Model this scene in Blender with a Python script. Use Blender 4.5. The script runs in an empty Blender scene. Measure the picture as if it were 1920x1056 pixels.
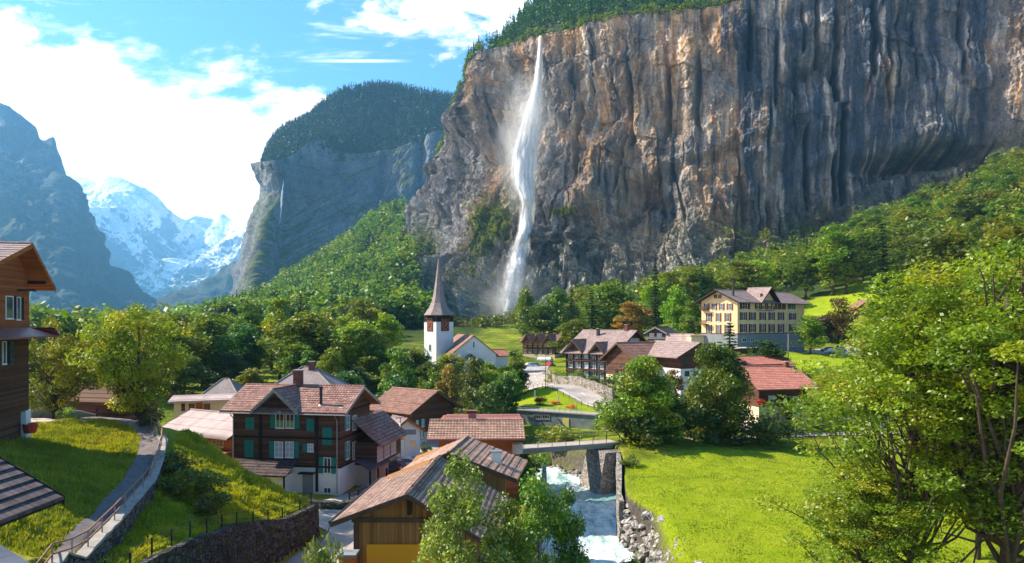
import bpy, math, random
import numpy as np
from mathutils import Vector, Matrix
rnd = random.Random(7)
scene = bpy.context.scene
COL = scene.collection
# ---------------------------------------------------------------- camera, world, sun, exposure
CAMZ, F = 22.0, 1400.0
cam = bpy.data.cameras.new("camera"); cam_ob = bpy.data.objects.new("camera", cam); COL.objects.link(cam_ob)
cam_ob.location = (0, 0, CAMZ); cam_ob.rotation_euler = (math.radians(90), 0, 0)
cam.sensor_width = 36; cam.lens = 36 * F / 1920; cam.shift_y = 72 / 1920
cam.clip_start = 0.5; cam.clip_end = 60000
scene.camera = cam_ob
SUN = Vector((-0.73, 0.19, 0.62)).normalized()
sun = bpy.data.lights.new("sun", 'SUN'); sun.energy = 5.0; sun.angle = math.radians(0.5); sun.color = (1, .88, .70)
sun_ob = bpy.data.objects.new("sun", sun); COL.objects.link(sun_ob)
sun_ob.rotation_euler = SUN.to_track_quat('Z', 'Y').to_euler()
SUN_EL = math.asin(SUN.z); SUN_ROT = math.atan2(SUN.x, SUN.y)
scene.view_settings.view_transform = 'Standard'; scene.view_settings.look = 'None'
scene.view_settings.exposure = 1.3; scene.view_settings.gamma = 1
scene.render.engine = 'CYCLES'
scene.cycles.max_bounces = 6; scene.cycles.transparent_max_bounces = 64; scene.cycles.volume_bounces = 2
scene.cycles.use_denoising = True
scene.cycles.sample_clamp_indirect = 4

class NT:
    """small node helper"""
    def __init__(s, tree): s.t = tree; s.n = tree.nodes; s.l = tree.links
    def new(s, typ, **kw):
        n = s.n.new(typ); ins = kw.pop('ins', {})
        for k, v in kw.items(): setattr(n, k, v)
        for k, v in ins.items(): s.set(n, k, v)
        return n
    def set(s, n, k, v):
        sock = n.inputs[k]
        if isinstance(v, bpy.types.NodeSocket): s.l.new(v, sock)
        elif hasattr(v, 'outputs'): s.l.new(v.outputs[0], sock)
        else: sock.default_value = v
    def math(s, op, a, b=0.0, c=None, clamp=False):
        n = s.n.new('ShaderNodeMath'); n.operation = op; n.use_clamp = clamp
        s.set(n, 0, a); s.set(n, 1, b)
        if c is not None: s.set(n, 2, c)
        return n.outputs[0]
    def mix(s, f, a, b, mode='MIX'):
        n = s.n.new('ShaderNodeMix'); n.data_type = 'RGBA'; n.blend_type = mode
        s.set(n, 'Factor', f)
        for k, v in ((6, a), (7, b)):
            if isinstance(v, tuple) and len(v) == 3: v = v + (1,)
            s.set(n, k, v)
        return n.outputs[2]
    def noise(s, vec, scale, detail=4, rough=.55, dist=0.0):
        n = s.n.new('ShaderNodeTexNoise'); s.set(n, 'Vector', vec)
        s.set(n, 'Scale', scale); s.set(n, 'Detail', detail); s.set(n, 'Roughness', rough); s.set(n, 'Distortion', dist)
        return n.outputs[0]
    def ramp(s, f, stops, interp='LINEAR'):
        n = s.n.new('ShaderNodeValToRGB'); s.set(n, 0, f); cr = n.color_ramp; cr.interpolation = interp
        while len(cr.elements) < len(stops): cr.elements.new(.5)
        for e, (p, c) in zip(cr.elements, stops):
            e.position = p; e.color = c if len(c) == 4 else tuple(c) + (1,)
        return n.outputs[0]
    def smooth(s, x, a, b):
        n = s.n.new('ShaderNodeMapRange'); n.interpolation_type = 'SMOOTHSTEP'
        s.set(n, 0, x); s.set(n, 1, a); s.set(n, 2, b); return n.outputs[0]
    def mapping(s, vec, scale=(1, 1, 1), loc=(0, 0, 0)):
        n = s.n.new('ShaderNodeMapping'); s.set(n, 0, vec); n.inputs['Scale'].default_value = scale; n.inputs['Location'].default_value = loc
        return n.outputs[0]

# world: Nishita sky with a real-looking cloud bank in fixed world directions
world = bpy.data.worlds.new("World"); scene.world = world; world.use_nodes = True
w = NT(world.node_tree); w.n.clear()
sky = w.new('ShaderNodeTexSky', sky_type='NISHITA', sun_disc=False, sun_elevation=SUN_EL, sun_rotation=SUN_ROT, altitude=800, air_density=1.0, dust_density=0.6, ozone_density=2.5)
skyc = w.mix(1.0, sky.outputs[0], (0.34, .66, .82), 'MULTIPLY')
tc = w.new('ShaderNodeTexCoord'); sep = w.new('ShaderNodeSeparateXYZ', ins={0: tc.outputs['Generated']})
yy = w.math('MAXIMUM', sep.outputs[1], 0.05)
X = w.math('DIVIDE', sep.outputs[0], yy); Z = w.math('DIVIDE', sep.outputs[2], yy)
cv = w.new('ShaderNodeCombineXYZ', ins={0: X, 1: w.math('MULTIPLY', Z, 1.8)}).outputs[0]
n1 = w.noise(cv, 5.0, 7, .6, .3); n2 = w.noise(cv, 16.0, 6, .62, .2); n3 = w.noise(cv, 2.2, 3, .5)
# bank sloping down to the right
line = w.math('MULTIPLY_ADD', w.math('ADD', X, .643), -.335, .418)
bank = w.math('SUBTRACT', line, Z)
bank = w.math('ADD', bank, w.math('MULTIPLY', w.math('SUBTRACT', n1, .5), .30))
bank = w.math('ADD', bank, w.math('MULTIPLY', w.math('SUBTRACT', n2, .5), .14))
bank = w.smooth(bank, -.012, .055)
bank = w.math('MULTIPLY', bank, w.smooth(X, .35, .05))
# second cloud at the upper middle
dx = w.math('DIVIDE', w.math('ADD', X, .03), .22); dz = w.math('DIVIDE', w.math('SUBTRACT', Z, .44), .085)
rr = w.math('ADD', w.math('MULTIPLY', dx, dx), w.math('MULTIPLY', dz, dz))
c2 = w.math('ADD', w.math('SUBTRACT', 1.0, rr), w.math('MULTIPLY', w.math('SUBTRACT', n2, .5), 4.2))
c2 = w.smooth(c2, 0.0, 1.1)
# thin wisps anywhere
wv = w.mapping(cv, (1, 3.2, 1)); wn = w.noise(wv, 6, 6, .65, .5)
wisp = w.math('MULTIPLY', w.smooth(wn, .54, .80), .55)
# contrail
ct = w.math('ABSOLUTE', w.math('SUBTRACT', Z, w.math('MULTIPLY_ADD', X, .0, .3468)))
ct = w.math('MULTIPLY', w.smooth(ct, .0032, .0006), w.math('MULTIPLY', w.smooth(X, -.30, -.22), w.smooth(X, -.125, -.19)))
ct = w.math('MULTIPLY', ct, .5)
cm = w.math('MAXIMUM', w.math('MAXIMUM', bank, c2), w.math('MAXIMUM', wisp, ct))
cloudc = w.mix(w.smooth(w.noise(cv, 9, 5, .6), .3, .7), (12.5, 11.0, 10.2), (13.5, 12, 11))
final = w.mix(cm, skyc, cloudc)
bg = w.new('ShaderNodeBackground', ins={0: final, 1: 0.1})
wo = w.new('ShaderNodeOutputWorld', ins={0: bg.outputs[0]})

# ---------------------------------------------------------------- helpers
def P(px, py, d): return Vector(((px - 960) / F * d, d, CAMZ + (600 - py) / F * d))
def Pz(px, z, d): return Vector(((px - 960) / F * d, d, z))
_pr = np.random.RandomState(11); _perm = _pr.permutation(256); _perm = np.concatenate([_perm, _perm])
_g = _pr.normal(size=(256, 3)); _g /= np.linalg.norm(_g, axis=1)[:, None]
def perlin(x, y, z):
    x = np.asarray(x, float); y = np.asarray(y, float) + 0 * x; z = np.asarray(z, float) + 0 * x
    xi = np.floor(x).astype(int); yi = np.floor(y).astype(int); zi = np.floor(z).astype(int)
    xf = x - xi; yf = y - yi; zf = z - zi
    u = xf * xf * xf * (xf * (xf * 6 - 15) + 10); v = yf * yf * yf * (yf * (yf * 6 - 15) + 10); t = zf * zf * zf * (zf * (zf * 6 - 15) + 10)
    xi &= 255; yi &= 255; zi &= 255
    def gr(a, b, c):
        h = _perm[_perm[_perm[(xi + a) & 255] + ((yi + b) & 255)] + ((zi + c) & 255)]
        g = _g[h]; return g[..., 0] * (xf - a) + g[..., 1] * (yf - b) + g[..., 2] * (zf - c)
    x00 = gr(0, 0, 0) * (1 - u) + gr(1, 0, 0) * u; x10 = gr(0, 1, 0) * (1 - u) + gr(1, 1, 0) * u
    x01 = gr(0, 0, 1) * (1 - u) + gr(1, 0, 1) * u; x11 = gr(0, 1, 1) * (1 - u) + gr(1, 1, 1) * u
    return ((x00 * (1 - v) + x10 * v) * (1 - t) + (x01 * (1 - v) + x11 * v) * t) * 1.6
def fbm(x, y, z, o=5, g=.5, lac=2.03):
    s = 0; a = 1.0; f = 1.0
    for k in range(o):
        s = s + a * perlin(x * f + 17.3 * k, y * f + 3.1 * k, z * f + 9.7 * k); a *= g; f *= lac
    return s
def ridged(x, y, z, o=5, g=.5):
    s = 0; a = 1.0; f = 1.0
    for k in range(o):
        s = s + a * (1 - 2 * np.abs(perlin(x * f + 7.3 * k, y * f, z * f + 5.1 * k))); a *= g; f *= 2.1
    return s
def sstep(a, b, x):
    t = np.clip((x - a) / (b - a), 0, 1); return t * t * (3 - 2 * t)

def tag(o, label=None, cat=None, group=None, kind=None):
    if label: o['label'] = label
    if cat: o['category'] = cat
    if group: o['group'] = group
    if kind: o['kind'] = kind
    return o
def empty(name, loc=(0, 0, 0), rz=0.0, **kw):
    o = bpy.data.objects.new(name, None); COL.objects.link(o); o.location = loc; o.rotation_euler = (0, 0, rz)
    o.empty_display_size = .2
    return tag(o, **kw)
def link(name, me, parent=None, mat=None, **kw):
    o = bpy.data.objects.new(name, me); COL.objects.link(o)
    if parent is not None: o.parent = parent
    if mat is not None and not me.materials: me.materials.append(mat)
    return tag(o, **kw)
def np_mesh(name, V, Q, smooth=True, uv=None, col=None):
    """V (n,3), Q (m,k) equal-sided faces"""
    me = bpy.data.meshes.new(name); V = np.asarray(V, np.float32); Q = np.asarray(Q, np.int32)
    m, k = Q.shape
    me.vertices.add(len(V)); me.vertices.foreach_set('co', V.ravel())
    me.loops.add(m * k); me.loops.foreach_set('vertex_index', Q.ravel())
    me.polygons.add(m); me.polygons.foreach_set('loop_start', np.arange(0, m * k, k, dtype=np.int32))
    me.polygons.foreach_set('loop_total', np.full(m, k, np.int32))
    me.polygons.foreach_set('use_smooth', np.full(m, smooth))
    if uv is not None:
        l = me.uv_layers.new(name='UVMap'); l.data.foreach_set('uv', np.asarray(uv, np.float32)[Q.ravel()].ravel())
    if col is not None:
        a = me.color_attributes.new('col', 'FLOAT_COLOR', 'POINT')
        c = np.ones((len(V), 4), np.float32); c[:, :col.shape[1]] = col; a.data.foreach_set('color', c.ravel())
    me.update(calc_edges=True); return me
def grid_faces(R, C):
    i = np.arange(R - 1)[:, None] * C + np.arange(C - 1)[None, :]; i = i.ravel()
    return np.stack([i, i + 1, i + C + 1, i + C], 1)

class MB:
    """collects polygons, links them as one mesh; planar UVs in metres"""
    def __init__(s): s.v = []; s.f = []
    def poly(s, pts):
        b = len(s.v); s.v += [Vector(p) for p in pts]; s.f.append(list(range(b, b + len(pts)))); return s
    def box(s, x0, y0, z0, x1, y1, z1, M=None):
        b = len(s.v); c = [(x0, y0, z0), (x1, y0, z0), (x1, y1, z0), (x0, y1, z0), (x0, y0, z1), (x1, y0, z1), (x1, y1, z1), (x0, y1, z1)]
        s.v += [(M @ Vector(p)) if M else Vector(p) for p in c]
        s.f += [[b + i for i in q] for q in ((3, 2, 1, 0), (4, 5, 6, 7), (0, 1, 5, 4), (1, 2, 6, 5), (2, 3, 7, 6), (3, 0, 4, 7))]; return s
    def hexa(s, c):   # 8 corners: bottom 4 ccw, top 4 ccw
        b = len(s.v); s.v += [Vector(p) for p in c]
        s.f += [[b + i for i in q] for q in ((3, 2, 1, 0), (4, 5, 6, 7), (0, 1, 5, 4), (1, 2, 6, 5), (2, 3, 7, 6), (3, 0, 4, 7))]; return s
    def prism(s, pts, off):  # polygon extruded by vector
        off = Vector(off); n = len(pts); a = [Vector(p) for p in pts]; c = [p + off for p in a]
        s.poly(a); s.poly(c[::-1])
        for i in range(n): s.poly([a[i], c[i], c[(i + 1) % n], a[(i + 1) % n]])
        return s
    def beam(s, p, q, w_, h_):
        p = Vector(p); q = Vector(q); d = (q - p).normalized(); up = Vector((0, 0, 1))
        if abs(d.z) > .95: up = Vector((1, 0, 0))
        x = d.cross(up).normalized() * w_ / 2; z = x.cross(d).normalized() * h_ / 2
        return s.hexa([p - x - z, p + x - z, q + x - z, q - x - z, p - x + z, p + x + z, q + x + z, q - x + z])
    def tube(s, pts, rad, n=8, cap=True):
        pts = [Vector(p) for p in pts]; N = len(pts); b = len(s.v)
        if not hasattr(rad, '__len__'): rad = [rad] * N
        for i, p in enumerate(pts):
            d = (pts[min(i + 1, N - 1)] - pts[max(i - 1, 0)]).normalized()
            a = Vector((0, 0, 1)) if abs(d.z) < .9 else Vector((1, 0, 0))
            x = d.cross(a).normalized(); y = d.cross(x)
            for k in range(n):
                t = 2 * math.pi * k / n; s.v.append(p + (x * math.cos(t) + y * math.sin(t)) * rad[i])
        for i in range(N - 1):
            for k in range(n):
                k2 = (k + 1) % n; s.f.append([b + i * n + k, b + i * n + k2, b + (i + 1) * n + k2, b + (i + 1) * n + k])
        if cap: s.f.append([b + k for k in range(n)][::-1]); s.f.append([b + (N - 1) * n + k for k in range(n)])
        return s
    def lathe(s, prof, c=(0, 0, 0), n=16, a0=0.0):
        b = len(s.v); c = Vector(c)
        for r, z in prof:
            for k in range(n):
                t = a0 + 2 * math.pi * k / n; s.v.append(c + Vector((r * math.cos(t), r * math.sin(t), z)))
        for i in range(len(prof) - 1):
            for k in range(n):
                k2 = (k + 1) % n; s.f.append([b + i * n + k, b + i * n + k2, b + (i + 1) * n + k2, b + (i + 1) * n + k])
        return s
    def mesh(s, name, smooth=False):
        me = bpy.data.meshes.new(name); me.from_pydata([tuple(v) for v in s.v], [], s.f)
        uvl = me.uv_layers.new(name='UVMap'); data = []
        for p in me.polygons:
            n = p.normal
            u = Vector((0, 0, 1)).cross(n)
            u = Vector((1, 0, 0)) if u.length < .05 else u.normalized()
            v = n.cross(u)
            for vi in p.vertices:
                co = me.vertices[vi].co; data += [co.dot(u), co.dot(v)]
        uvl.data.foreach_set('uv', data)
        if smooth: me.polygons.foreach_set('use_smooth', [True] * len(me.polygons))
        return me
    def build(s, name, mat, parent=None, smooth=False, **kw):
        return link(name, s.mesh(name, smooth), parent, mat, **kw)
def copy_tree(o, parent=None):
    c = o.copy(); COL.objects.link(c); c.parent = parent
    for ch in [x for x in KIDS.get(o, [])] or list(o.children): copy_tree(ch, c)
    return c
KIDS = {}
# ---------------------------------------------------------------- materials
def mat(name):
    m = bpy.data.materials.new(name); m.use_nodes = True; t = NT(m.node_tree)
    return m, t, t.n['Principled BSDF']
def simple(name, c, rough=.8, var=.25, scale=3.0, bump=.1, metal=0.0, spec=.3, emit=None):
    m, t, b = mat(name); tc_ = t.new('ShaderNodeTexCoord').outputs['Object']
    n = t.noise(tc_, scale, 5, .6)
    k = t.ramp(n, [(.25, (1 - var,) * 3), (.75, (1 + var,) * 3)])
    t.set(b, 'Base Color', t.mix(1.0, tuple(c), k, 'MULTIPLY'))
    b.inputs['Roughness'].default_value = rough; b.inputs['Metallic'].default_value = metal; b.inputs['Specular IOR Level'].default_value = spec
    if bump:
        bp = t.new('ShaderNodeBump', ins={'Height': t.noise(tc_, scale * 4, 4, .6), 'Strength': bump, 'Distance': .05}); t.set(b, 'Normal', bp.outputs[0])
    return m
def planks(name, c1, c2, width=.16, vertical=False, rough=.75, gap=.35):
    """timber boards in UV metres, horizontal by default"""
    m, t, b = mat(name); uv = t.new('ShaderNodeUVMap').outputs[0]; s = t.new('ShaderNodeSeparateXYZ', ins={0: uv})
    a = s.outputs[0] if vertical else s.outputs[1]; o = s.outputs[1] if vertical else s.outputs[0]
    q = t.math('DIVIDE', a, width); fl = t.math('FLOOR', q); fr = t.math('SUBTRACT', q, fl)
    wn = t.new('ShaderNodeTexWhiteNoise', noise_dimensions='1D', ins={'W': fl}).outputs[0]
    cvv = t.new('ShaderNodeCombineXYZ', ins={0: t.math('MULTIPLY', o, 1.3), 1: t.math('MULTIPLY', a, 12.0), 2: fl}).outputs[0]
    g = t.noise(cvv, 1.0, 5, .65)
    st = t.noise(uv, .55, 4, .6)
    f = t.math('ADD', t.math('MULTIPLY', wn, .35), t.math('MULTIPLY', g, .45)); f = t.math('ADD', f, t.math('MULTIPLY', st, .35))
    c = t.ramp(f, [(.3, c1), (.8, c2)])
    e = t.math('MINIMUM', fr, t.math('SUBTRACT', 1.0, fr)); e = t.smooth(e, 0.0, .08)
    c = t.mix(1.0, c, t.ramp(e, [(0, (gap,) * 3), (1, (1, 1, 1))]), 'MULTIPLY')
    t.set(b, 'Base Color', c); b.inputs['Roughness'].default_value = rough; b.inputs['Specular IOR Level'].default_value = .2
    bp = t.new('ShaderNodeBump', ins={'Height': t.math('ADD', e, t.math('MULTIPLY', g, .5)), 'Strength': .5, 'Distance': .03}); t.set(b, 'Normal', bp.outputs[0])
    return m
def tiles(name, c1, c2, w_=.26, h_=.36, rough=.7, patch=None, bump=.9, lichen=.0):
    m, t, b = mat(name); uv = t.new('ShaderNodeUVMap').outputs[0]
    br = t.new('ShaderNodeTexBrick', ins={'Vector': uv, 'Scale': 1.0, 'Mortar Size': .012, 'Brick Width': w_, 'Row Height': h_, 'Color1': (0, 0, 0, 1), 'Color2': (1, 1, 1, 1), 'Mortar': (.5, .5, .5, 1), 'Mortar Smooth': .1})
    br.offset = .5
    s = t.new('ShaderNodeSeparateXYZ', ins={0: uv})
    qv = t.math('FRACT', t.math('DIVIDE', s.outputs[1], h_))
    n = t.noise(uv, .6, 6, .65); n2 = t.noise(uv, 5.0, 3, .6)
    f = t.math('ADD', t.math('MULTIPLY', br.outputs[0], .35), t.math('ADD', t.math('MULTIPLY_ADD', n, .95, -.2), t.math('MULTIPLY', n2, .2)))
    c = t.ramp(f, [(.25, c1), (.8, c2)])
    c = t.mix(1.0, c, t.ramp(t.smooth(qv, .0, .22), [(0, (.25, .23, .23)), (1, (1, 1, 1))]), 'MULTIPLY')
    c = t.mix(t.math('MULTIPLY', br.outputs[1], .6), c, (.02, .015, .015))
    if patch: c = t.mix(t.smooth(t.noise(t.mapping(uv, (1, 2.2, 1)), .9, 3, .5), .66, .70), c, patch)
    if lichen: c = t.mix(t.math('MULTIPLY', t.smooth(t.noise(uv, 2.6, 6, .7), .55, .75), lichen), c, (.25, .25, .10))
    t.set(b, 'Base Color', c); b.inputs['Roughness'].default_value = rough; b.inputs['Specular IOR Level'].default_value = .35
    colw = t.math('ABSOLUTE', t.math('SINE', t.math('MULTIPLY', s.outputs[0], math.pi / w_)))
    hh = t.math('ADD', t.math('MULTIPLY', t.math('SUBTRACT', 1.0, qv), 1.0), t.math('MULTIPLY', colw, .6))
    hh = t.math('SUBTRACT', hh, br.outputs[1])
    bp = t.new('ShaderNodeBump', ins={'Height': hh, 'Strength': bump, 'Distance': .06}); t.set(b, 'Normal', bp.outputs[0])
    return m
def stone(name, c1, c2, scale=2.2, mortar=(.08, .075, .07), bump=1.0, moss=0.0, stretch=1.6):
    m, t, b = mat(name); uv = t.new('ShaderNodeTexCoord').outputs['Object']; uv = t.mapping(uv, (1, 1, stretch))
    uv = t.mix(.06, uv, t.new('ShaderNodeTexNoise', ins={'Vector': uv, 'Scale': 3.0}).outputs[1], 'ADD')
    vo = t.new('ShaderNodeTexVoronoi', ins={'Vector': uv, 'Scale': scale}); ve = t.new('ShaderNodeTexVoronoi', feature='DISTANCE_TO_EDGE', ins={'Vector': uv, 'Scale': scale})
    s = t.new('ShaderNodeSeparateColor', ins={0: vo.outputs[1]})
    n = t.noise(uv, scale * 4, 5, .7)
    f = t.math('ADD', t.math('MULTIPLY', s.outputs[0], .6), t.math('MULTIPLY', n, .5))
    c = t.ramp(f, [(.2, c1), (.85, c2)]); e = t.smooth(ve.outputs[0], .0, .09)
    c = t.mix(e, mortar, c)
    if moss: c = t.mix(t.math('MULTIPLY', t.smooth(t.noise(uv, .8, 5, .65), .48, .62), moss), c, (.06, .085, .015))
    t.set(b, 'Base Color', c); b.inputs['Roughness'].default_value = .9; b.inputs['Specular IOR Level'].default_value = .2
    bp = t.new('ShaderNodeBump', ins={'Height': t.math('ADD', t.math('MULTIPLY', e, 1.0), t.math('MULTIPLY', n, .5)), 'Strength': bump, 'Distance': .12}); t.set(b, 'Normal', bp.outputs[0])
    return m
def glass(name, c=(.03, .04, .05)):
    m, t, b = mat(name); tc_ = t.new('ShaderNodeTexCoord').outputs['Object']
    t.set(b, 'Base Color', t.ramp(t.noise(tc_, 1.5, 2), [(.4, c), (.6, tuple(x * 2.2 for x in c))])); b.inputs['Roughness'].default_value = .08; b.inputs['Specular IOR Level'].default_value = .6
    return m
def foliage(name, c_lo, c_hi, trans=.35, objvar=.35, hue=.02):
    """leaf clumps keep their own tint in the colour attribute"""
    m, t, b = mat(name); at = t.new('ShaderNodeAttribute', attribute_name='col').outputs[0]
    s = t.new('ShaderNodeSeparateColor', ins={0: at}); oi = t.new('ShaderNodeObjectInfo')
    c = t.mix(s.outputs[0], c_lo, c_hi)
    c = t.mix(t.math('MULTIPLY', s.outputs[1], .7), c, (c_hi[0] * 2.0, c_hi[1] * 1.15, c_hi[2] * .8))
    hs = t.new('ShaderNodeHueSaturation', ins={'Color': c, 'Hue': t.math('MULTIPLY_ADD', oi.outputs['Random'], hue * 2, .5 - hue), 'Value': t.math('MULTIPLY_ADD', oi.outputs['Random'], objvar * 2, 1 - objvar)})
    c = t.mix(1.0, hs.outputs[0], oi.outputs['Color'], 'MULTIPLY')
    t.n.remove(b)
    d = t.new('ShaderNodeBsdfDiffuse', ins={0: c}); tr = t.new('ShaderNodeBsdfTranslucent', ins={0: t.mix(1.0, c, (1.25, 1.3, .5), 'MULTIPLY')})
    gl = t.new('ShaderNodeBsdfGlossy', ins={0: (.9, .95, .9, 1), 'Roughness': .5})
    a = t.new('ShaderNodeMixShader', ins={0: trans, 1: d.outputs[0], 2: tr.outputs[0]})
    a2 = t.new('ShaderNodeMixShader', ins={0: .04, 1: a.outputs[0], 2: gl.outputs[0]})
    t.l.new(a2.outputs[0], t.n['Material Output'].inputs[0]); return m

M = {}
M['bark'] = simple('bark', (.075, .055, .04), .95, .4, 4, .6)
M['bark_grey'] = simple('bark_grey', (.13, .115, .09), .95, .35, 4, .6)
M['leaf'] = foliage('leaf_green', (.055, .115, .009), (.22, .31, .018))
M['leaf_maple'] = foliage('leaf_maple', (.07, .145, .006), (.29, .39, .014), .42, .0, .0)
M['leaf_yellow'] = foliage('leaf_yellow', (.12, .17, .01), (.32, .33, .018))
M['leaf_blue'] = foliage('leaf_bluegreen', (.035, .085, .022), (.085, .17, .04))
M['leaf_pale'] = foliage('leaf_pale', (.11, .18, .03), (.30, .38, .09))
M['leaf_rust'] = foliage('leaf_rust', (.17, .10, .02), (.33, .20, .05))
M['leaf_dark'] = foliage('leaf_dark', (.028, .055, .010), (.10, .15, .018))
M['needle'] = foliage('needle', (.012, .032, .010), (.035, .075, .014), .15)
M['flower'] = foliage('flower_orange', (.55, .08, .02), (.85, .22, .05), .2)
M['wood_dark'] = planks('timber_dark', (.045, .021, .014), (.19, .088, .055), .19, gap=.25)
M['wood_mid'] = planks('timber_brown', (.05, .022, .012), (.16, .07, .035), .2)
M['wood_red'] = planks('timber_red', (.24, .065, .02), (.46, .14, .045), .2, gap=.55)
M['wood_orange'] = planks('timber_orange', (.28, .08, .02), (.5, .17, .05), .2, gap=.6)
M['wood_garage'] = planks('timber_garage', (.20, .085, .02), (.42, .20, .06), .24, True, gap=.45)
M['wood_gold'] = planks('timber_gold', (.22, .11, .03), (.36, .19, .06), .2, gap=.6)
M['wood_grey'] = planks('timber_grey', (.24, .20, .18), (.46, .41, .37), .15)
M['beam'] = simple('beam_brown', (.10, .055, .035), .8, .3, 2, .2)
M['beam_dark'] = simple('beam_dark', (.022, .015, .012), .8, .3, 2, .2)
M['tile_red'] = tiles('tile_red', (.18, .075, .055), (.50, .275, .22), .34, .47, patch=(.6, .55, .5))
M['tile_brown'] = tiles('tile_brown', (.19, .085, .06), (.44, .23, .165), .3, .38)
M['tile_sun'] = tiles('tile_weathered', (.32, .165, .115), (.66, .41, .30), .34, .42, lichen=.4)
M['tile_dark'] = tiles('tile_dark', (.035, .025, .028), (.15, .10, .10), .34, .42)
M['tile_garage'] = tiles('tile_garage', (.17, .085, .06), (.52, .34, .26), .34, .42)
M['tile_slate'] = tiles('tile_slate', (.22, .155, .14), (.47, .34, .31), .3, .35, bump=.6)
M['tile_brick'] = tiles('tile_brick_red', (.48, .15, .10), (.75, .30, .21), .3, .38, bump=.6)
M['shingle'] = tiles('shingle', (.24, .18, .17), (.42, .33, .31), .16, .28, bump=.5)
M['metal_red'] = tiles('sheet_metal_red', (.25, .085, .07), (.36, .13, .11), 1.2, 9.0, .5, bump=.2)
M['metal_pink'] = tiles('sheet_metal_weathered', (.38, .27, .24), (.58, .43, .38), .9, 7.0, .5, bump=.3)
M['metal_dark'] = tiles('sheet_metal_dark', (.035, .035, .05), (.09, .085, .11), .8, 9.0, .35, bump=.2)
M['plaster'] = simple('plaster_white', (.74, .73, .72), .9, .10, .6, .1)
M['plaster_dirty'] = simple('plaster_weathered', (.50, .42, .36), .9, .2, .8, .1)
M['plaster_yellow'] = simple('plaster_yellow', (.76, .53, .30), .9, .08, .5, .1)
M['plaster_blue'] = simple('plaster_bluegrey', (.24, .26, .28), .9, .12, .5, .1)
M['plaster_cream'] = simple('plaster_cream', (.66, .55, .36), .9, .12, .5, .1)
M['concrete'] = simple('concrete', (.34, .31, .28), .9, .25, 1.2, .3)
M['concrete_blue'] = simple('concrete_mossy', (.20, .22, .21), .9, .4, 1.0, .4)
M['asphalt'] = simple('asphalt', (.24, .20, .18), .9, .22, .8, .15)
M['asphalt_pale'] = simple('asphalt_pale', (.40, .345, .31), .9, .32, .35, .15)
M['path_asphalt'] = simple('asphalt_path', (.17, .14, .14), .9, .3, 1.2, .3)
M['paint_white'] = simple('paint_white', (.8, .8, .78), .6, .05, 3, 0)
M['paint_teal'] = simple('paint_teal', (.02, .20, .17), .55, .2, 2, .05)
M['paint_green'] = simple('paint_green', (.02, .12, .09), .55, .2, 2, .05)
M['paint_maroon'] = simple('paint_maroon', (.11, .022, .02), .6, .2, 2, .05)
M['paint_brick'] = simple('paint_brick_red', (.16, .045, .03), .7, .2, 2, .05)
M['paint_red'] = simple('paint_red', (.55, .05, .03), .5, .1, 2, 0)
M['paint_orange'] = simple('paint_orange', (.75, .14, .03), .5, .1, 2, 0)
M['paint_yellow'] = simple('paint_ochre', (.85, .36, .012), .6, .03, .5, 0)
M['paint_lemon'] = simple('paint_lemon', (.72, .60, .18), .6, .05, 1, 0)
M['gold'] = simple('gilding', (.75, .5, .12), .4, .05, 2, 0, .6)
M['iron'] = simple('iron', (.05, .05, .055), .5, .2, 6, 0, .5)
M['galv'] = simple('galvanised_steel', (.34, .34, .36), .45, .15, 4, 0, .6)
M['rust'] = simple('rusty_steel', (.32, .17, .11), .6, .35, 5, .1, .2)
M['brick'] = stone('brick_chimney', (.12, .04, .03), (.30, .10, .08), 4.5, (.12, .10, .09), .5)
M['stone_wall'] = stone('stone_wall', (.05, .048, .05), (.24, .22, .21), 2.3, (.018, .018, .02), 1.0, .35)
M['stone_dark'] = stone('stone_wall_dark', (.035, .03, .032), (.13, .12, .12), 1.9, (.012, .012, .014), 1.0, .6)
M['stone_pale'] = stone('stone_wall_pale', (.24, .20, .18), (.52, .46, .41), 2.4, (.12, .10, .09), .9, .3)
M['rock'] = stone('riprap_rock', (.22, .20, .19), (.55, .51, .48), .8, (.2, .18, .17), .6, .0, 1.0)
M['glass'] = glass('window_glass'); M['curtain'] = simple('curtain', (.42, .44, .50), .6, .35, 5, .1)
M['curtain_green'] = simple('curtain_green', (.22, .30, .12), .6, .3, 5, .1)
M['rubber'] = simple('rubber', (.02, .02, .02), .8, .1, 5, 0)
M['car_white'] = simple('car_white', (.7, .7, .72), .25, .03, 1, 0, 0, .6)
M['car_blue'] = simple('car_blue', (.25, .33, .5), .25, .03, 1, 0, .3, .6)
M['car_dark'] = simple('car_dark', (.03, .035, .06), .25, .03, 1, 0, .3, .6)
M['car_red'] = simple('car_red', (.5, .04, .08), .25, .03, 1, 0, 0, .6)
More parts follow.
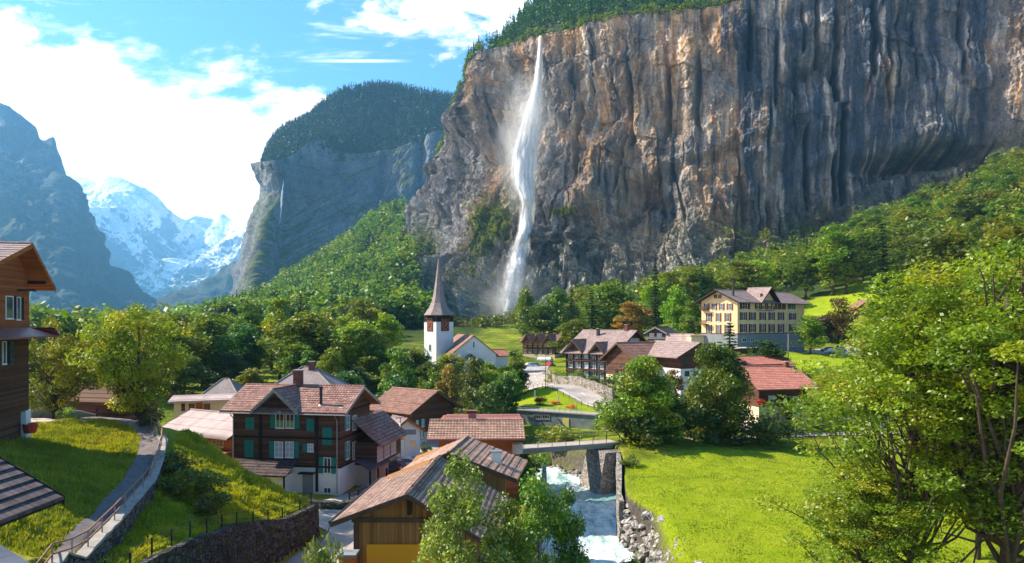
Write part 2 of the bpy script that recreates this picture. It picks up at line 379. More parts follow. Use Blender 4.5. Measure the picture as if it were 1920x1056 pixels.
# ---------------------------------------------------------------- terrain height function
def rbf_fit(pts, c=6.0, lam=1e-3):
    A = np.array([(p[0], p[1], p[2]) for p in pts], float); X_ = A[:, :2]; n = len(A)
    D = np.sqrt(((X_[:, None] - X_[None]) ** 2).sum(-1) + c * c)
    K = np.zeros((n + 3, n + 3)); K[:n, :n] = -D + lam * np.eye(n); K[:n, n] = 1; K[:n, n + 1:] = X_ / 100; K[n, :n] = 1; K[n + 1:, :n] = (X_ / 100).T
    sol = np.linalg.solve(K, np.concatenate([A[:, 2], [0, 0, 0]]))
    def f(x, y):
        out = np.zeros_like(x); xf = x.ravel(); yf = y.ravel(); o = np.empty(len(xf))
        for i in range(0, len(xf), 60000):
            a = xf[i:i + 60000]; b = yf[i:i + 60000]
            d = np.sqrt((a[:, None] - X_[None, :, 0]) ** 2 + (b[:, None] - X_[None, :, 1]) ** 2 + c * c)
            o[i:i + 60000] = -d @ sol[:n] + sol[n] + (a * sol[n + 1] + b * sol[n + 2]) / 100
        return o.reshape(x.shape)
    return f
def pd(px, py, d): v = P(px, py, d); return (v.x, v.y, v.z)
VAL = [pd(600, 1000, 69), pd(520, 1056, 61), pd(760, 1056, 60), (-3, 60, 2.3), (0, 0, 6), (-60, 5, 14), (40, 15, 4), (0, 30, 3), (20, 40, 3),
  (-18, 80, 2.2), (-18, 95, 2.8), (-8, 100, 3.2), (-30, 90, 2.6), (-40, 100, 3), (-60, 110, 4), (-28, 112, 3), (-12, 115, 3.2), (-5, 75, 2.3), (0, 88, 2.4), (-5, 125, 3.4), (-20, 130, 4), (-45, 130, 4), (-80, 125, 6),
  pd(1285, 1056, 58), pd(1165, 890, 84), pd(1480, 850, 100), pd(1180, 885, 86), pd(1920, 1056, 55), pd(1900, 850, 105), pd(1350, 950, 70), pd(1650, 940, 72),
  pd(1300, 822, 112), pd(1600, 802, 118), pd(1900, 792, 120), (17, 96, 5.6), (20, 106, 5.8), (2, 100, 5.2), (10, 108, 4.6), (4, 114, 4.3),
  pd(1000, 800, 122), pd(1130, 798, 118), pd(1000, 767, 132), pd(1130, 781, 124), pd(990, 735, 150), pd(1100, 762, 138), pd(1160, 782, 126),
  pd(1000, 700, 190), pd(985, 690, 215), pd(1000, 688, 232), pd(1010, 682, 242), pd(1015, 674, 262), pd(940, 720, 180), pd(960, 750, 150), pd(930, 770, 140),
  pd(950, 612, 430), pd(1000, 642, 330), pd(900, 645, 320), pd(1080, 640, 330), pd(870, 660, 250), pd(960, 655, 300), (-18, 194, 9), (-8, 185, 8), (-30, 160, 6), (-40, 200, 8),
  pd(700, 740, 160), pd(600, 722, 180), pd(500, 722, 180), pd(400, 722, 190), pd(330, 702, 235), pd(350, 607, 1300), pd(330, 632, 500), pd(400, 602, 700), pd(310, 643, 420), pd(200, 640, 400), pd(100, 650, 300), pd(0, 650, 300), pd(60, 690, 180),
  pd(470, 572, 820), pd(560, 505, 1000), pd(640, 455, 1150), pd(720, 395, 1250), pd(780, 350, 1280), pd(540, 600, 600), pd(620, 570, 650), pd(660, 520, 780), pd(600, 560, 760), pd(700, 500, 850), pd(740, 570, 620), pd(760, 500, 760), pd(730, 450, 1000), pd(520, 560, 850), pd(700, 602, 500), pd(600, 612, 450),
  pd(420, 603, 900), pd(380, 606, 1600), pd(820, 618, 640), pd(880, 616, 620), pd(840, 622, 500), pd(800, 620, 560), pd(770, 612, 640), pd(600, 640, 330), pd(700, 640, 330),
  pd(1100, 580, 740), pd(1300, 532, 700), pd(1500, 485, 655), pd(1700, 412, 615), pd(1900, 330, 585), pd(1000, 595, 700), pd(1050, 585, 600),
  pd(1200, 620, 300), pd(1150, 602, 420), pd(1300, 600, 350), pd(1383, 652, 195), pd(1500, 662, 205), pd(1600, 642, 232), pd(1560, 582, 300), pd(1620, 552, 320), pd(1510, 577, 312), pd(1700, 480, 380), pd(1900, 435, 380), pd(1900, 365, 480), pd(1500, 520, 480), pd(1300, 562, 520), pd(1400, 575, 330), pd(1700, 560, 270), pd(1900, 560, 250), pd(1600, 470, 520), pd(1750, 425, 500),
  pd(1065, 720, 165), pd(1190, 722, 160), pd(1280, 742, 150), pd(1480, 692, 165), pd(1560, 692, 160), pd(1440, 792, 122), pd(1540, 792, 122), pd(1900, 720, 155), pd(1700, 700, 165), pd(1250, 660, 225), pd(1340, 690, 165), pd(1160, 740, 145), pd(1220, 770, 130), pd(1300, 790, 122), pd(1380, 780, 124),
  (600, 200, 130), (300, 60, 25), (200, 100, 22), (450, 400, 170), (-150, 60, 20), (-250, 200, 30), (-500, 800, 60), (-900, 1500, 60), (-400, 1500, 14), (-300, 600, 14), (-600, 3000, 16), (0, 2500, 40), (-1500, 6000, 20), (500, 6000, 60), (1500, 3000, 200), (-3000, 6000, 20), (-1500, 10000, 20), (1500, 10000, 60)]
fV = rbf_fit(VAL)
H1P = [pd(95, 1056, 38.5), pd(180, 980, 46), pd(235, 910, 54), pd(265, 860, 62), pd(270, 830, 68), pd(250, 805, 75), pd(200, 790, 80), pd(130, 787, 83), pd(60, 797, 71), pd(0, 800, 70), pd(150, 795, 74), pd(0, 900, 45), pd(0, 1040, 34), pd(100, 900, 50), pd(0, 850, 56), pd(110, 850, 60), pd(180, 840, 65),
  pd(130, 1060, 38), pd(210, 985, 45.5), pd(250, 942, 51), pd(277, 912, 55), pd(298, 860, 62.5), pd(302, 835, 67), pd(290, 803, 76), (-55, 88, 10.9), (-45, 90, 10.8), (-70, 90, 12), (-60, 70, 12.6), (-55, 45, 14), (-28, 28, 11.5), (-20, 28, 10.5), (-20, 20, 11), (-80, 70, 14)]
f1 = rbf_fit(H1P, 3.0)
H2P = [(-27.6, 73, 8.5), (-31, 73, 10.6), (-23, 70, 6.75), (-18.4, 67, 5.2), (-20, 64, 5.2), (-20.9, 58, 6.3), (-21.3, 52, 7.5), (-21.1, 47.5, 8.0), (-20.9, 43.5, 8.4), (-21, 39, 8.7), (-25.5, 55, 8.6), (-24.5, 50, 8.4), (-23.5, 45, 8.3), (-22.7, 41, 8.3), (-28, 62, 9.4), (-26, 65, 8.4), (-30, 68, 10.2), (-35.5, 78, 10.4), (-33, 80, 9.5), (-27, 79, 7), (-20, 74, 4.5), (-21, 34, 9)]
f2 = rbf_fit(H2P, 2.0)
POLY1 = [(-20.5, 20), (-21.8, 36), (-22.9, 38.5), (-24.6, 45.5), (-26.1, 51), (-27.1, 55), (-29.8, 62.5), (-31.9, 67), (-36.6, 76), (-39.5, 82), (-42, 90), (-50, 94), (-90, 96), (-110, 60), (-60, 0), (-22, 10)]
POLY2 = [(-20.2, 30), (-20.1, 38), (-20.2, 45), (-20.1, 55), (-19.0, 63), (-17.9, 66.6), (-18.0, 68.6), (-21, 70.8), (-26, 76), (-31, 81), (-36, 86), (-45, 80), (-45, 60), (-26, 30)]
RIGHTB = [(11, 40), (11.6, 58), (12.1, 70), (11.2, 76), (12.2, 84), (13.2, 91), (13.6, 96.5), (11, 101), (8.5, 106), (5, 112), (-2, 122), (-14, 140), (-22, 150)]
LEFTB = [(0, 40), (1.5, 58), (2.6, 70), (3.4, 80), (4.2, 92), (3.5, 99), (1.5, 105), (-2, 111), (-10, 121), (-22, 136), (-30, 146)]
RIVER = RIGHTB + LEFTB[::-1]
STORE_F = [(.2, 129.3), (14.2, 122.1), (16, 116), (13, 109.5), (6, 108), (-1, 114)]
STORE_B = [(1.2, 129.7), (14.5, 122.7), (15.3, 124), (2.6, 132)]
def sdist(x, y, poly):
    """signed distance, + inside"""
    d = np.full(x.shape, 1e9); ins = np.zeros(x.shape, bool); n = len(poly)
    for i in range(n):
        ax, ay = poly[i]; bx, by = poly[(i + 1) % n]; ex, ey = bx - ax, by - ay
        t = np.clip(((x - ax) * ex + (y - ay) * ey) / (ex * ex + ey * ey + 1e-12), 0, 1)
        d = np.minimum(d, np.hypot(x - ax - t * ex, y - ay - t * ey))
        c = ((ay > y) != (by > y)) & (x < (bx - ax) * (y - ay) / ((by - ay) if by != ay else 1e-9) + ax); ins ^= c
    return np.where(ins, d, -d)
def ground(x, y, fine=True):
    x = np.asarray(x, float); y = np.asarray(y, float); sc_ = x.ndim == 0; x = np.atleast_1d(x); y = np.atleast_1d(y)
    z = fV(x, y); r = np.hypot(x, y)
    px_ = x / np.maximum(y, 1) * F + 960
    cap = np.interp(px_, [-400, 300, 340, 400, 440, 480, 520, 560, 620, 700, 740, 765, 785, 900, 960, 1010, 2000], [622, 610, 606, 601, 588, 570, 538, 520, 480, 415, 385, 400, 596, 604, 598, 300, 0])
    capz = CAMZ + (600 - cap) / F * y; lim = (y > 500)
    z = np.where(lim, np.minimum(z, capz), z)
    near = (r < 190) & (x < 30)
    if near.any():
        a, b = x[near], y[near]; zn = z[near]
        s2 = sdist(a, b, POLY2); W = .22 + 5.5 * sstep(68, 74, b); w2 = sstep(-1, 1, s2 / W)
        zn = zn * (1 - w2) + np.maximum(f2(a, b), 2) * w2
        s1 = sdist(a, b, POLY1); W = .22 + 7 * sstep(78, 86, b); w1 = sstep(-1, 1, s1 / W)
        zn = zn * (1 - w1) + f1(a, b) * w1
        sr = sdist(a, b, RIVER); Wr = .35 + 1.3 * sstep(76, 70, b) * (a > 6) + 1.0 * (a < 6) + 1.5 * sstep(97, 104, b)
        wr = sstep(-1, 1, (sr + Wr * .5) / Wr)
        zn = zn * (1 - wr) + (-1.3) * wr
        ss = sstep(-.4, .4 + 2.5 * sstep(119, 114, b), sdist(a, b, STORE_F)); zn = zn * (1 - ss) + np.minimum(zn, 3.9) * ss
        sb = sstep(-.3, .3, sdist(a, b, STORE_B)); zn = zn * (1 - sb) + 6.45 * sb
        z[near] = zn
    if fine:
        k = np.clip((r - 60) / 400, 0, 1)
        z = z + k * 3.0 * fbm(x * .02, y * .02, 3.3, 4) + .10 * fbm(x * .35, y * .35, 1.7, 3) * (r < 250)
        rough = (np.clip((x + 19) / -1, 0, 1) * (r < 85)); z = z + rough * .16 * fbm(x * 1.3, y * 1.3, 8.1, 3)
    return float(z[0]) if sc_ else z
def G(x, y): return Vector((x, y, ground(x, y)))

# grass sheet on a polar grid reaching the horizon
NA, NR = 820, 860
ang = np.radians(np.linspace(-52, 52, NA)); rad = np.exp(np.linspace(math.log(13), math.log(13000), NR))
Rg, Ag = np.meshgrid(rad, ang, indexing='ij')
gx = Rg * np.sin(Ag); gy = Rg * np.cos(Ag); gz = ground(gx.ravel(), gy.ravel()).reshape(gx.shape)
fx, fy = gx.ravel(), gy.ravel()
c0 = np.zeros((len(fx), 3))
mead = sstep(-1, 1.5, sdist(fx, fy, [(13.6, 50), (12.6, 60), (11.6, 72), (12.6, 84), (14.5, 90), (24, 96), (38, 101), (60, 106), (110, 110), (120, 40), (20, 40)]))
lawn = np.maximum.reduce([mead, sstep(-3, 3, sdist(fx, fy, [tuple(P(a, b, d).xy) for a, b, d in ((1500, 590, 295), (1510, 560, 330), (1620, 545, 345), (1700, 560, 300), (1640, 615, 260))])),
   sstep(-2, 2, sdist(fx, fy, [tuple(P(a, b, d).xy) for a, b, d in ((1450, 700, 160), (1480, 670, 195), (1600, 660, 215), (1640, 700, 165))])),
   sstep(-1, 1, sdist(fx, fy, [(4, 121), (0, 135), (-2, 150), (8, 150), (18, 136), (19, 120)]))])
dry = np.clip(fbm(fx * .08, fy * .08, 5.5, 4) * .7 + .35, 0, 1)
left = ((fx < -15) & (np.hypot(fx, fy) < 100)).astype(float)
c0[:, 0] = lawn; c0[:, 1] = np.clip(dry * .5 + left * .5, 0, 1)
far = sstep(250, 420, np.hypot(fx, fy)); hump = sstep(-8, 8, sdist(fx, fy, [tuple(P(a, b, d).xy) for a, b, d in ((880, 650, 290), (900, 612, 420), (960, 600, 480), (1090, 620, 380), (1080, 660, 270))]))
hump = np.maximum(hump, sstep(-20, 20, sdist(fx, fy, [tuple(P(a, b, d).xy) for a, b, d in ((300, 650, 380), (310, 615, 600), (400, 600, 800), (440, 600, 700), (420, 640, 400))])))
hump = np.maximum(hump, lawn)
c0[:, 2] = far * (1 - hump)
g_me = np_mesh('ground', np.stack([fx, fy, gz.ravel()], 1), grid_faces(NR, NA)[:, ::-1], True, None, c0)
m, t, b = mat('grass')
at = t.new('ShaderNodeAttribute', attribute_name='col').outputs[0]; s = t.new('ShaderNodeSeparateColor', ins={0: at})
pos = t.new('ShaderNodeNewGeometry').outputs[0]
nb = t.noise(pos, .22, 6, .65); nf = t.noise(pos, 2.2, 6, .7); nff = t.noise(pos, 9.0, 4, .7)
f = t.math('ADD', t.math('MULTIPLY', nb, .5), t.math('ADD', t.math('MULTIPLY', nf, .35), t.math('MULTIPLY', nff, .25)))
dryf = t.math('ADD', f, t.math('MULTIPLY', t.math('SUBTRACT', s.outputs[1], .5), .30))
rough_c = t.ramp(dryf, [(.36, (.06, .11, .006)), (.50, (.24, .27, .02)), (.62, (.42, .40, .06)), (.84, (.48, .44, .10))])
lawn_c = t.ramp(f, [(.34, (.17, .26, .007)), (.52, (.29, .39, .010)), (.70, (.40, .45, .03))])
c = t.mix(s.outputs[0], rough_c, lawn_c)
c = t.mix(s.outputs[2], c, t.ramp(f, [(.4, (.015, .035, .008)), (.7, (.06, .095, .02))]))
# bare earth / rock where steep
nz = t.new('ShaderNodeSeparateXYZ', ins={0: t.new('ShaderNodeNewGeometry').outputs[1]}).outputs[2]
c = t.mix(t.smooth(nz, .55, .35), c, t.ramp(nf, [(.3, (.06, .05, .04)), (.7, (.22, .19, .16))]))
t.set(b, 'Base Color', c); b.inputs['Roughness'].default_value = .95; b.inputs['Specular IOR Level'].default_value = .1
bp = t.new('ShaderNodeBump', ins={'Height': t.math('ADD', nf, t.math('MULTIPLY', nff, .8)), 'Strength': .9, 'Distance': .35}); t.set(b, 'Normal', bp.outputs[0])
M['grass'] = m
gob = link('ground', g_me, None, m, kind='structure')

# ---------------------------------------------------------------- draped sheets: roads, paths, yards
def patch(name, A, B, nu, nv, mt, off=.08, kind='structure', fn=None, **kw):
    """loft between polylines A and B (xy) resampled"""
    def res(L, n):
        L = np.array(L, float); s_ = np.concatenate([[0], np.cumsum(np.hypot(*np.diff(L[:, :2], axis=0).T))]); q = np.linspace(0, s_[-1], n)
        return np.stack([np.interp(q, s_, L[:, k]) for k in range(2)], 1)
    a = res(A, nu); b_ = res(B, nu); T = np.linspace(0, 1, nv)[:, None, None]
    XY = a[None] * (1 - T) + b_[None] * T
    z = (fn or ground)(XY[..., 0].ravel(), XY[..., 1].ravel()) + off
    V = np.concatenate([XY.reshape(-1, 2), z[:, None]], 1)
    me = np_mesh(name, V, grid_faces(nv, nu), True)
    me.update(); 
    if sum(p.normal.z for p in list(me.polygons)[:20]) < 0: me.flip_normals()
    return link(name, me, None, mt, kind=kind, **kw)
# village yard and street
patch('village_road', [(-19.4, 45), (-19.2, 55), (-18.2, 63), (-17.0, 67), (-17.2, 69.5), (-21.5, 73), (-24, 78), (-19.5, 83), (-16, 92), (-17.5, 100), (-19, 106), (-24, 108)], [(-1, 45), (-1, 60), (-1, 70), (-1.5, 80), (-2, 92), (-3, 101), (-8, 112), (-14, 118), (-20, 120)], 140, 40, M['asphalt_pale'], .10, fn=lambda x, y: np.minimum(ground(x, y), 2.55 + .03 * np.maximum(y - 80, 0)))
patch('bridge_approach_road', [(-9, 93), (-4, 97), (1.0, 98.0)], [(-9, 88.5), (-3, 90.5), (1.0, 93.2)], 14, 4, M['asphalt_pale'], .14)
# hill path
patch('hill_path', [(-23.4, 36), (-24.1, 38.5), (-26.2, 46), (-28.6, 55), (-31.6, 63), (-34.3, 69), (-38.0, 75), (-42.5, 80), (-55, 82)], [(-21.9, 36), (-22.5, 38.5), (-24.25, 45.5), (-25.75, 51), (-28.9, 61), (-31.6, 67), (-35.5, 74.5), (-41, 84.0), (-55, 86)], 90, 6, M['path_asphalt'], .10)
patch('terrace_pavement', [(-60, 70.5), (-47.5, 70.5), (-44.5, 72.5), (-42.5, 75)], [(-64, 80), (-52, 80), (-48, 79), (-43.5, 77.5)], 20, 8, M['plaster_dirty'], .12)
# road up the valley and past the chalet hotel
RL = [pd(975, 690, 235), pd(978, 720, 185), pd(990, 742, 158), pd(1050, 757, 146), pd(1110, 768, 137), pd(1170, 785, 127), pd(1260, 800, 119), pd(1400, 808, 116), pd(1560, 800, 119), pd(1800, 795, 122)]
RR = [pd(1042, 690, 232), pd(1025, 705, 188), pd(1040, 722, 165), pd(1080, 738, 153), pd(1130, 752, 143), pd(1190, 768, 134), pd(1270, 786, 125), pd(1400, 796, 121), pd(1560, 790, 124), pd(1800, 786, 127)]
patch('valley_road', [p[:2] for p in RL], [p[:2] for p in RR], 120, 10, M['asphalt_pale'], .12)
b_ = MB(); La, Ra = [np.array(p[:2]) for p in RL], [np.array(p[:2]) for p in RR]
mid_ = [(a + c) / 2 for a, c in zip(La, Ra)]
def along(L, step):
    L = np.array(L); s_ = np.concatenate([[0], np.cumsum(np.hypot(*np.diff(L, axis=0).T))]); q = np.arange(0, s_[-1], step); return np.stack([np.interp(q, s_, L[:, k]) for k in range(2)], 1)
for side, dash in ((mid_, True), ([a * .93 + c * .07 for a, c in zip(La, Ra)], False)):
    Q_ = along(side, 1.5)
    for i in range(len(Q_) - 1):
        if dash and i % 3: continue
        p, q = Q_[i], Q_[i + 1]; d_ = (q - p) / np.linalg.norm(q - p) * .09; n_ = (-d_[1], d_[0]); b_.poly([(x_, y_, ground(x_, y_) + .16) for x_, y_ in ((p[0] + n_[0], p[1] + n_[1]), (p[0] - n_[0], p[1] - n_[1]), (q[0] - n_[0], q[1] - n_[1]), (q[0] + n_[0], q[1] + n_[1]))])
b_.build('road_markings', M['paint_white'], None, kind='structure')
patch('hotel_car_park', [P(1500, 668, 200).xy, P(1640, 655, 215).xy], [P(1515, 655, 222).xy, P(1650, 645, 240).xy], 20, 8, M['asphalt_pale'], .15)
patch('river_path', [P(1180, 835, 104).xy, P(1300, 826, 109).xy, P(1480, 822, 112).xy, P(1700, 818, 113).xy], [P(1180, 828, 106).xy, P(1300, 819, 111.5).xy, P(1480, 816, 114).xy, P(1700, 812, 115.5).xy], 40, 4, M['asphalt_pale'], .12)

# river water
def river_mesh():
    def res(L, n):
        L = np.array(L, float); s_ = np.concatenate([[0], np.cumsum(np.hypot(*np.diff(L, axis=0).T))]); q = np.linspace(0, s_[-1], n)
        return np.stack([np.interp(q, s_, L[:, k]) for k in range(2)], 1)
    n, mm = 560, 70
    a = res(LEFTB, n) - [1.2, 0]; b_ = res(RIGHTB, n) + [1.2, 0]; T = np.linspace(0, 1, mm)[:, None, None]; XY = a[None] * (1 - T) + b_[None] * T
    x, y = XY[..., 0].ravel(), XY[..., 1].ravel()
    base = np.interp(y, [40, 62, 66, 67.2, 76, 84, 110, 150], [-1.3, -1.15, -1.05, -.72, -.5, -.3, .15, .6])
    w_ = fbm(x * .55, y * .30, .5, 4); fo = ridged(x * .5, y * .22, 2.2, 4) * .5
    z = base + .16 * w_ + .07 * fbm(x * 2.2, y * 1.6, 4, 3)
    # standing waves, smoother pool under the bridge
    calm = sstep(90, 93, y) * sstep(98, 94, y)
    foam = np.clip(.40 + .55 * fo + .25 * fbm(x * .15, y * .08, 7, 3) - calm * .9 + .5 * np.exp(-((y - 66.8) / .5) ** 2), 0, 1)
    z += .14 * fo * (1 - calm)
    return np_mesh('river', np.stack([x, y, z], 1), grid_faces(mm, n)[:, ::-1], True, None, np.stack([foam, foam, foam], 1))
m, t, b = mat('river_water'); at = t.new('ShaderNodeAttribute', attribute_name='col').outputs[0]; s = t.new('ShaderNodeSeparateColor', ins={0: at})
pos = t.new('ShaderNodeNewGeometry').outputs[0]; pm = t.mapping(pos, (1, .55, 1))
nn = t.noise(pm, 1.6, 7, .7, .6); n2_ = t.noise(pm, 6, 5, .7, .4)
ff = t.math('ADD', s.outputs[0], t.math('ADD', t.math('MULTIPLY_ADD', nn, 1.3, -.65), t.math('MULTIPLY_ADD', n2_, .8, -.4)))
ff = t.smooth(ff, .20, 1.0)
t.set(b, 'Base Color', t.mix(ff, (.24, .44, .43), (.84, .91, .90))); t.set(b, 'Roughness', t.math('MULTIPLY_ADD', ff, .6, .12))
bp = t.new('ShaderNodeBump', ins={'Height': t.math('ADD', nn, t.math('MULTIPLY', n2_, .6)), 'Strength': .7, 'Distance': .25}); t.set(b, 'Normal', bp.outputs[0])
rme = river_mesh(); rob = link('river', rme, None, m, kind='structure')
if sum(p.normal.z for p in list(rme.polygons)[:30]) < 0: rme.flip_normals()
if sum(p.normal.z for p in list(g_me.polygons)[:30]) < 0: g_me.flip_normals()
# ---------------------------------------------------------------- rock faces and mountains
def catmull(C, n):
    """resample control array C (k,...) to n along axis 0 with monotone-ish Catmull-Rom"""
    C = np.asarray(C, float); k = len(C)
    t_ = np.linspace(0, k - 1, n); i = np.minimum(t_.astype(int), k - 2); u = (t_ - i).reshape([-1] + [1] * (C.ndim - 1))
    p1 = C[i]; p2 = C[i + 1]; p0 = np.where((i > 0).reshape(u.shape), C[np.maximum(i - 1, 0)], 2 * p1 - p2); p3 = np.where((i < k - 2).reshape(u.shape), C[np.minimum(i + 2, k - 1)], 2 * p2 - p1)
    return .5 * (2 * p1 + (p2 - p0) * u + (2 * p0 - 5 * p1 + 4 * p2 - p3) * u ** 2 + (3 * p1 - p0 - 3 * p2 + p3) * u ** 3)
def surf(ctrl, nr, nc):
    """ctrl[row][col] = (px,py,d), bottom row first -> fine world grid (nr,nc,3)"""
    W = np.array([[tuple(P(*c)) for c in row] for row in ctrl])
    A = catmull(W, nr); A = np.swapaxes(catmull(np.swapaxes(A, 0, 1), nc), 0, 1); return A
def normals(A):
    du = np.gradient(A, axis=1); dv = np.gradient(A, axis=0); n = np.cross(du, dv); n /= np.linalg.norm(n, axis=2)[..., None] + 1e-9; return n
def rock_mat(name, bumpd=2.0, scale=.05):
    m, t, b = mat(name); at = t.new('ShaderNodeAttribute', attribute_name='col').outputs[0]; pos = t.new('ShaderNodeNewGeometry').outputs[0]
    n = t.noise(t.mapping(pos, (1, 1, .5)), scale, 8, .72); n2 = t.noise(pos, scale * 6, 6, .7)
    k = t.ramp(t.math('ADD', t.math('MULTIPLY', n, .6), t.math('MULTIPLY', n2, .4)), [(.36, (.45, .44, .45)), (.5, (.95, .95, .95)), (.64, (1.5, 1.48, 1.42))])
    c = t.mix(1.0, at, k, 'MULTIPLY'); t.set(b, 'Base Color', c); b.inputs['Roughness'].default_value = .85; b.inputs['Specular IOR Level'].default_value = .25
    bp = t.new('ShaderNodeBump', ins={'Height': t.math('ADD', n, t.math('MULTIPLY', n2, .5)), 'Strength': .9, 'Distance': bumpd}); t.set(b, 'Normal', bp.outputs[0]); return m
M['rockface'] = rock_mat('cliff_rock', 5.0, .12)
def mixc(c, m_, col): return c * (1 - m_[..., None]) + np.array(col) * m_[..., None]

# main cliff: rows base -> ledge -> mid -> upper -> rim -> wooded slope above
xs = [728, 782, 815, 858, 902, 950, 1010, 1100, 1200, 1300, 1400, 1500, 1600, 1700, 1800, 1900, 2020, 2200]
base_py = [612, 618, 622, 622, 620, 615, 610, 610, 600, 580, 560, 540, 515, 475, 435, 385, 330, 280]
dbase = [860, 770, 745, 725, 705, 692, 695, 700, 700, 694, 690, 684, 674, 664, 655, 646, 635, 620]
rim = [(812, 345, 1010), (826, 290, 985), (846, 232, 960), (866, 180, 930), (886, 130, 900), (912, 96, 880), (1008, 66, 812), (1100, 50, 775), (1200, 26, 745), (1300, 14, 725), (1400, -4, 710), (1500, -18, 700), (1600, -34, 692), (1700, -52, 684), (1800, -70, 676), (1900, -92, 668), (2020, -120, 655), (2200, -160, 640)]
rows = [[], [], [], [], [], []]
for i in range(len(xs)):
    rx, ry, rd = rim[i]; bx, by, bd = xs[i], base_py[i], dbase[i]
    def lp(a, b_, t): return a + (b_ - a) * t
    push = [0, 0, 0, 0, 0, 5, 15, 14, 6, 0, 0, 0, 0, 0, 0, 0, 0, 0][i]
    rows[0].append((bx, by + 14, bd))
    rows[1].append((lp(bx, rx, .22), lp(by, ry, .22), lp(bd, rd, .30) + push))
    rows[2].append((lp(bx, rx, .42), lp(by, ry, .42), lp(bd, rd, .62) + 2))
    rows[3].append((lp(bx, rx, .70), lp(by, ry, .70), lp(bd, rd, .88) + 3))
    rows[4].append((rx, ry, rd))
    rows[5].append((rx + (6 if i < 5 else 0), ry - 2, rd + 40))
NRc, NCc = 620, 1150
A = surf(rows[:5], NRc, NCc)
N = normals(A); 
if N[NRc // 2, NCc // 2, 1] > 0: N = -N
x, y, z = A[..., 0], A[..., 1], A[..., 2]
v = np.linspace(0, 1, NRc)[:, None] + 0 * x; u = np.linspace(0, 1, NCc)[None, :] + 0 * x
pxc = x / y * F + 960; pyc = 600 - (z - CAMZ) / y * F
warp = 14 * fbm(x * .010, y * .010, z * .010, 3)
s_along = x * .93 - y * .37   # coordinate along the wall
low0 = sstep(.5, .15, v)
d1 = 24 * fbm(s_along * .010 + z * .003, z * .009 - s_along * .002, 2.2, 5, .5)                       # big buttresses
d2 = (3.5 + 3.5 * sstep(1350, 1000, pxc)) * ridged((s_along + warp) * .024, z * .0065, 4.4, 4) * .55           # ribs
d3 = (3.2 + 2.0 * low0) * fbm(x * .075, y * .075, z * .06, 6, .66)
low = sstep(.42, .18, v)
low = low * (.25 + .75 * sstep(1620, 1300, pxc))
strata = 4.0 * ridged(s_along * .012 + z * .012, z * .055 + .3 * fbm(s_along * .02, z * .02, 1, 2), 3.0, 4, .6) * (.25 + 1.2 * low)
blocky = 9 * low * ridged(x * .022 + z * .02, y * .02, z * .035, 5, .62) * .6
# curtains: narrow vertical pillars with sharp edges
cell = (s_along + 9 * fbm(s_along * .012, z * .010, 8.8, 3)) / 33.0; fr = cell - np.floor(cell); hsh = np.sin(np.floor(cell) * 12.9898) * 43758.5453; hsh = hsh - np.floor(hsh)
pillar = (hsh - .5) * 7 * (.55 + .45 * sstep(1500, 1200, pxc)) * sstep(.12, .3, v)
pillar = pillar * (1 - np.exp(-((fr - .5) / .46) ** 8))*-1 + pillar
# broken blocks and beds with sharp edges
def h2(a, b_, k): q = np.sin(a * 127.1 + b_ * 311.7 + k * 74.7) * 43758.5453; return q - np.floor(q)
w1 = 6 * fbm(x * .018, y * .018, z * .018, 4); w2_ = 6 * fbm(x * .02, y * .02, z * .02 + 9, 4)
def blocks(sx, sz, k, amp):
    zi = np.floor((z + w1 + .25 * s_along) / sz); si = np.floor((s_along + w2_) / sx + h2(zi, 0 * zi, k) * 3.7); return amp * (h2(si, zi, k) - .5)
B1_ = blocks(26, 60, 1, 1.0); B2_ = blocks(13, 24, 2, 1.0); B3_ = blocks(6, 9, 3, 1.0)
rough_ = .5 + .5 * sstep(1450, 1150, pxc) + .3 * low0
blk = (10 * B1_ + 6.5 * B2_ + 3.0 * B3_) * rough_
crk = sstep(.86, .985, 1 - np.abs(perlin(s_along * .045 + w1 * .02, z * .008, 3.1)) * 1.6) * 7 * sstep(.05, .4, fbm(x * .01, y * .01, z * .01, 2))
crk2 = sstep(.86, .99, 1 - np.abs(perlin(s_along * .02 + 5, z * .05 + s_along * .01, 7.7)) * 1.6) * 5 * 0
# deep dark crevices
crev = np.zeros_like(x)
for (cx, y0, y1, wd, dp) in ((1578, 25, 365, 4.5, 34), (1406, 20, 125, 4.5, 24), (1535, -20, 110, 3.5, 20), (1518, 240, 380, 4, 22), (1570, 290, 360, 3, 16), (1507, 10, 90, 3, 14), (1640, 0, 140, 3, 12), (1455, 60, 200, 3, 9), (1310, 90, 240, 4, 10), (1246, 120, 260, 4, 12), (1668, 60, 200, 3, 10), (1810, -20, 140, 4, 16), (1180, 140, 260, 4, 12), (1085, 190, 330, 4, 14), (1390, 340, 430, 5, 12), (1440, 380, 440, 5, 12)):
    wob = 7 * fbm(z * .02, cx * .01, 5.0, 3) + (8 * np.sign(pyc - 190) if cx == 1578 else 0)
    crev += 1.5 * dp * np.exp(-(((pxc - cx - wob) / wd) ** 2)) * sstep(y0 - 14, y0 + 14, pyc) * sstep(y1 + 16, y1 - 12, pyc)
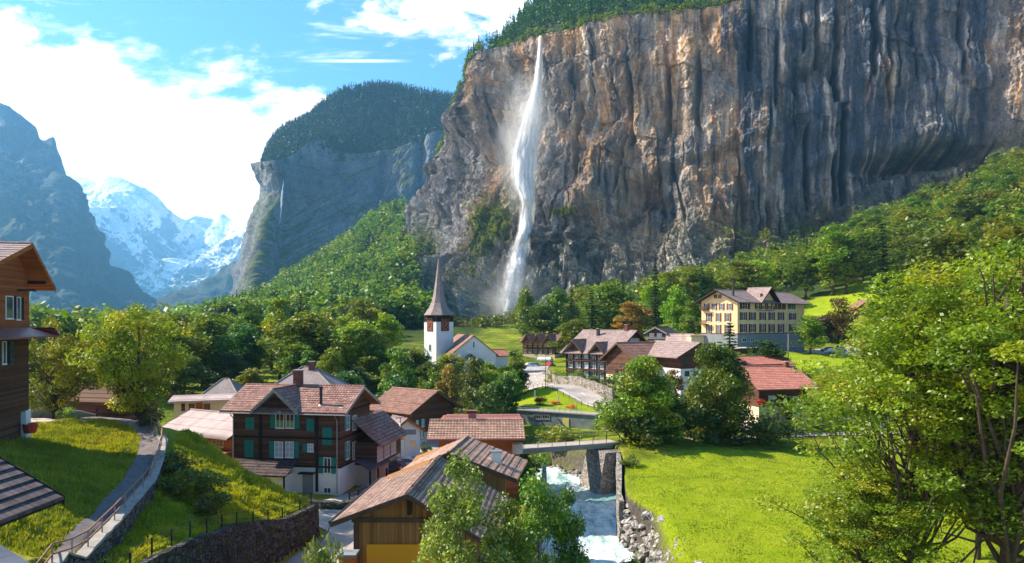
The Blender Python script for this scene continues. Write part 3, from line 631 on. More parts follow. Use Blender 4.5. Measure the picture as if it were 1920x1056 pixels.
# overhang bands / caves
def band(cpx, cpy, wx, wy, tilt=0.0): return np.exp(-(((pxc - cpx) / wx) ** 2)) * np.exp(-(((pyc - cpy - tilt * (pxc - cpx) + 9 * fbm(pxc * .03, 2.0, 5.0, 3)) / wy) ** 2))
cave = 80 * band(1745, 296, 115, 15, -.12) + 20 * band(1660, 322, 60, 8, -.3) + 14 * band(1240, 380, 60, 12, .25) + 16 * band(1215, 355, 26, 20) + 12 * band(1330, 300, 90, 9, -.35) + 12 * band(1560, 395, 90, 9, .1) + 16 * band(1030, 470, 70, 10, -.2) + 22 * band(1110, 470, 24, 60) + 10 * band(1180, 420, 60, 9, -.5) + 10 * band(880, 420, 20, 60, 1.2) + 22 * band(932, 230, 42, 130)
bulge = 14 * band(1290, 200, 20, 200, .0) + 10 * band(1150, 300, 26, 90, .0) + 12 * band(905, 160, 16, 90) + 8 * band(1290, 430, 60, 40)
disp_h = -crev - cave
disp = -d1 + (.12) * d2 + d3 + blk - crk - crk2 + strata + blocky + pillar + bulge
edge = sstep(0, .012, u)
rimfade = 1 - .55 * sstep(.93, 1, v)
NH = N * [1, 1, 0]; NH /= np.linalg.norm(NH, axis=2)[..., None] + 1e-9
A2 = A + N * (disp * rimfade)[..., None] + NH * (disp_h * rimfade)[..., None]
x, y, z = A2[..., 0], A2[..., 1], A2[..., 2]
N2 = normals(A2)
if N2[NRc // 2, NCc // 2, 1] > 0: N2 = -N2
# mineral staining, with right-hand shade and raking light put into the colours
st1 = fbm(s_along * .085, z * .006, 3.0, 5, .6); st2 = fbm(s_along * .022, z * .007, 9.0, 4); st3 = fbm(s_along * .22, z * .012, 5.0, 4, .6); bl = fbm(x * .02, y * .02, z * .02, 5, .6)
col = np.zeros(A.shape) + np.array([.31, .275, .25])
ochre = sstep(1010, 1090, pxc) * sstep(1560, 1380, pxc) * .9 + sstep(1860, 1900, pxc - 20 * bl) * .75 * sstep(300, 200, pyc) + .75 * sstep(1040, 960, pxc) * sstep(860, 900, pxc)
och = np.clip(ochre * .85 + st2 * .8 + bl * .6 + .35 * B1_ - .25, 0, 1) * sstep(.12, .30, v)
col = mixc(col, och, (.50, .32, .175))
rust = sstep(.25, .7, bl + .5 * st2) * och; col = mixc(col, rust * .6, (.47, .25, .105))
blue = np.clip(sstep(1300, 1520, pxc) * sstep(1900, 1840, pxc - 20 * bl) * .80 + .75 * sstep(.0, .45, st1 + .4 * st2) * sstep(.25, .5, v) * (.6 + .4 * sstep(1150, 1300, pxc)), 0, 1); blue *= sstep(.10, .30, v) * np.clip(1 - .75 * sstep(.1, .6, -st1 - .35 * st2 + .3 * bl), .1, 1)  # blue streaks, plus shade of the right wall put into the colour
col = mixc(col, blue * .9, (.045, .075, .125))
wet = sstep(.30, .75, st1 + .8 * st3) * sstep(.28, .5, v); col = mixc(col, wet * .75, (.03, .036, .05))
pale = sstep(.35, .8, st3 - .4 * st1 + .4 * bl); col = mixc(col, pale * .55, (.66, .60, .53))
greyl = sstep(900, 820, pxc) * .75; col = mixc(col, greyl * sstep(-.3, .4, bl + st3 * .4), (.33, .325, .34))  # grey left flank, lightened in colour for the raking light
lowrock = sstep(.36, .16, v) * sstep(1420, 1250, pxc); col = mixc(col, lowrock * .85, (.52, .48, .46));  # pale foot rock, its lit look put into the colour too
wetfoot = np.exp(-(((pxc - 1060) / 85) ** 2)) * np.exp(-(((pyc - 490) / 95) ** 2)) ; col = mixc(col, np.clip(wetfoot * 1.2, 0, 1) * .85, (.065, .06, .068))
col = mixc(col, np.clip(sstep(.28, .6, ridged(x * .05, y * .05, z * .06, 4) * .4 + bl * .3) * wetfoot, 0, 1) * .75, (.62, .58, .56))  # pale glints on the wet rock, painted into the colour
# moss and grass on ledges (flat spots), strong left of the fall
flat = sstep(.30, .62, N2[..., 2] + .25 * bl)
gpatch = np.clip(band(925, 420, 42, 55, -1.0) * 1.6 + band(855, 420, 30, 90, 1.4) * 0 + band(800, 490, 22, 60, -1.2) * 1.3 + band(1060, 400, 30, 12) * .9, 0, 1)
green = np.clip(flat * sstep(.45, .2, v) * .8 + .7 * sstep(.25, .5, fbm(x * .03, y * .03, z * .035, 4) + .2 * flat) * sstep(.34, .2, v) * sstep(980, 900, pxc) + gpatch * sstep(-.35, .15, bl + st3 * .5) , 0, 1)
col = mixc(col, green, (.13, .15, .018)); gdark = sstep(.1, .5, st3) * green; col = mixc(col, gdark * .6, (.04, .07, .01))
col *= (1 + .16 * st3 + .15 * bl + .34 * B2_ + .26 * B1_ + .16 * B3_)[..., None]; col *= (1 - .45 * np.clip(crk / 7 + crk2 / 5, 0, 1))[..., None]; col = np.clip(col, .01, .8)  # tone varied per block, darker along the cracks
# close the rim back into the mountain
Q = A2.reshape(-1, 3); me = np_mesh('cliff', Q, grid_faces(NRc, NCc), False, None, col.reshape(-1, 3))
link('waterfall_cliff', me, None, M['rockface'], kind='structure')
CL_rim = A2[-1].copy(); CL_grid = A2; CL_px = pxc; CL_py = pyc

# wooded slope above the rim
def slope_above(rimline, back, up, n=26, amp=6.0, name='wooded_slope', minz=0):
    R_ = rimline; out = []
    for k in range(n + 1):
        t_ = k / n; p = R_ + np.array([0, 1, 0])[None] * back * t_ + np.array([0, 0, 1])[None] * (up * (t_ ** .9))[:, None] if hasattr(up, '__len__') else R_ + np.array([[0, back * t_, up * t_]])
        p = p.copy(); p[:, 2] += amp * t_ * fbm(p[:, 0] * .02, p[:, 1] * .02, 1.0, 3); out.append(p)
    return np.array(out)
i_u = np.linspace(0, 1, NCc)
rpx = CL_rim[:, 0] / CL_rim[:, 1] * F + 960
up = np.interp(rpx, [795, 850, 872, 900, 960, 1010, 1100, 1250, 1420, 2200], [6, 8, 14, 34, 95, 120, 120, 120, 110, 100])
SA = slope_above(CL_rim[::3] + np.array([[0, -.5, -1.5]]), 190, up[::3], 24)
cS = np.zeros((SA.shape[0] * SA.shape[1], 3)) + np.array([.03, .055, .012])
link('wooded_slope', np_mesh('wooded_slope', SA.reshape(-1, 3), grid_faces(*SA.shape[:2]), True, None, cS), None, M['rockface'], kind='structure')

# far cliff across the side valley
fc = [
 [(440, 625, 2600), (455, 600, 1700), (500, 590, 1730), (560, 560, 1800), (620, 530, 1880), (700, 490, 1950), (760, 440, 2030), (830, 420, 2100), (930, 420, 2200)],
 [(452, 560, 2650), (472, 510, 1808), (520, 500, 1826), (580, 480, 1896), (640, 445, 1972), (700, 400, 2020), (760, 360, 2080), (830, 340, 2140), (930, 340, 2250)],
 [(470, 440, 2700), (487, 412, 1888), (535, 430, 1911), (590, 410, 1970), (650, 380, 2048), (705, 350, 2101), (765, 325, 2136), (830, 310, 2180), (930, 300, 2290)],
 [(505, 360, 2700), (516, 368, 1987), (545, 370, 1955), (600, 355, 2023), (655, 335, 2096), (710, 315, 2153), (770, 300, 2182), (830, 280, 2210), (930, 270, 2320)],
 [(492, 302, 2650), (500, 302, 1930), (545, 292, 1955), (596, 262, 2034), (650, 285, 2108), (712, 285, 2178), (775, 270, 2219), (830, 250, 2240), (930, 240, 2350)]]
NRf, NCf = 260, 420
B_ = surf(fc, NRf, NCf); Nf = normals(B_)
if Nf[NRf // 2, NCf // 2, 1] > 0: Nf = -Nf
x, y, z = B_[..., 0], B_[..., 1], B_[..., 2]; sa = x - .6 * y; bbx = x / y * F + 960; bby = 600 - (z - CAMZ) / y * F; v = np.linspace(0, 1, NRf)[:, None] + 0 * x
dd = 26 * fbm(sa * .004, z * .003, 2, 4) + 16 * ridged(sa * .010 + .3 * fbm(x * .004, y * .004, z * .004, 3), z * .004, 4, 5, .55) * .5 + 7 * fbm(sa * .03, z * .016, 7, 5, .6)
dd -= 30 * np.exp(-((bbx - 705 - (370 - bby) * .25) / 9) ** 2) * sstep(280, 310, bby) + 26 * np.exp(-((bbx - 790) / 8) ** 2)
B2 = B_ + Nf * dd[..., None]; Nf2 = normals(B2)
if Nf2[NRf // 2, NCf // 2, 1] > 0: Nf2 = -Nf2
st = fbm(sa * .03, z * .004, 3, 5, .6); bl = fbm(x * .006, y * .006, z * .006, 4)
col = np.zeros(B_.shape) + np.array([.14, .165, .20]); col = mixc(col, sstep(-.2, .5, bl) * .4, (.24, .21, .18)); col = mixc(col, sstep(.1, .6, st) * .6, (.10, .105, .12)); col = mixc(col, sstep(.3, .7, -st) * .5, (.26, .27, .28))  # dark bluish base carries the blue shade of the distant face
col = mixc(col, np.clip(sstep(.35, .7, Nf2[..., 2] + .3 * bl), 0, 1), (.06, .085, .02)); col *= (1 + .2 * fbm(sa * .08, z * .02, 1, 4))[..., None]
M['rockface_far'] = rock_mat('far_cliff_rock', 9.0, .03)
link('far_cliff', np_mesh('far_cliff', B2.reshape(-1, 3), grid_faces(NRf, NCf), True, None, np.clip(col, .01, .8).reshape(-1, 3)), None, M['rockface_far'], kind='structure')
# forested dome above the far cliff
dome = [[(490, 319, 2640), (500, 320, 1935), (545, 310, 1960), (596, 280, 2039), (650, 303, 2113), (712, 303, 2183), (775, 288, 2224), (830, 268, 2245), (930, 256, 2355)],
        [(500, 290, 2750), (520, 268, 2276), (565, 248, 2281), (620, 230, 2360), (680, 235, 2357), (730, 230, 2410), (790, 230, 2368), (850, 225, 2396), (930, 215, 2450)],
        [(506, 284, 2900), (528, 256, 2650), (575, 230, 2500), (630, 190, 2476), (690, 178, 2523), (740, 178, 2533), (800, 188, 2531), (860, 196, 2509), (940, 196, 2550)],
        [(508, 282, 3000), (530, 254, 2750), (578, 228, 2650), (634, 188, 2550), (694, 172, 2500), (745, 173, 2695), (805, 184, 2687), (865, 194, 2665), (940, 196, 2700)]]
D_ = surf(dome, 60, 140)
link('forest_dome', np_mesh('forest_dome', D_.reshape(-1, 3), grid_faces(60, 140), True, None, np.zeros((60 * 140, 3)) + np.array([.02, .045, .012])), None, M['rockface'], kind='structure')

# mountains further up the valley
def massif(name, sil, run, zfoot, nr, nc, amp, freq, colfn, mt, prof=1.0, dirv=(0, -1), back=True):
    S = np.array([tuple(P(*p)) for p in sil]); S = catmull(S, nc)
    T = np.linspace(0, 1, nr)[:, None]
    dx_, dy_ = Vector(dirv).normalized()
    X_ = S[None, :, 0] + dx_ * run * T; Y_ = S[None, :, 1] + dy_ * run * T; Z_ = zfoot + (S[None, :, 2] - zfoot) * (1 - T ** prof)
    A = np.stack([X_, Y_, Z_], 2); Nn = normals(A); 
    if Nn[nr // 2, nc // 2, 2] < 0: Nn = -Nn
    dsp = ridged(X_ * freq, Y_ * freq, Z_ * freq * .8, 6, .52) - .8
    fade = sstep(0, .15, T) * .88 + .12
    A = A + Nn * (amp * dsp * fade)[..., None]; A[0, :, 2] += amp * .12 * fbm(S[:, 0] * freq * 8, 0, 0, 4)
    Nn = normals(A); Nn = -Nn if Nn[nr // 2, nc // 2, 2] < 0 else Nn
    c = colfn(A, Nn, dsp)
    bk = A[0].copy(); bk[:, 0] -= dx_ * run * .5; bk[:, 1] -= dy_ * run * .5; bk[:, 2] = zfoot
    A = np.concatenate([bk[None], A], 0); c = np.concatenate([c[:1], c], 0)
    return link(name, np_mesh(name, A.reshape(-1, 3), grid_faces(nr + 1, nc), True, None, np.clip(c, .01, .95).reshape(-1, 3)), None, mt, kind='structure')
def c_left(A, N_, d):
    x, y, z = A[..., 0], A[..., 1], A[..., 2]; bl = fbm(x * .003, y * .003, z * .003, 5, .6)
    c = np.zeros(A.shape) + np.array([.055, .085, .13]); c = mixc(c, sstep(.1, .6, bl) * .7, (.26, .22, .20)); c = mixc(c, sstep(.1, .6, -bl), (.08, .10, .13))  # blue of shade and haze put into the rock colour
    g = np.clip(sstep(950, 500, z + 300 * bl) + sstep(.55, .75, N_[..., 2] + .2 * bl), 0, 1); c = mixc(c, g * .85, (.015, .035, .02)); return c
M['mountain'] = rock_mat('mountain_rock', 30, .006)
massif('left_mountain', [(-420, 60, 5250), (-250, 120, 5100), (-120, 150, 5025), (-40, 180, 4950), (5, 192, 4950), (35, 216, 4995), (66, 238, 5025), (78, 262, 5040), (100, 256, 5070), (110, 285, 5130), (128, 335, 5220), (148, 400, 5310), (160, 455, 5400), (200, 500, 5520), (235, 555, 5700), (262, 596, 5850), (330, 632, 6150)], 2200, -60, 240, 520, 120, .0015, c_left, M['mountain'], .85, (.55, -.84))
def c_snow(A, N_, d):
    x, y, z = A[..., 0], A[..., 1], A[..., 2]; bl = fbm(x * .0012, y * .0012, z * .0012, 5, .6); f2_ = fbm(x * .004, y * .004, z * .004, 4, .6)
    c = np.zeros(A.shape) + np.array([.12, .17, .25]); c = mixc(c, sstep(.0, .6, f2_) * .5, (.20, .23, .28)); c = mixc(c, sstep(700, 450, z + 200 * bl), (.10, .13, .09))  # bluish rock base carries the tint of distance haze
    s_ = sstep(.05, .3, (z - 500) / 1300 + bl * .45 + f2_ * .3 + (N_[..., 2] - .55) * 1.0 - .06)
    return mixc(c, s_, (.93, .94, .96))
M['snow'] = rock_mat('snow_and_rock', 25, .003)
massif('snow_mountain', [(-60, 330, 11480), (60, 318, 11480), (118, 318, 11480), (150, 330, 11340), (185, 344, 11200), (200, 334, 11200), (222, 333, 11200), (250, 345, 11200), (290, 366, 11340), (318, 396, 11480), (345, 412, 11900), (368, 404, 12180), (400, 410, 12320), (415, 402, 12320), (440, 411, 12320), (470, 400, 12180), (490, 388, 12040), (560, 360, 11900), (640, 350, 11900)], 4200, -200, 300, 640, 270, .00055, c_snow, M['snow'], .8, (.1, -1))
massif('valley_ridge', [(335, 603, 7800), (380, 585, 7500), (420, 560, 7200), (450, 530, 6900), (480, 495, 6600), (520, 440, 6300), (600, 400, 6300)], 1300, -60, 90, 160, 120, .0014, c_left, M['mountain'], 1.0, (-.35, -.94))
# ---------------------------------------------------------------- building kit
class Frame:
    """local frame of a building: origin at front-left corner, X along the front, Y inwards"""
    def __init__(s, name, p0, p1, zb, **kw):
        s.w = math.hypot(p1[0] - p0[0], p1[1] - p0[1]); s.rz = math.atan2(p1[1] - p0[1], p1[0] - p0[0]); s.zb = zb
        s.o = Vector((p0[0], p0[1], zb)); s.root = empty(name, s.o, s.rz, **kw)
        c, n = math.cos(s.rz), math.sin(s.rz); s.X = Vector((c, n, 0)); s.Y = Vector((-n, c, 0))
    def face(s, f, depth=0, off=0):
        if f == 'front': return s.o + s.Y * off, s.X, -s.Y, 0.0, lambda u: (u, off)
        if f == 'right': return s.o + s.X * (s.w + off), s.Y, s.X, math.pi / 2, lambda u: (s.w + off, u)
        if f == 'left': return s.o + s.X * off, s.Y, -s.X, -math.pi / 2, lambda u: (off, u)
    def hit(s, f, px, py, off=0):
        o, u, n, r, q = s.face(f, 0, off); ray = Vector(((px - 960) / F, 1, (600 - py) / F)); cpos = Vector((0, 0, CAMZ))
        t_ = (o - cpos).dot(n) / ray.dot(n); h = cpos + ray * t_; return (h - o).dot(u), h.z - s.zb
def xy(px, d): return ((px - 960) / F * d, d)
_cache = {}
def win_mesh(w_, h_, nx, ny, fr=.07):
    k = ('w', round(w_, 2), round(h_, 2), nx, ny, fr)
    if k not in _cache:
        b = MB(); y0, y1 = -.07, .02
        b.box(0, y0, 0, fr, y1, h_).box(w_ - fr, y0, 0, w_, y1, h_).box(fr, y0, 0, w_ - fr, y1, fr).box(fr, y0, h_ - fr, w_ - fr, y1, h_)
        m_ = fr * .7
        for i in range(1, nx): x_ = w_ * i / nx; b.box(x_ - m_ / 2, y0 + .012, fr, x_ + m_ / 2, y1, h_ - fr)
        for j in range(1, ny): z_ = h_ * j / ny; b.box(fr, y0 + .02, z_ - m_ * .35, w_ - fr, y1, z_ + m_ * .35)
        b.box(-.05, -.12, -.06, w_ + .05, y1, -.003)
        g = MB().box(fr, -.022, fr, w_ - fr, .01, h_ - fr)
        _cache[k] = (b.mesh('window'), g.mesh('pane'))
    return _cache[k]
def shut_mesh(w_, h_):
    k = ('s', round(w_, 2), round(h_, 2))
    if k not in _cache:
        b = MB().box(0, -.075, 0, .07, -.035, h_).box(w_ - .07, -.075, 0, w_, -.035, h_).box(.07, -.075, 0, w_ - .07, -.035, .09).box(.07, -.075, h_ - .09, w_ - .07, -.035, h_).box(.07, -.075, h_ * .5 - .04, w_ - .07, -.035, h_ * .5 + .04)
        n = max(3, int(h_ / .16))
        for i in range(n):
            z_ = .09 + (h_ - .18) * i / n; dz = (h_ - .18) / n
            b.hexa([(.07, -.045, z_), (w_ - .07, -.045, z_), (w_ - .07, -.035, z_ + dz), (.07, -.035, z_ + dz), (.07, -.068, z_), (w_ - .07, -.068, z_), (w_ - .07, -.045, z_ + dz), (.07, -.045, z_ + dz)])
        b.box(.02, -.04, .02, w_ - .02, -.03, h_ - .02)
        _cache[k] = b.mesh('shutter')
    return _cache[k]
def put(o, fr, f, u, z, off=0):
    _, _, _, r, q = fr.face(f, 0, off); a = q(u); o.location = (a[0], a[1], z); o.rotation_euler = (0, 0, r)
def mlink(name, me, parent, mt):
    key = (me.name, mt.name)
    if key not in _cache:
        m2 = me.copy() if me.materials else me; m2.materials.clear(); m2.materials.append(mt); _cache[key] = m2
    o = bpy.data.objects.new(name, _cache[key]); COL.objects.link(o); o.parent = parent; return o
def window(fr, f, u, z, w_, h_, nx=2, ny=2, frame='paint_white', pane='glass', shut=None, sides='LR', sw=None, off=0, closed=False, parent=None):
    """u,z = lower left corner as seen from outside"""
    root = parent or fr.root; left = f == 'left'
    def at_(o, du): put(o, fr, f, (u + w_ - du) if left else (u + du), z, off)
    if closed:
        for i in range(2):
            s_ = mlink('shutter', shut_mesh(w_ / 2 - .01, h_), root, M[shut]); at_(s_, i * w_ / 2)
        return
    a, g = win_mesh(w_, h_, nx, ny); o = mlink('window', a, root, M[frame]); at_(o, 0)
    p = mlink('pane', g, o, M[pane])
    if shut:
        sw = sw or w_ * .5
        for sd in sides:
            s_ = mlink('shutter', shut_mesh(sw, h_), root, M[shut]); at_(s_, -sw - .02 if sd == 'L' else w_ + .02)
    return o
def winpx(fr, f, x0, y0, x1, y1, **kw):
    """rectangle read off the photograph, put on the wall plane"""
    off = kw.get('off', 0); xm = (x0 + x1) / 2; ym = (y0 + y1) / 2
    ua, _ = fr.hit(f, x0, ym, off); ub, _ = fr.hit(f, x1, ym, off); um, za = fr.hit(f, xm, y1, off); _, zb_ = fr.hit(f, xm, y0, off)
    u0, u1 = min(ua, ub), max(ua, ub); inc = kw.pop('incl', False)
    if inc: q = (u1 - u0) * .25; kw['sw'] = q - .02; u0 += q; u1 -= q
    return window(fr, f, u0, za, u1 - u0, zb_ - za, **kw)
def slope_slab(b, T, a0, a1, b0, z0, b1, z1, th, rows=0, lift=.06):
    """roof slope between (b0,z0) eave and (b1,z1) ridge, along a0..a1; stepped tile courses"""
    n = max(rows, 1)
    for i in range(n):
        t0, t1 = i / n, min(1, (i + 1.12) / n); l = lift if rows else 0
        p = lambda t_: (b0 + (b1 - b0) * t_, z0 + (z1 - z0) * t_)
        (ba, za), (bb, zb_) = p(t0), p(t1 if i < n - 1 else 1)
        b.hexa([T(a0, ba, za), T(a1, ba, za), T(a1, bb, zb_), T(a0, bb, zb_), T(a0, ba, za + th + l), T(a1, ba, za + th + l), T(a1, bb, zb_ + th), T(a0, bb, zb_ + th)])
    return b
def gable_roof(parent, axis, L, W, hL, hR, rb, zr, oe, og, tile, board='wood_grey', rows=12, th=.10, a_from=0.0, bo=0.0, verge='wood_grey', gutter=None, ridge=True, oeR=None, name='roof'):
    """bo = offset across; ridge at b=rb"""
    T = (lambda a, b_, z: (a, b_ + bo, z)) if axis == 'x' else (lambda a, b_, z: (b_ + bo, a, z))
    oeR = oe if oeR is None else oeR
    rl = (zr - hL) / rb; rr_ = (zr - hR) / (W - rb); a0, a1 = a_from - og, L + og
    e0, z0 = -oe, hL - oe * rl; e1, z1 = W + oeR, hR - oeR * rr_
    bd = MB(); slope_slab(bd, T, a0 + .05, a1 - .05, e0 + .04, z0 + .01, rb, zr, .10); slope_slab(bd, T, a0 + .05, a1 - .05, e1 - .04, z1 + .01, rb, zr, .10)
    tl = MB(); slope_slab(tl, T, a0, a1, e0, z0 + .115, rb, zr + .115, th, rows); slope_slab(tl, T, a0, a1, e1, z1 + .115, rb, zr + .115, th, rows)
    r = tl.build(name, M[tile], parent); bd.build('roof_boards', M[board], r)
    if verge:
        for a in (a0 - .04, a1):
            for (e, ze) in ((e0, z0), (e1, z1)):
                b = MB(); sg = 1 if e < rb else -1
                pts = [T(a, e - sg * .02, ze - .12), T(a, rb, zr - .12), T(a, rb, zr + .27), T(a, e - sg * .02, ze + .27)]
                off = Vector(T(a + .04, 0, 0)) - Vector(T(a, 0, 0)); b.prism(pts, off); b.build('verge_board', M[verge], r)
    if ridge:
        b = MB().tube([T(a0 - .02, rb, zr + .2 + th * .5), T(a1 + .02, rb, zr + .2 + th * .5)], .13, 8); b.build('ridge_cap', M[tile], r)
    if gutter:
        for (e, ze, sg) in ((e0, z0, -1), (e1, z1, 1)):
            MB().tube([T(a0, e + sg * .09, ze + .02), T(a1, e + sg * .09, ze + .02)], .07, 6).build('gutter', M[gutter], r)
    return r
def walls(fr, axis, L, W, hL, hR, rb, zr, mt, z0=0.0, name='wall', sink=.03):
    T = (lambda a, b_, z: Vector((a, b_, z))) if axis == 'x' else (lambda a, b_, z: Vector((b_, a, z)))
    b = MB(); pts = [T(0, 0, z0), T(0, W, z0), T(0, W, hR - sink), T(0, rb, zr - sink), T(0, 0, hL - sink)]
    b.prism(pts, T(L, 0, 0) - T(0, 0, 0)); return b.build(name, M[mt], fr.root)
def plinth(fr, D, z0, z1, mt, proud=.06, name='plinth', inset=0.0):
    p = proud - inset; return MB().box(-p, -p, z0, fr.w + p, D + p, z1).build(name, M[mt], fr.root)
def cross_gable(fr, xc, hw, zf, zp, y0, y1, tile, wmt, rows=6, verge='wood_grey', og=.8, board='wood_grey', wall_y=0.0):
    """gable facing the front: feet at height zf, peak zp (roof underside), wall plane at wall_y"""
    pts = [(xc - hw, wall_y - .03, zf - 1.2), (xc + hw, wall_y - .03, zf - 1.2), (xc + hw, wall_y - .03, zf), (xc, wall_y - .03, zp - .03), (xc - hw, wall_y - .03, zf)]
    MB().prism([Vector(p) for p in pts], (0, y1 * .5, 0)).build('gable_wall', M[wmt], fr.root)
    return gable_roof(fr.root, 'y', y1, 2 * hw, zf, zf, hw, zp, .45, 0, tile, board, rows, a_from=y0, bo=xc - hw, verge=verge, name='gable_roof')
def chimney(parent, x_, y_, z0, z1, w_=.7, d_=.6, mt='brick', cap='concrete'):
    c = MB().box(x_ - w_ / 2, y_ - d_ / 2, z0, x_ + w_ / 2, y_ + d_ / 2, z1).build('chimney', M[mt], parent)
    MB().box(x_ - w_ / 2 - .08, y_ - d_ / 2 - .08, z1 + .003, x_ + w_ / 2 + .08, y_ + d_ / 2 + .08, z1 + .1).build('chimney_cap', M[cap], c); return c
def hip_roof(parent, w_, d_, h, rise, oe, ridge_frac, tile, th=.12, name='roof'):
    x0, x1, y0, y1 = -oe, w_ + oe, -oe, d_ + oe; k = oe / (d_ / 2 + 1e-6) * rise; rx0, rx1 = w_ / 2 - ridge_frac * w_ / 2, w_ / 2 + ridge_frac * w_ / 2
    z0, z1 = h - k, h + rise; ym = d_ / 2; b = MB()
    A, B2_, C, D = (x0, y0, z0), (x1, y0, z0), (x1, y1, z0), (x0, y1, z0); R0, R1 = (rx0, ym, z1), (rx1, ym, z1)
    b.poly([A, B2_, R1, R0]); b.poly([C, D, R0, R1]); b.poly([B2_, C, R1]); b.poly([D, A, R0])
    lo = lambda p: (p[0], p[1], p[2] - th)
    b.poly([lo(A), lo(B2_), B2_, A]); b.poly([lo(B2_), lo(C), C, B2_]); b.poly([lo(C), lo(D), D, C]); b.poly([lo(D), lo(A), A, D]); b.poly([lo(D), lo(C), lo(B2_), lo(A)])
    r = b.build(name, M[tile], parent)
    for p, q in ((A, R0), (D, R0), (B2_, R1), (C, R1), (R0, R1)):
        if (Vector(p) - Vector(q)).length > .3: MB().tube([Vector(p) + Vector((0, 0, .03)), Vector(q) + Vector((0, 0, .03))], .12, 6).build('ridge_cap', M[tile], r)
    return r
def balcony(fr, f, u0, u1, z, dep=1.1, h=.95, mt='wood_mid', n=None):
    if f == 'left': u0, u1 = -u1, -u0
    b = MB(); b.box(u0, -dep, z - .14, u1, -.02, z); b.box(u0, -dep, z + h - .08, u1, -dep + .08, z + h)
    n = n or int((u1 - u0) / .28)
    for i in range(n + 1):
        x_ = u0 + (u1 - u0 - .12) * i / n; b.box(x_, -dep + .01, z + .003, x_ + .16, -dep + .05, z + h - .083)
    o = b.build('balcony', M[mt], fr.root); put(o, fr, f, 0, 0); return o
# ---------------------------------------------------------------- buildings
# main dark chalet
zb = 2.2
f = Frame('timber_chalet', (-32.2, 86.2), (-19.4, 84.0), zb, label='three storey dark timber chalet with teal shutters and a front cross gable', cat='chalet')
D = 9.5; he = 9.6; zr = 11.7
walls(f, 'x', f.w, D, he, he, D / 2, zr, 'wood_dark', 3.1)
plinth(f, D, -1.5, 3.1, 'plaster', .04)
rf = gable_roof(f.root, 'x', f.w, D, he, he, D / 2, zr, .95, 1.1, 'tile_red', 'wood_gold', 12, .12, verge='wood_grey', gutter='galv')
cross_gable(f, 5.6, 2.45, he - .05, zr + .08, -1.15, D / 2, 'tile_red', 'wood_dark', 9)
u, z_ = f.hit('front', 561, 726, 5); chimney(rf, u, D / 2, zr - .4, zr + 2.0, .95, .8)
u, _ = f.hit('front', 597, 775, 0); c = MB().lathe([(.17, 0), (.17, 2.2), (.24, 2.2), (.24, 2.45), (0.01, 2.5)], (u, .7, he + .15), 10).build('flue', M['iron'], rf)
MB().lathe([(.6, 0), (.2, .35)], (u, .7, he + .22), 10).build('flue_collar', M['galv'], c)
T_ = dict(shut='paint_teal')
for r_ in ((460.5, 783, 477.5, 805), (459, 825, 476, 857), (575, 785, 589, 808), (605, 802, 623, 834)): winpx(f, 'front', *r_, closed=True, **T_)
winpx(f, 'front', 517, 776, 533, 803, sides='L', sw=.62, pane='curtain_green', ny=1, **T_); winpx(f, 'front', 536, 776, 552, 803, sides='R', sw=.62, pane='curtain_green', ny=1, **T_)
winpx(f, 'front', 515, 828, 531, 858, sides='L', sw=.6, pane='curtain', ny=3, **T_); winpx(f, 'front', 535, 828, 551, 858, sides='R', sw=.6, pane='curtain', ny=3, **T_)
winpx(f, 'front', 577, 832, 588, 847, sides='L', sw=.55, pane='curtain', **T_)
winpx(f, 'front', 607, 858, 621, 888, sides='LR', sw=.55, ny=1, off=-.05, **T_); winpx(f, 'front', 607, 914, 621, 925, ny=1, off=-.05)
for ya, yb in ((779, 806), (828, 861)):
    winpx(f, 'right', 648, ya, 654, yb, sides='LR', sw=.45, ny=2, **T_); winpx(f, 'right', 661, ya, 667, yb, sides='R', sw=.45, ny=2, **T_)
ud, zd = f.hit('front', 578, 912); MB().box(ud - .6, -.16, .2, ud + .6, -.05, 2.3).build('door', M['plaster_blue'], f.root); MB().box(ud - .9, -.9, 2.45, ud + .9, -.05, 2.58).build('door_canopy', M['beam_dark'], f.root)
for px_, ya, yb in ((595, 783, 912), (489, 776, 865)):
    uu, _ = f.hit('front', px_, 800); MB().box(uu - .14, -.2, .4 if px_ > 500 else 3.2, uu + .14, -.06, he - .1).build('post', M['beam_dark'], f.root)
for zz in (3.1, 6.3): MB().box(-.1, -.13, zz, f.w + .1, -.012, zz + .22).build('beam', M['beam_dark'], f.root)
for zz in (3.1, 6.3, 9.2): MB().box(f.w + .012, -.1, zz, f.w + .13, D + .1, zz + .2).build('beam', M['beam_dark'], f.root)
for uu in (.1, f.w - .25): MB().tube([(uu, -.75, he - .6), (uu, -.14, he - 1.1), (uu, -.14, .3)], .06, 6).build('downpipe', M['galv'], f.root)
# lean-to roof and its low white wall
b = MB(); slope_slab(b, lambda a, b_, z: (a, b_, z), .1, 8.0, -3.0, 2.5, -.05, 3.75, .12, 6); b.build('lean_to_roof', M['tile_dark'], f.root)
MB().box(3.2, -2.5, -.5, 7.4, -.06, 2.4).build('lean_to_wall', M['plaster'], f.root); MB().box(7.5, -2.6, -.5, 7.65, -2.45, 2.6).build('post', M['beam_dark'], f.root)
# side annex
b = MB(); slope_slab(b, lambda a, b_, z: (b_, a, z), 3.8, 14, f.w + 3.6, 4.9, f.w - .1, 8.0, .14, 10); b.build('annex_roof', M['tile_red'], f.root)
MB().box(f.w + .03, 4.4, 2.6, f.w + 2.7, 13.6, 5.35).build('annex_wall', M['wood_dark'], f.root); MB().box(f.w + .03, 4.5, -1, f.w + 2.6, 13.5, 2.6).build('annex_base', M['plaster_dirty'], f.root)
for y_ in (4.8, 7.2, 9.6):
    window(f, 'right', y_, 3.0, 1.9, 1.8, nx=4, ny=3, off=2.7, pane='curtain')
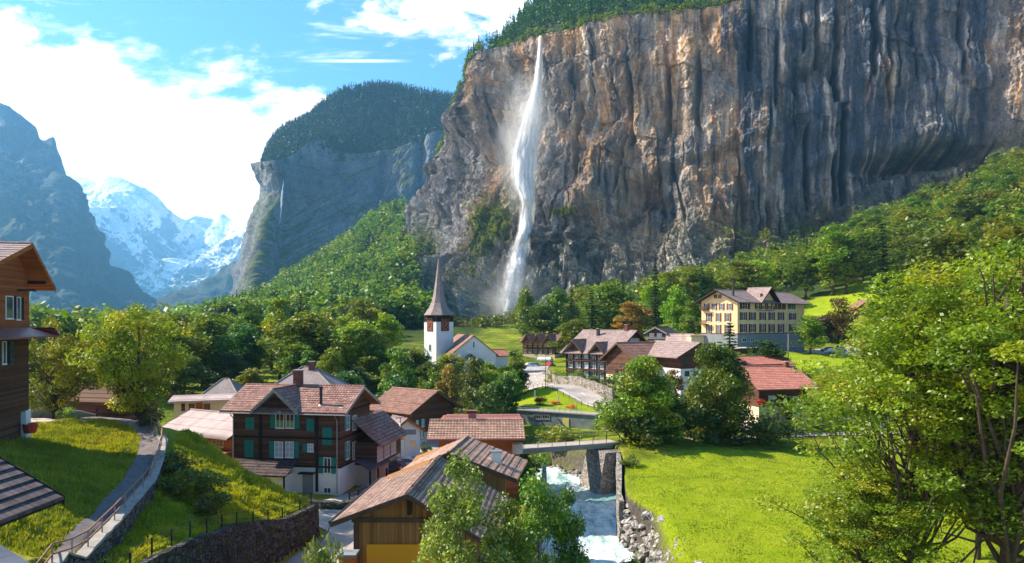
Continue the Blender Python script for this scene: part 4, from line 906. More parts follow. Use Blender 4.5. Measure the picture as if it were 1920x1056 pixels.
# porch canopy on posts
C4 = [P(667, 866, 85.5), P(694, 884, 84.5), P(734, 866, 91), P(711, 856, 93)]; inv = f.root.matrix_world.copy(); f.root.matrix_basis
inv = (Matrix.Translation(f.o) @ Matrix.Rotation(f.rz, 4, 'Z')).inverted()
lc = [inv @ p for p in C4]; MB().hexa([p for p in lc] + [p + Vector((0, 0, .14)) for p in lc]).build('porch_canopy', M['metal_dark'], f.root)
for px_, d_ in ((694, 85), (709, 87.5), (725, 90)):
    p = inv @ P(px_, 880, d_); MB().box(p.x - .09, p.y - .09, -.2, p.x + .09, p.y + .09, p.z + .1).build('post', M['beam_dark'], f.root)

# garage with the ochre door, foreground
f = Frame('timber_garage', (-10.6, 50.6), (-2.6, 50.6), 2.2, label='brown timber garage with a large ochre door and dark tiled roof', cat='garage')
MB().prism([(0, 0, -1), (f.w, 0, -1), (f.w, 0, 5.0), (3.7, 0, 7.95), (0, 0, 6.55)], (0, 13.2, 0)).build('wall', M['wood_garage'], f.root)
for nm, D0, D1 in (('roof', -.75, 13.1),):
    tl = MB(); bdm = MB()
    for (e, ze, r_, zr_) in ((-1.5, 6.15, 3.6, 8.05), (9.4, 4.55, 3.6, 8.05)):
        for i in range(16):
            t0, t1 = i / 16, min(1, (i + 1.15) / 16); x0, z0 = e + (r_ - e) * t0, ze + (zr_ - ze) * t0; x1, z1 = e + (r_ - e) * t1, ze + (zr_ - ze) * t1; sk = .11 * 1.0
            tl.hexa([(x0, D0, z0), (x0 + sk * 0, D0, z0 + .17), (x1, D0, z1 + .09), (x1, D0, z1)] + [(x0 + .9, D1, z0), (x0 + .9, D1, z0 + .17), (x1 + .9, D1, z1 + .09), (x1 + .9, D1, z1)])
        bdm.hexa([(e + .1, D0 + .05, ze - .10), (r_, D0 + .05, zr_ - .10), (r_, D0 + .05, zr_ - .02), (e + .1, D0 + .05, ze - .02), (e + 1.0, D1, ze - .10), (r_ + .9, D1, zr_ - .10), (r_ + .9, D1, zr_ - .02), (e + 1.0, D1, ze - .02)])
        pts = [(e - .02, D0 - .06, ze - .2), (r_, D0 - .06, zr_ - .2), (r_, D0 - .06, zr_ + .14), (e - .02, D0 - .06, ze + .16)]; MB().prism(pts, (0, .06, 0)).build('verge_board', M['beam'], f.root)
    rf = tl.build('roof', M['tile_garage'], f.root); bdm.build('roof_boards', M['wood_garage'], rf)
    rcap = MB()
    for i in range(34):
        t0 = i / 34; y0 = D0 + (D1 - D0) * t0; x0 = 3.6 + .9 * t0; rcap.tube([(x0, y0, 8.18), (x0 + .03, y0 + .44, 8.14)], [.19, .14], 8)
    rcap.build('ridge_cap', M['tile_garage'], rf)
b = MB().box(.75, -.08, -1, f.w - .9, -.03, 4.6); b.build('garage_door', M['paint_yellow'], f.root)
MB().box(-.25, -.12, 6.1, f.w - 1.2, -.005, 6.4).build('beam', M['beam'], f.root); MB().box(-.12, -.1, -1, .22, -.006, 6.2).build('corner_post', M['beam'], f.root); MB().box(3.55, -.5, 6.7, 3.8, -.006, 7.75).build('bracket', M['beam_dark'], f.root)
MB().tube([(-1.58, -.8, 6.3), (-.65, 13, 6.3)], .09, 8).build('gutter', M['iron'], rf)
MB().tube([(-1.6, -.6, 6.25), (-1.7, -.5, 5.7), (-2.4, -.4, 4.7)], .05, 6).build('downpipe', M['iron'], rf)
# taller rear hall
f = Frame('village_hall', (-9.3, 64.2), (-.6, 64.2), 2.2, label='low hall with sunlit weathered tile roof and small white chimney behind the garage', cat='hall')
MB().prism([(0, .3, -1), (f.w, .3, -1), (f.w, .3, 6.1), (3.85, .3, 8.0), (0, .3, 6.6)], (0, 8, 0)).build('wall', M['wood_garage'], f.root)
tl = MB(); D0, D1 = -.15, 8.6
for (e, ze, r_, zr_) in ((-.65, 6.45, 3.85, 8.32), (9.75, 5.95, 3.85, 8.32)):
    for i in range(9):
        t0, t1 = i / 9, min(1, (i + 1.15) / 9); x0, z0 = e + (r_ - e) * t0, ze + (zr_ - ze) * t0; x1, z1 = e + (r_ - e) * t1, ze + (zr_ - ze) * t1
        tl.hexa([(x0, D0, z0), (x0, D0, z0 + .18), (x1, D0, z1 + .1), (x1, D0, z1), (x0 + 1.1, D1, z0), (x0 + 1.1, D1, z0 + .18), (x1 + 1.1, D1, z1 + .1), (x1 + 1.1, D1, z1)])
rf = tl.build('roof', M['tile_sun'], f.root); MB().tube([(3.85, D0 - .05, 8.45), (4.95, D1, 8.45)], .15, 8).build('ridge_cap', M['tile_sun'], rf)
for (e, ze) in ((-.65, 6.45), (9.75, 5.95)):
    MB().prism([(e, D0 - .07, ze - .18), (3.85, D0 - .07, 8.32 - .18), (3.85, D0 - .07, 8.32 + .13), (e, D0 - .07, ze + .2)], (0, .06, 0)).build('verge_board', M['beam'], rf)
chimney(rf, 7.9, 3.2, 6.3, 7.9, .85, .7, 'plaster', 'galv')

# wooden house with the two-part roof by the bridge
f = Frame('brown_house', xy(823, 82), xy(972, 82.3), 2.4, label='brown timber house with pale tile front roof and red metal back roof beside the bridge', cat='house')
walls(f, 'x', f.w, 11, 6.9, 7.6, 2.6, 8.1, 'wood_red', -1)
bd = MB(); slope_slab(bd, lambda a, b_, z: (a, b_, z), -1.1, f.w + .6, -1.6, 6.55, 2.4, 8.0, .12); slope_slab(bd, lambda a, b_, z: (a, b_, z), -.2, f.w + .6, 12.4, 7.45, 2.4, 8.0, .12)
tl = MB(); slope_slab(tl, lambda a, b_, z: (a, b_, z), -1.2, f.w + .65, -1.7, 6.67, 2.4, 8.13, .1, 11, .09); rf = tl.build('roof', M['tile_sun'], f.root); bd.build('roof_boards', M['wood_orange'], rf)
slope_slab(MB(), lambda a, b_, z: (a, b_, z), 0, 1, 0, 0, 1, 1, 1)
tl = MB(); slope_slab(tl, lambda a, b_, z: (a, b_, z), .2, f.w + .65, 12.5, 7.57, 2.4, 8.15, .1); tl.build('roof', M['metal_red'], f.root, label='red sheet metal rear roof')
MB().tube([(-1.2, 2.4, 8.3), (f.w + .7, 2.4, 8.3)], .12, 8).build('ridge_cap', M['tile_sun'], rf)
MB().tube([(-1.2, -1.78, 6.72), (f.w + .7, -1.78, 6.72)], .08, 6).build('gutter', M['metal_red'], rf)
chimney(rf, 3.6, 3.0, 7.9, 9.2, .9, .7, 'metal_red', 'metal_red')
o = MB().lathe([(.0, 0), (.55, .02), (.6, .1), (.6, 1.0), (.5, 1.15), (0.01, 1.2)], (0, 0, 0), 12).build('vent_hood', M['plaster_dirty'], f.root); o.location = (8.6, -.7, 5.0)

# chalet with green shutters beyond the yard
f = Frame('tiled_house', xy(703, 116), xy(772, 111), 2.6, label='tiled house with green shutters on its gable behind the yard lamp post', cat='house')
walls(f, 'x', f.w, 9, 6.0, 6.0, 4.5, 8.3, 'wood_mid', 2.4); plinth(f, 9, -.6, 2.4, 'plaster_dirty')
rf = gable_roof(f.root, 'x', f.w, 9, 6.0, 6.0, 4.5, 8.3, 1.2, 1.0, 'tile_brown', 'wood_mid', 12, verge='beam')
for r_ in ((778, 788, 786, 800), (788, 786, 797, 800), (777, 806, 784, 820), (787, 806, 794, 820)): winpx(f, 'right', *r_, shut='paint_green', incl=True)
for r_ in ((778, 826, 785, 838), (790, 826, 797, 838)): winpx(f, 'right', *r_, frame='paint_white', pane='plaster_blue', off=.08)
winpx(f, 'front', 735, 812, 752, 830, frame='beam_dark', nx=3)

# little white house with grey roof
f = Frame('white_cottage', xy(712, 104), xy(733, 101.5), 2.6, label='tiny white house with patchy grey tile roof beside the porch canopy', cat='cottage')
walls(f, 'x', f.w, 4.6, 4.2, 4.2, 2.3, 5.6, 'plaster', -.6); gable_roof(f.root, 'x', f.w, 4.6, 4.2, 4.2, 2.3, 5.6, .5, .5, 'tile_slate', 'wood_orange', 8, verge='wood_orange'); winpx(f, 'front', 719, 838, 726, 850, frame='plaster_dirty', pane='wood_gold')

# hipped houses behind the main chalet
def hip(name, lab, px0, px1, d, zb, h, depth, rise, frac, tile, wm, ch=None, oe=.9):
    f = Frame(name, xy(px0, d), xy(px1, d + .6), zb, label=lab, cat='house')
    MB().box(0, 0, -1, f.w, depth, h - .05).build('wall', M[wm], f.root); rf = hip_roof(f.root, f.w, depth, h, rise, oe, frac, M and tile)
    if ch: chimney(rf, ch[0], ch[1], h + rise - 1.0, h + rise + ch[2], .9, .8, 'brick')
    return f, rf
f, rf = hip('hipped_roof_house', 'house with tall brown pyramid roof and brick chimney rising behind the dark timber chalet', 500, 624, 112, 3.2, 8.3, 11.5, 3.1, .16, 'shingle', 'plaster_dirty', (5.6, 5.2, .8))
f, rf = hip('small_hipped_house', 'small house with dark brown hipped roof behind the flat roofed building', 385, 440, 134, 3.6, 5.2, 8, 2.3, .22, 'shingle', 'plaster_dirty')
f = Frame('flat_roof_house', xy(326, 118), xy(438, 121), 3.3, label='low flat roofed building with small windows left of the dark chalet', cat='building')
MB().box(0, 0, -1, f.w, 8, 5.6).build('wall', M['plaster_cream'], f.root); MB().box(-.8, -1.2, 5.65, f.w + .8, 9, 5.95).build('roof', M['metal_pink'], f.root)
for r_ in ((340, 757, 347, 770), (354, 757, 365, 770), (382, 757, 394, 770)): winpx(f, 'front', *r_, frame='wood_mid')
winpx(f, 'front', 367, 755, 380, 775, frame='wood_red', pane='wood_red')
f = Frame('red_workshop', xy(310, 104), xy(436, 97), 2.7, label='long red timber workshop under a weathered pinkish metal roof', cat='workshop')
walls(f, 'x', f.w, 9, 4.3, 4.6, 4.4, 6.1, 'wood_orange', -1); rf = gable_roof(f.root, 'x', f.w, 9, 4.3, 4.6, 4.4, 6.1, 1.3, .5, 'metal_pink', 'wood_orange', 3, verge='wood_mid')
for r_ in ((398, 820, 406, 838), (411, 820, 419, 838)): winpx(f, 'front', *r_, frame='plaster_cream', nx=2, ny=3)
b = MB(); slope_slab(b, lambda a, b_, z: (a, b_, z), 6.5, f.w, -4, 1.5, -.05, 2.2, .12); b.build('lean_to_roof', M['metal_red'], f.root)

# terrace house at the left edge
g_ = Vector((-.2, .98, 0)); Cc = Vector((-41.9, 64.8, 0)); p0 = Cc - g_ * 12
f = Frame('terrace_house', p0.xy, Cc.xy, 12.2, label='tall red brown timber house cut by the left edge, with a pent roof', cat='house')
W_ = f.w; L_ = 12
def wl(z0, z1, mt, ins, name):
    return MB().box(ins, ins, z0, W_ - ins, L_, z1).build(name, M[mt], f.root)
walls(f, 'y', L_, W_, 13.0, 13.55, 8.8, 15.9, 'wood_red', 8.9)
wl(2.0, 8.9, 'wood_mid', .02, 'lower_wall'); wl(-1.5, 2.0, 'wood_dark', .3, 'plinth'); MB().box(W_ - .9, -.1, -1.5, W_ + .1, 3, 2.0).build('corner_pillar', M['plaster'], f.root)
rf = gable_roof(f.root, 'y', L_, W_, 13.0, 13.55, 8.8, 15.9, 1.5, 1.5, 'tile_slate', 'wood_orange', 14, .1, verge='wood_orange', oeR=1.6)
T = lambda a, b_, z: (a, b_, z)
b = MB(); slope_slab(b, T, -1, W_ + 1.4, -2.0, 8.3, -.02, 9.0, .14); slope_slab(b, lambda a, b_, z: (b_, a, z), -2.0, 4, W_ + 1.4, 8.3, W_ + .02, 9.0, .14); b.build('pent_roof', M['metal_red'], f.root)
for uu in (.15, W_ - 2.4): MB().box(uu, -1.4, 12.2, uu + .18, 0 - .01, 12.4).build('purlin', M['beam'], f.root)
MB().box(W_ - .4, -1.4, 12.9, W_ - .15, -.02, 13.2).build('purlin', M['beam_dark'], f.root)
winpx(f, 'front', 10, 555, 24, 598, frame='paint_white', nx=1, ny=1, shut='beam_dark', sides='R', sw=.5); winpx(f, 'front', 30, 557, 38, 600, frame='paint_white', nx=1, ny=1, shut='beam_dark', sides='R', sw=.5)
winpx(f, 'front', 4, 640, 11, 683, frame='paint_white', nx=1, ny=1, shut='beam_dark', sides='R', sw=.6, off=-.02); winpx(f, 'front', 18, 640, 23, 683, frame='paint_green', nx=1, ny=1, off=-.02)
# timber store next to it
f = Frame('timber_shed', xy(136, 87), xy(236, 85), 10.3, label='dark log shed half hidden behind the round tree beside the terrace', cat='shed')
walls(f, 'x', f.w, 5, 2.6, 3.4, 2.0, 3.7, 'wood_dark', -1); gable_roof(f.root, 'x', f.w, 5, 2.6, 3.0, 2.2, 3.75, 1.0, 1.5, 'wood_mid', 'wood_mid', 4, verge='beam')
# foreground hut roof and grey canopy bottom left
f = Frame('tiled_hut', (-18.9 + .45, 21), (-18.4 + .1, 29.6), 11.2, label='hut with dark ribbed tile roof cut by the left edge below the terrace', cat='hut')
MB().box(.2, 2.6, -2, f.w - .3, 7, 3.2).build('wall', M['wood_dark'], f.root)
rf = gable_roof(f.root, 'x', f.w, 8.0, 3.7, 3.7, 4.0, 6.1, .35, .3, 'tile_dark', 'beam_dark', 11, .07, verge='beam_dark'); 
f = Frame('carport', P(-2, 1018, 22).xy, P(56, 1062, 20.3).xy, 12.5, label='blue grey sheet metal carport roof at the bottom left corner', cat='carport')
MB().box(-1, -6, 2.75, f.w, -.0, 2.9).build('roof', M['metal_dark'], f.root)
for a, b_ in ((.2, -.6), (f.w - .5, -.6), (f.w - .5, -5), (.2, -5)): MB().box(a, b_, -2.5, a + .12, b_ + .12, 2.745).build('post', M['galv'], f.root)

# ---- church
f = Frame('village_church', xy(818, 192), xy(850, 195.6), 8.5, label='white church with slender shingled spire and a clock on its tower', cat='church')
w_ = f.w
MB().box(0, 0, -1, w_, w_, 13.1).build('tower', M['plaster'], f.root)
MB().box(.12, .12, 13.1, w_ - .12, w_ - .12, 14.6).build('belfry_core', M['beam_dark'], f.root)
for i in range(5):
    for j in range(5):
        if i in (0, 4) or j in (0, 4):
            xx = i * (w_ - .25) / 4; yy_ = j * (w_ - .25) / 4; MB().box(xx, yy_, 13.1, xx + .25, yy_ + .25, 14.75).build('belfry_post', M['beam_dark'], f.root)
MB().box(-.12, -.12, 13.0, w_ + .12, w_ + .12, 13.12).build('cornice', M['beam'], f.root)
c_ = (w_ / 2, w_ / 2, 0); k = w_ / 2
b = MB().lathe([(k * 1.02, 14.7), (k * 1.46, 14.75), (k * .98, 16.6), (k * .74, 17.9), (k * .52, 20.2), (k * .27, 24.8), (k * .05, 29.6)], c_, 8, math.pi / 8)
sp = b.build('spire', M['shingle'], f.root); MB().lathe([(.06, 29.2), (.05, 30.6), (.22, 30.7), (.22, 31.0), (.05, 31.1), (.03, 32.3), (0.001, 32.3)], c_, 8).build('finial', M['iron'], sp)
for fc_, u0 in (('front', w_ / 2 - 1.25), ('left', w_ / 2 - 1.25)):
    fb = MB().box(0, -.16, 0, 2.5, -.02, 3.1).build('clock_face', M['paint_brick'], f.root); put(fb, f, fc_, u0 if fc_ == 'front' else u0 + 2.5, 10.6)
    fb.parent = f.root
    for k_ in range(12):
        t_ = math.pi * 2 * k_ / 12; cx_, cz_ = 1.25 + .98 * math.sin(t_), 1.45 + .98 * math.cos(t_); MB().box(cx_ - .07, -.2, cz_ - .07, cx_ + .07, -.165, cz_ + .07).build('hour_mark', M['gold'], fb)
    MB().beam((1.25, -.2, 1.45), (1.85, -.2, 2.1), .1, .04).build('clock_hand', M['gold'], fb); MB().beam((1.25, -.22, 1.45), (.75, -.22, 1.2), .12, .04).build('clock_hand', M['gold'], fb)
    MB().box(-.2, -.45, 3.12, 2.7, -.02, 3.25).build('clock_roof', M['beam'], fb)
window(f, 'left', w_ / 2 - .4, 5.5, .8, 1.6, nx=1, ny=1, frame='plaster_dirty')
# nave in the tower's frame group
f2_ = Frame('nave', (-15.1, 186), (-4.1, 189), 8.5); nv = f2_.root; inv = (Matrix.Translation(f.o) @ Matrix.Rotation(f.rz, 4, 'Z')).inverted()
nb_ = MB(); MN = inv @ Matrix.Translation(f2_.o) @ Matrix.Rotation(f2_.rz, 4, 'Z'); bpy.data.objects.remove(nv)
def tr(b): b.v = [MN @ v for v in b.v]; return b
wn_ = f2_.w; hw = wn_ / 2
tr(MB().prism([(0, 0, -1), (wn_, 0, -1), (wn_, 0, 4.9), (hw, 0, 9.4), (0, 0, 4.9)], (0, 20, 0))).build('nave', M['plaster'], f.root)
b = MB(); Ty = lambda a, b_, z: (b_, a, z); slope_slab(b, Ty, -.3, 20.5, -.7, 4.35, hw, 9.45, .2, 16); slope_slab(b, Ty, -.3, 20.5, wn_ + .7, 4.35, hw, 9.45, .2, 16)
nr_ = tr(b).build('nave_roof', M['tile_brown'], f.root)
tr(MB().box(hw - .12, -.08, 6.6, hw + .12, -.02, 8.0)).build('slit_window', M['beam_dark'], f.root)
b = MB(); slope_slab(b, Ty, -2.4, -.06, 2.3, 3.0, 4.6, 4.9, .15); slope_slab(b, Ty, -2.4, -.06, 6.9, 3.0, 4.6, 4.9, .15); tr(b).build('porch_roof', M['beam_dark'], f.root)
tr(MB().box(2.9, -2.2, -1, 3.2, -.05, 3.3).box(6.0, -2.2, -1, 6.3, -.05, 3.3)).build('porch_wall', M['plaster'], f.root)

# ---- chalet hotel group by the valley road
f = Frame('chalet_inn', (12.4, 168), (21.7, 160), 8.2, label='large dark timber chalet with two cross gables and glazed galleries above the road', cat='chalet')
D = 15.5; he = 6.9; zr = 11.2
walls(f, 'x', f.w, D, he, he, D / 2, zr, 'wood_mid', .9); plinth(f, D, -1.5, .9, 'plaster_cream')
rf = gable_roof(f.root, 'x', f.w, D, he, he, D / 2, zr, 1.2, 1.2, 'tile_slate', 'wood_mid', 14, verge='beam')
uA, _ = f.hit('front', 1079, 660); uB, _ = f.hit('front', 1123, 660)
cross_gable(f, uA, 2.3, he - .1, 9.2, -1.3, 4, 'tile_brown', 'wood_mid', 6, verge='beam'); cross_gable(f, uB, 1.7, he - .1, 8.7, -1.3, 4, 'tile_brown', 'wood_mid', 6, verge='beam')
chimney(rf, f.w - 1.5, D / 2, zr - .3, zr + 1.5); chimney(rf, 4.5, D / 2 - 2, zr - 1.3, zr + .6, .6, .6, 'iron')
for zz in (1.15, 3.15, 5.15):
    for k in range(8): window(f, 'front', .4 + k * (f.w - .8) / 8, zz, 1.1, 1.35, nx=3, ny=2, pane='curtain' if k % 2 else 'glass')
for zz in (2.75, 4.85): balcony(f, 'front', 0, f.w, zz, .5, .35, 'wood_dark', 40)
for k in range(7): MB().box(k * f.w / 6 - .1, -.4, .5, k * f.w / 6 + .1, -.1, he + .2).build('post', M['beam_dark'], f.root)
for k in range(3): window(f, 'right', 4.8 + k * 2.0, 8.2, 1.7, 1.5, nx=3, ny=2, pane='curtain')
f = Frame('gabled_annex', (24.6, 150), (34.6, 156), 7.6, label='dark timber annex with long brown roof behind the big round tree', cat='annex')
D = 9; he = 6.6; zr = 9.5
walls(f, 'x', f.w, D, he, he, D / 2, zr, 'wood_dark', 3.0); plinth(f, D, -1.5, 3.0, 'plaster_cream'); gable_roof(f.root, 'x', f.w, D, he, he, D / 2, zr, 1.2, 1.0, 'tile_brown', 'wood_mid', 12, verge='beam')
for r_ in ((1154, 693, 1158, 702), (1165, 693, 1170, 702)): winpx(f, 'left', *r_, frame='beam_dark', off=-.07)
window(f, 'left', 3.4, 4.4, 1.4, 1.3, frame='wood_red')
for k in range(3): MB().box(2 + k * 2.6, -.12, 3.0, 2.25 + k * 2.6, -.02, he - .1).build('post', M['wood_red'], f.root)
balcony(f, 'front', 1, f.w, 3.4, 1.2, .9, 'wood_dark')
f = Frame('white_based_barn', xy(1276, 146), xy(1334, 149.5), 7.4, label='broad gabled dark barn on a white ground floor between the two big trees', cat='barn')
hw = f.w / 2
walls(f, 'y', 12, f.w, 8.0, 8.0, hw, 9.9, 'wood_dark', 5.0); plinth(f, 12, -3, 5.0, 'plaster'); gable_roof(f.root, 'y', 12, f.w, 8.0, 8.0, hw, 9.9, 1.9, 1.3, 'tile_slate', 'wood_mid', 8, verge='beam')
for r_ in ((1284, 696, 1292, 705), (1301, 696, 1308, 705)): winpx(f, 'front', *r_, frame='beam_dark', ny=1, nx=1, off=-.07)
winpx(f, 'front', 1285, 672, 1292, 684, frame='beam_dark', pane='paint_green')
f = Frame('maroon_house', xy(1214, 214), xy(1248, 211), 11.5, label='narrow dark maroon house with pale windows below the rust coloured tree', cat='house')
walls(f, 'y', 8, f.w, 6.9, 6.9, f.w / 2, 8.3, 'paint_maroon', -2); gable_roof(f.root, 'y', 8, f.w, 6.9, 6.9, f.w / 2, 8.3, .8, 1.0, 'metal_dark', 'wood_mid', 6, verge='plaster_blue')
for zz in (1.0, 3.4, 5.6):
    for uu in (.6, 2.9): window(f, 'front', uu, zz, 1.4, 1.1, pane='curtain')
balcony(f, 'front', 0, f.w, 5.2, .8, .5, 'plaster_blue')
f = Frame('low_grey_house', xy(1250, 208), xy(1297, 206), 12.2, label='low building with pale grey roof left of the yellow hotel', cat='building')
walls(f, 'x', f.w, 6, 3.9, 3.9, 3, 5.6, 'plaster_cream', -2); gable_roof(f.root, 'x', f.w, 6, 3.9, 3.9, 3, 5.6, .6, .4, 'metal_pink', 'wood_mid', 3, verge='beam')
for k in range(3): window(f, 'front', .8 + k * 2.1, 1.6, 1.1, 1.2)
f = Frame('hotel_wing', xy(1296, 203), xy(1320, 203), 13.0, label='small cream wing at the foot of the yellow hotel', cat='building'); MB().box(0, 0, -2, f.w, 6, 4.6).build('wall', M['plaster_cream'], f.root); MB().box(-.3, -.5, 4.61, f.w + .3, 6.3, 4.85).build('roof', M['metal_pink'], f.root); window(f, 'front', 1, 2, 1.2, 1.2)

# ---- yellow hotel
f = Frame('yellow_hotel', (58.9, 195), (84.3, 215.5), 10.5, label='large four storey yellow hotel with maroon shutters and gabled roof', cat='hotel')
D = 11.4; he = 16.6; zr = 19.3
walls(f, 'x', f.w, D, he, he, D / 2, zr, 'plaster_yellow', 7.75); plinth(f, D, -3, 7.75, 'plaster_blue', .05)
MB().box(-.12, -.12, 7.75, f.w + .12, D + .12, 7.95).build('string_course', M['beam'], f.root)
rf = gable_roof(f.root, 'x', f.w, D, he, he, D / 2, zr, 1.5, 1.7, 'tile_slate', 'beam_dark', 12, verge='beam_dark')
uA, _ = f.hit('front', 1437, 560); cross_gable(f, uA, 4.0, he - .1, zr + .8, -1.6, D / 2, 'tile_slate', 'plaster_yellow', 8, verge='beam_dark', board='beam_dark')
uA, _ = f.hit('front', 1379, 545, 2); MB().lathe([(.3, 0), (.3, 4.2), (.4, 4.2), (.4, 4.5), (.01, 4.5)], (1.6, 2.4, he + .9), 8).build('flue', M['iron'], rf)
S_ = dict(shut='paint_maroon', incl=True, ny=2)
for ya, yb in ((585.5, 600.5), (607.5, 623.5)):
    for a, b_ in ((1387, 1400.5), (1403.5, 1417), (1423.5, 1436), (1440.5, 1452.5), (1458, 1470)): winpx(f, 'front', a, ya, b_, yb, **S_)
for ya, yb in ((587, 600), (608, 621)): winpx(f, 'front', 1479, ya, 1492, yb, **S_)
for a, b_ in ((1387, 1406), (1415, 1425), (1426, 1436), (1437, 1448)): winpx(f, 'front', a, 565, b_, 580, **S_)
for a, b_ in ((1450, 1457), (1458, 1465), (1466, 1473)): winpx(f, 'front', a, 568, b_, 580, frame='wood_gold', ny=1)
winpx(f, 'front', 1477, 568, 1491, 580, shut='paint_green', incl=True)
winpx(f, 'front', 1425.5, 550.5, 1432, 556.5, frame='paint_maroon', off=-.04)
for r_ in ((1338.6, 552.5, 1345, 559), (1346.5, 552.5, 1353, 559)): winpx(f, 'left', *r_, frame='paint_maroon')
for a, b_ in ((1320, 1330.5), (1334.5, 1344.5), (1348, 1358.5), (1362.5, 1374.5)): winpx(f, 'left', a, 569, b_, 581.5, **S_)
for ya, yb in ((587, 603), (609, 625.5)):
    for a, b_ in ((1324, 1335), (1342, 1352.5), (1358.5, 1371)): winpx(f, 'left', a, ya, b_, yb, **S_)
for r_ in ((1391, 634, 1400, 641), (1407, 634, 1415, 641), (1475, 640, 1482, 650), (1484, 640, 1492, 650)): winpx(f, 'front', *r_, off=-.06)
uA, zA = f.hit('front', 1486, 668); MB().box(uA - 1, -.15, 0, uA + 1, -.06, 2.6).build('door', M['paint_white'], f.root)
o = MB().box(15, -5, 2.6, f.w + .5, -.08, 2.9); 
balcony(f, 'left', 9.0, 11.2, 14.2, 1.2, 1, 'wood_mid'); balcony(f, 'left', 9, 11.2, 10.4, 1.2, 1, 'wood_mid')
cu = bpy.data.curves.new('sign_lettering', 'FONT'); cu.body = 'HOTEL STAUBBACH'; cu.size = .95; cu.extrude = .02
tx0 = bpy.data.objects.new('sign_lettering', cu); COL.objects.link(tx0); bpy.context.view_layer.update(); tme = bpy.data.meshes.new_from_object(tx0.evaluated_get(bpy.context.evaluated_depsgraph_get())); bpy.data.objects.remove(tx0); tme.materials.clear(); tme.materials.append(M['beam'])
tx = bpy.data.objects.new('sign_lettering', tme); COL.objects.link(tx); tx.parent = f.root; uA, zA = f.hit('front', 1418, 583.5); tx.location = (uA, -.03, zA); tx.rotation_euler = (math.pi / 2, 0, 0)
# terrace roof in front of the hotel
f = Frame('terrace_pavilion', xy(1388, 184), xy(1430, 186), 11.5, label='low pavilion with pale flat roof in front of the yellow hotel', cat='pavilion'); MB().box(0, 0, -2, f.w, 4, 3.4).build('wall', M['beam'], f.root); MB().box(-.8, -1, 3.42, f.w + .8, 4.4, 3.62).build('roof', M['plaster_dirty'], f.root)

# small chalet under the hotel
f = Frame('low_chalet', xy(1402, 152), xy(1478, 155), 8.9, label='low dark chalet with mossy roof below the yellow hotel', cat='chalet')
walls(f, 'x', f.w, 7, 4.2, 4.2, 3.5, 5.2, 'wood_dark', -2); gable_roof(f.root, 'x', f.w, 7, 4.2, 4.2, 3.5, 5.2, 1.2, 1, 'tile_brick', 'wood_mid', 8, verge='beam')
for k in range(5): window(f, 'front', 1.6 + k * .95, 1.5, .8, 1.1, pane='curtain')
# red roofed chalet
f = Frame('red_roof_chalet', xy(1423, 117), xy(1513, 119), 5.8, label='timber chalet with bright red tile roof and flower balcony by the meadow road', cat='chalet')
D = 10; he = 6.0; zr = 8.3
walls(f, 'x', f.w, D, he, he, D / 2, zr, 'wood_mid', 2.5); plinth(f, D, -1.5, 2.5, 'plaster_cream')
rf = gable_roof(f.root, 'x', f.w, D, he, he, D / 2, zr, 1.7, 1.3, 'tile_brick', 'wood_mid', 13, verge='beam'); chimney(rf, f.w - .4, D / 2, zr - .5, zr + .9, .7, .7, 'brick')
for r_ in ((1441, 742, 1453, 757), (1473, 743, 1483, 758), (1486, 743, 1496, 758)): winpx(f, 'front', *r_, pane='curtain' if r_[0] == 1441 else 'glass')
for r_ in ((1445, 774, 1455, 788), (1488, 774, 1498, 788)): winpx(f, 'front', *r_, shut='paint_red', sw=.55, pane='curtain', off=-.07)
balcony(f, 'front', -.3, f.w - .2, 2.9, 1.2, .85, 'wood_mid'); winpx(f, 'right', 1526, 718, 1530, 727)
f = Frame('long_pink_roof_house', xy(1738, 113), xy(2020, 114), 4.8, label='long white house under a salmon tile roof seen through the big maples', cat='house')
walls(f, 'x', f.w, 9, 6.2, 6.2, 4.5, 8.6, 'plaster_dirty', -1.5); gable_roof(f.root, 'x', f.w, 9, 6.2, 6.2, 4.5, 8.6, 1.1, .8, 'tile_brick', 'wood_mid', 12, verge='beam')
for k in range(8): window(f, 'front', 1 + k * 2.7, 3.6, 1.1, 1.3, shut='paint_maroon', sw=.5)
for k in range(3): MB().box(2 + k * 6.5, -.1, -.5, 3.6 + k * 6.5, -.02, 2.3).build('door', M['paint_maroon'], f.root)
f = Frame('small_white_house', xy(1632, 116), xy(1668, 117), 4.9, label='small white building beside the road between the maple branches', cat='house'); walls(f, 'x', f.w, 6, 3.6, 3.6, 3, 4.8, 'plaster', -1.5); gable_roof(f.root, 'x', f.w, 6, 3.6, 3.6, 3, 4.8, .6, .5, 'tile_brick', 'wood_mid', 8, verge='beam'); window(f, 'front', 1, 1, 1, 1.1)
# gabled chalet up the valley
f = Frame('triple_gable_chalet', xy(980, 268), xy(1040, 262), 8.3, label='brown chalet with three gables beyond the car park right of the church', cat='chalet')
D = 9; he = 6.2; zr = 8.2
walls(f, 'x', f.w, D, he, he, D / 2, zr, 'wood_mid', 1.5); plinth(f, D, -1.5, 1.5, 'plaster_cream'); gable_roof(f.root, 'x', f.w, D, he, he, D / 2, zr, 1, 1.2, 'tile_brown', 'wood_mid', 8, verge='beam')
for q in (.17, .5, .83): cross_gable(f, f.w * q, 1.75, he - .2, zr + .3, -1.4, D / 2, 'tile_brown', 'wood_red', 5, verge='beam')
for zz in (1.9, 4.2):
    for k in range(6): window(f, 'front', .5 + k * (f.w - .6) / 6, zz, 1.0, 1.3, frame='plaster_cream')
f = Frame('hay_barn', xy(1609, 262), xy(1650, 262), 22.0, label='small brown hay barn on the green slope behind the big maple', cat='barn')
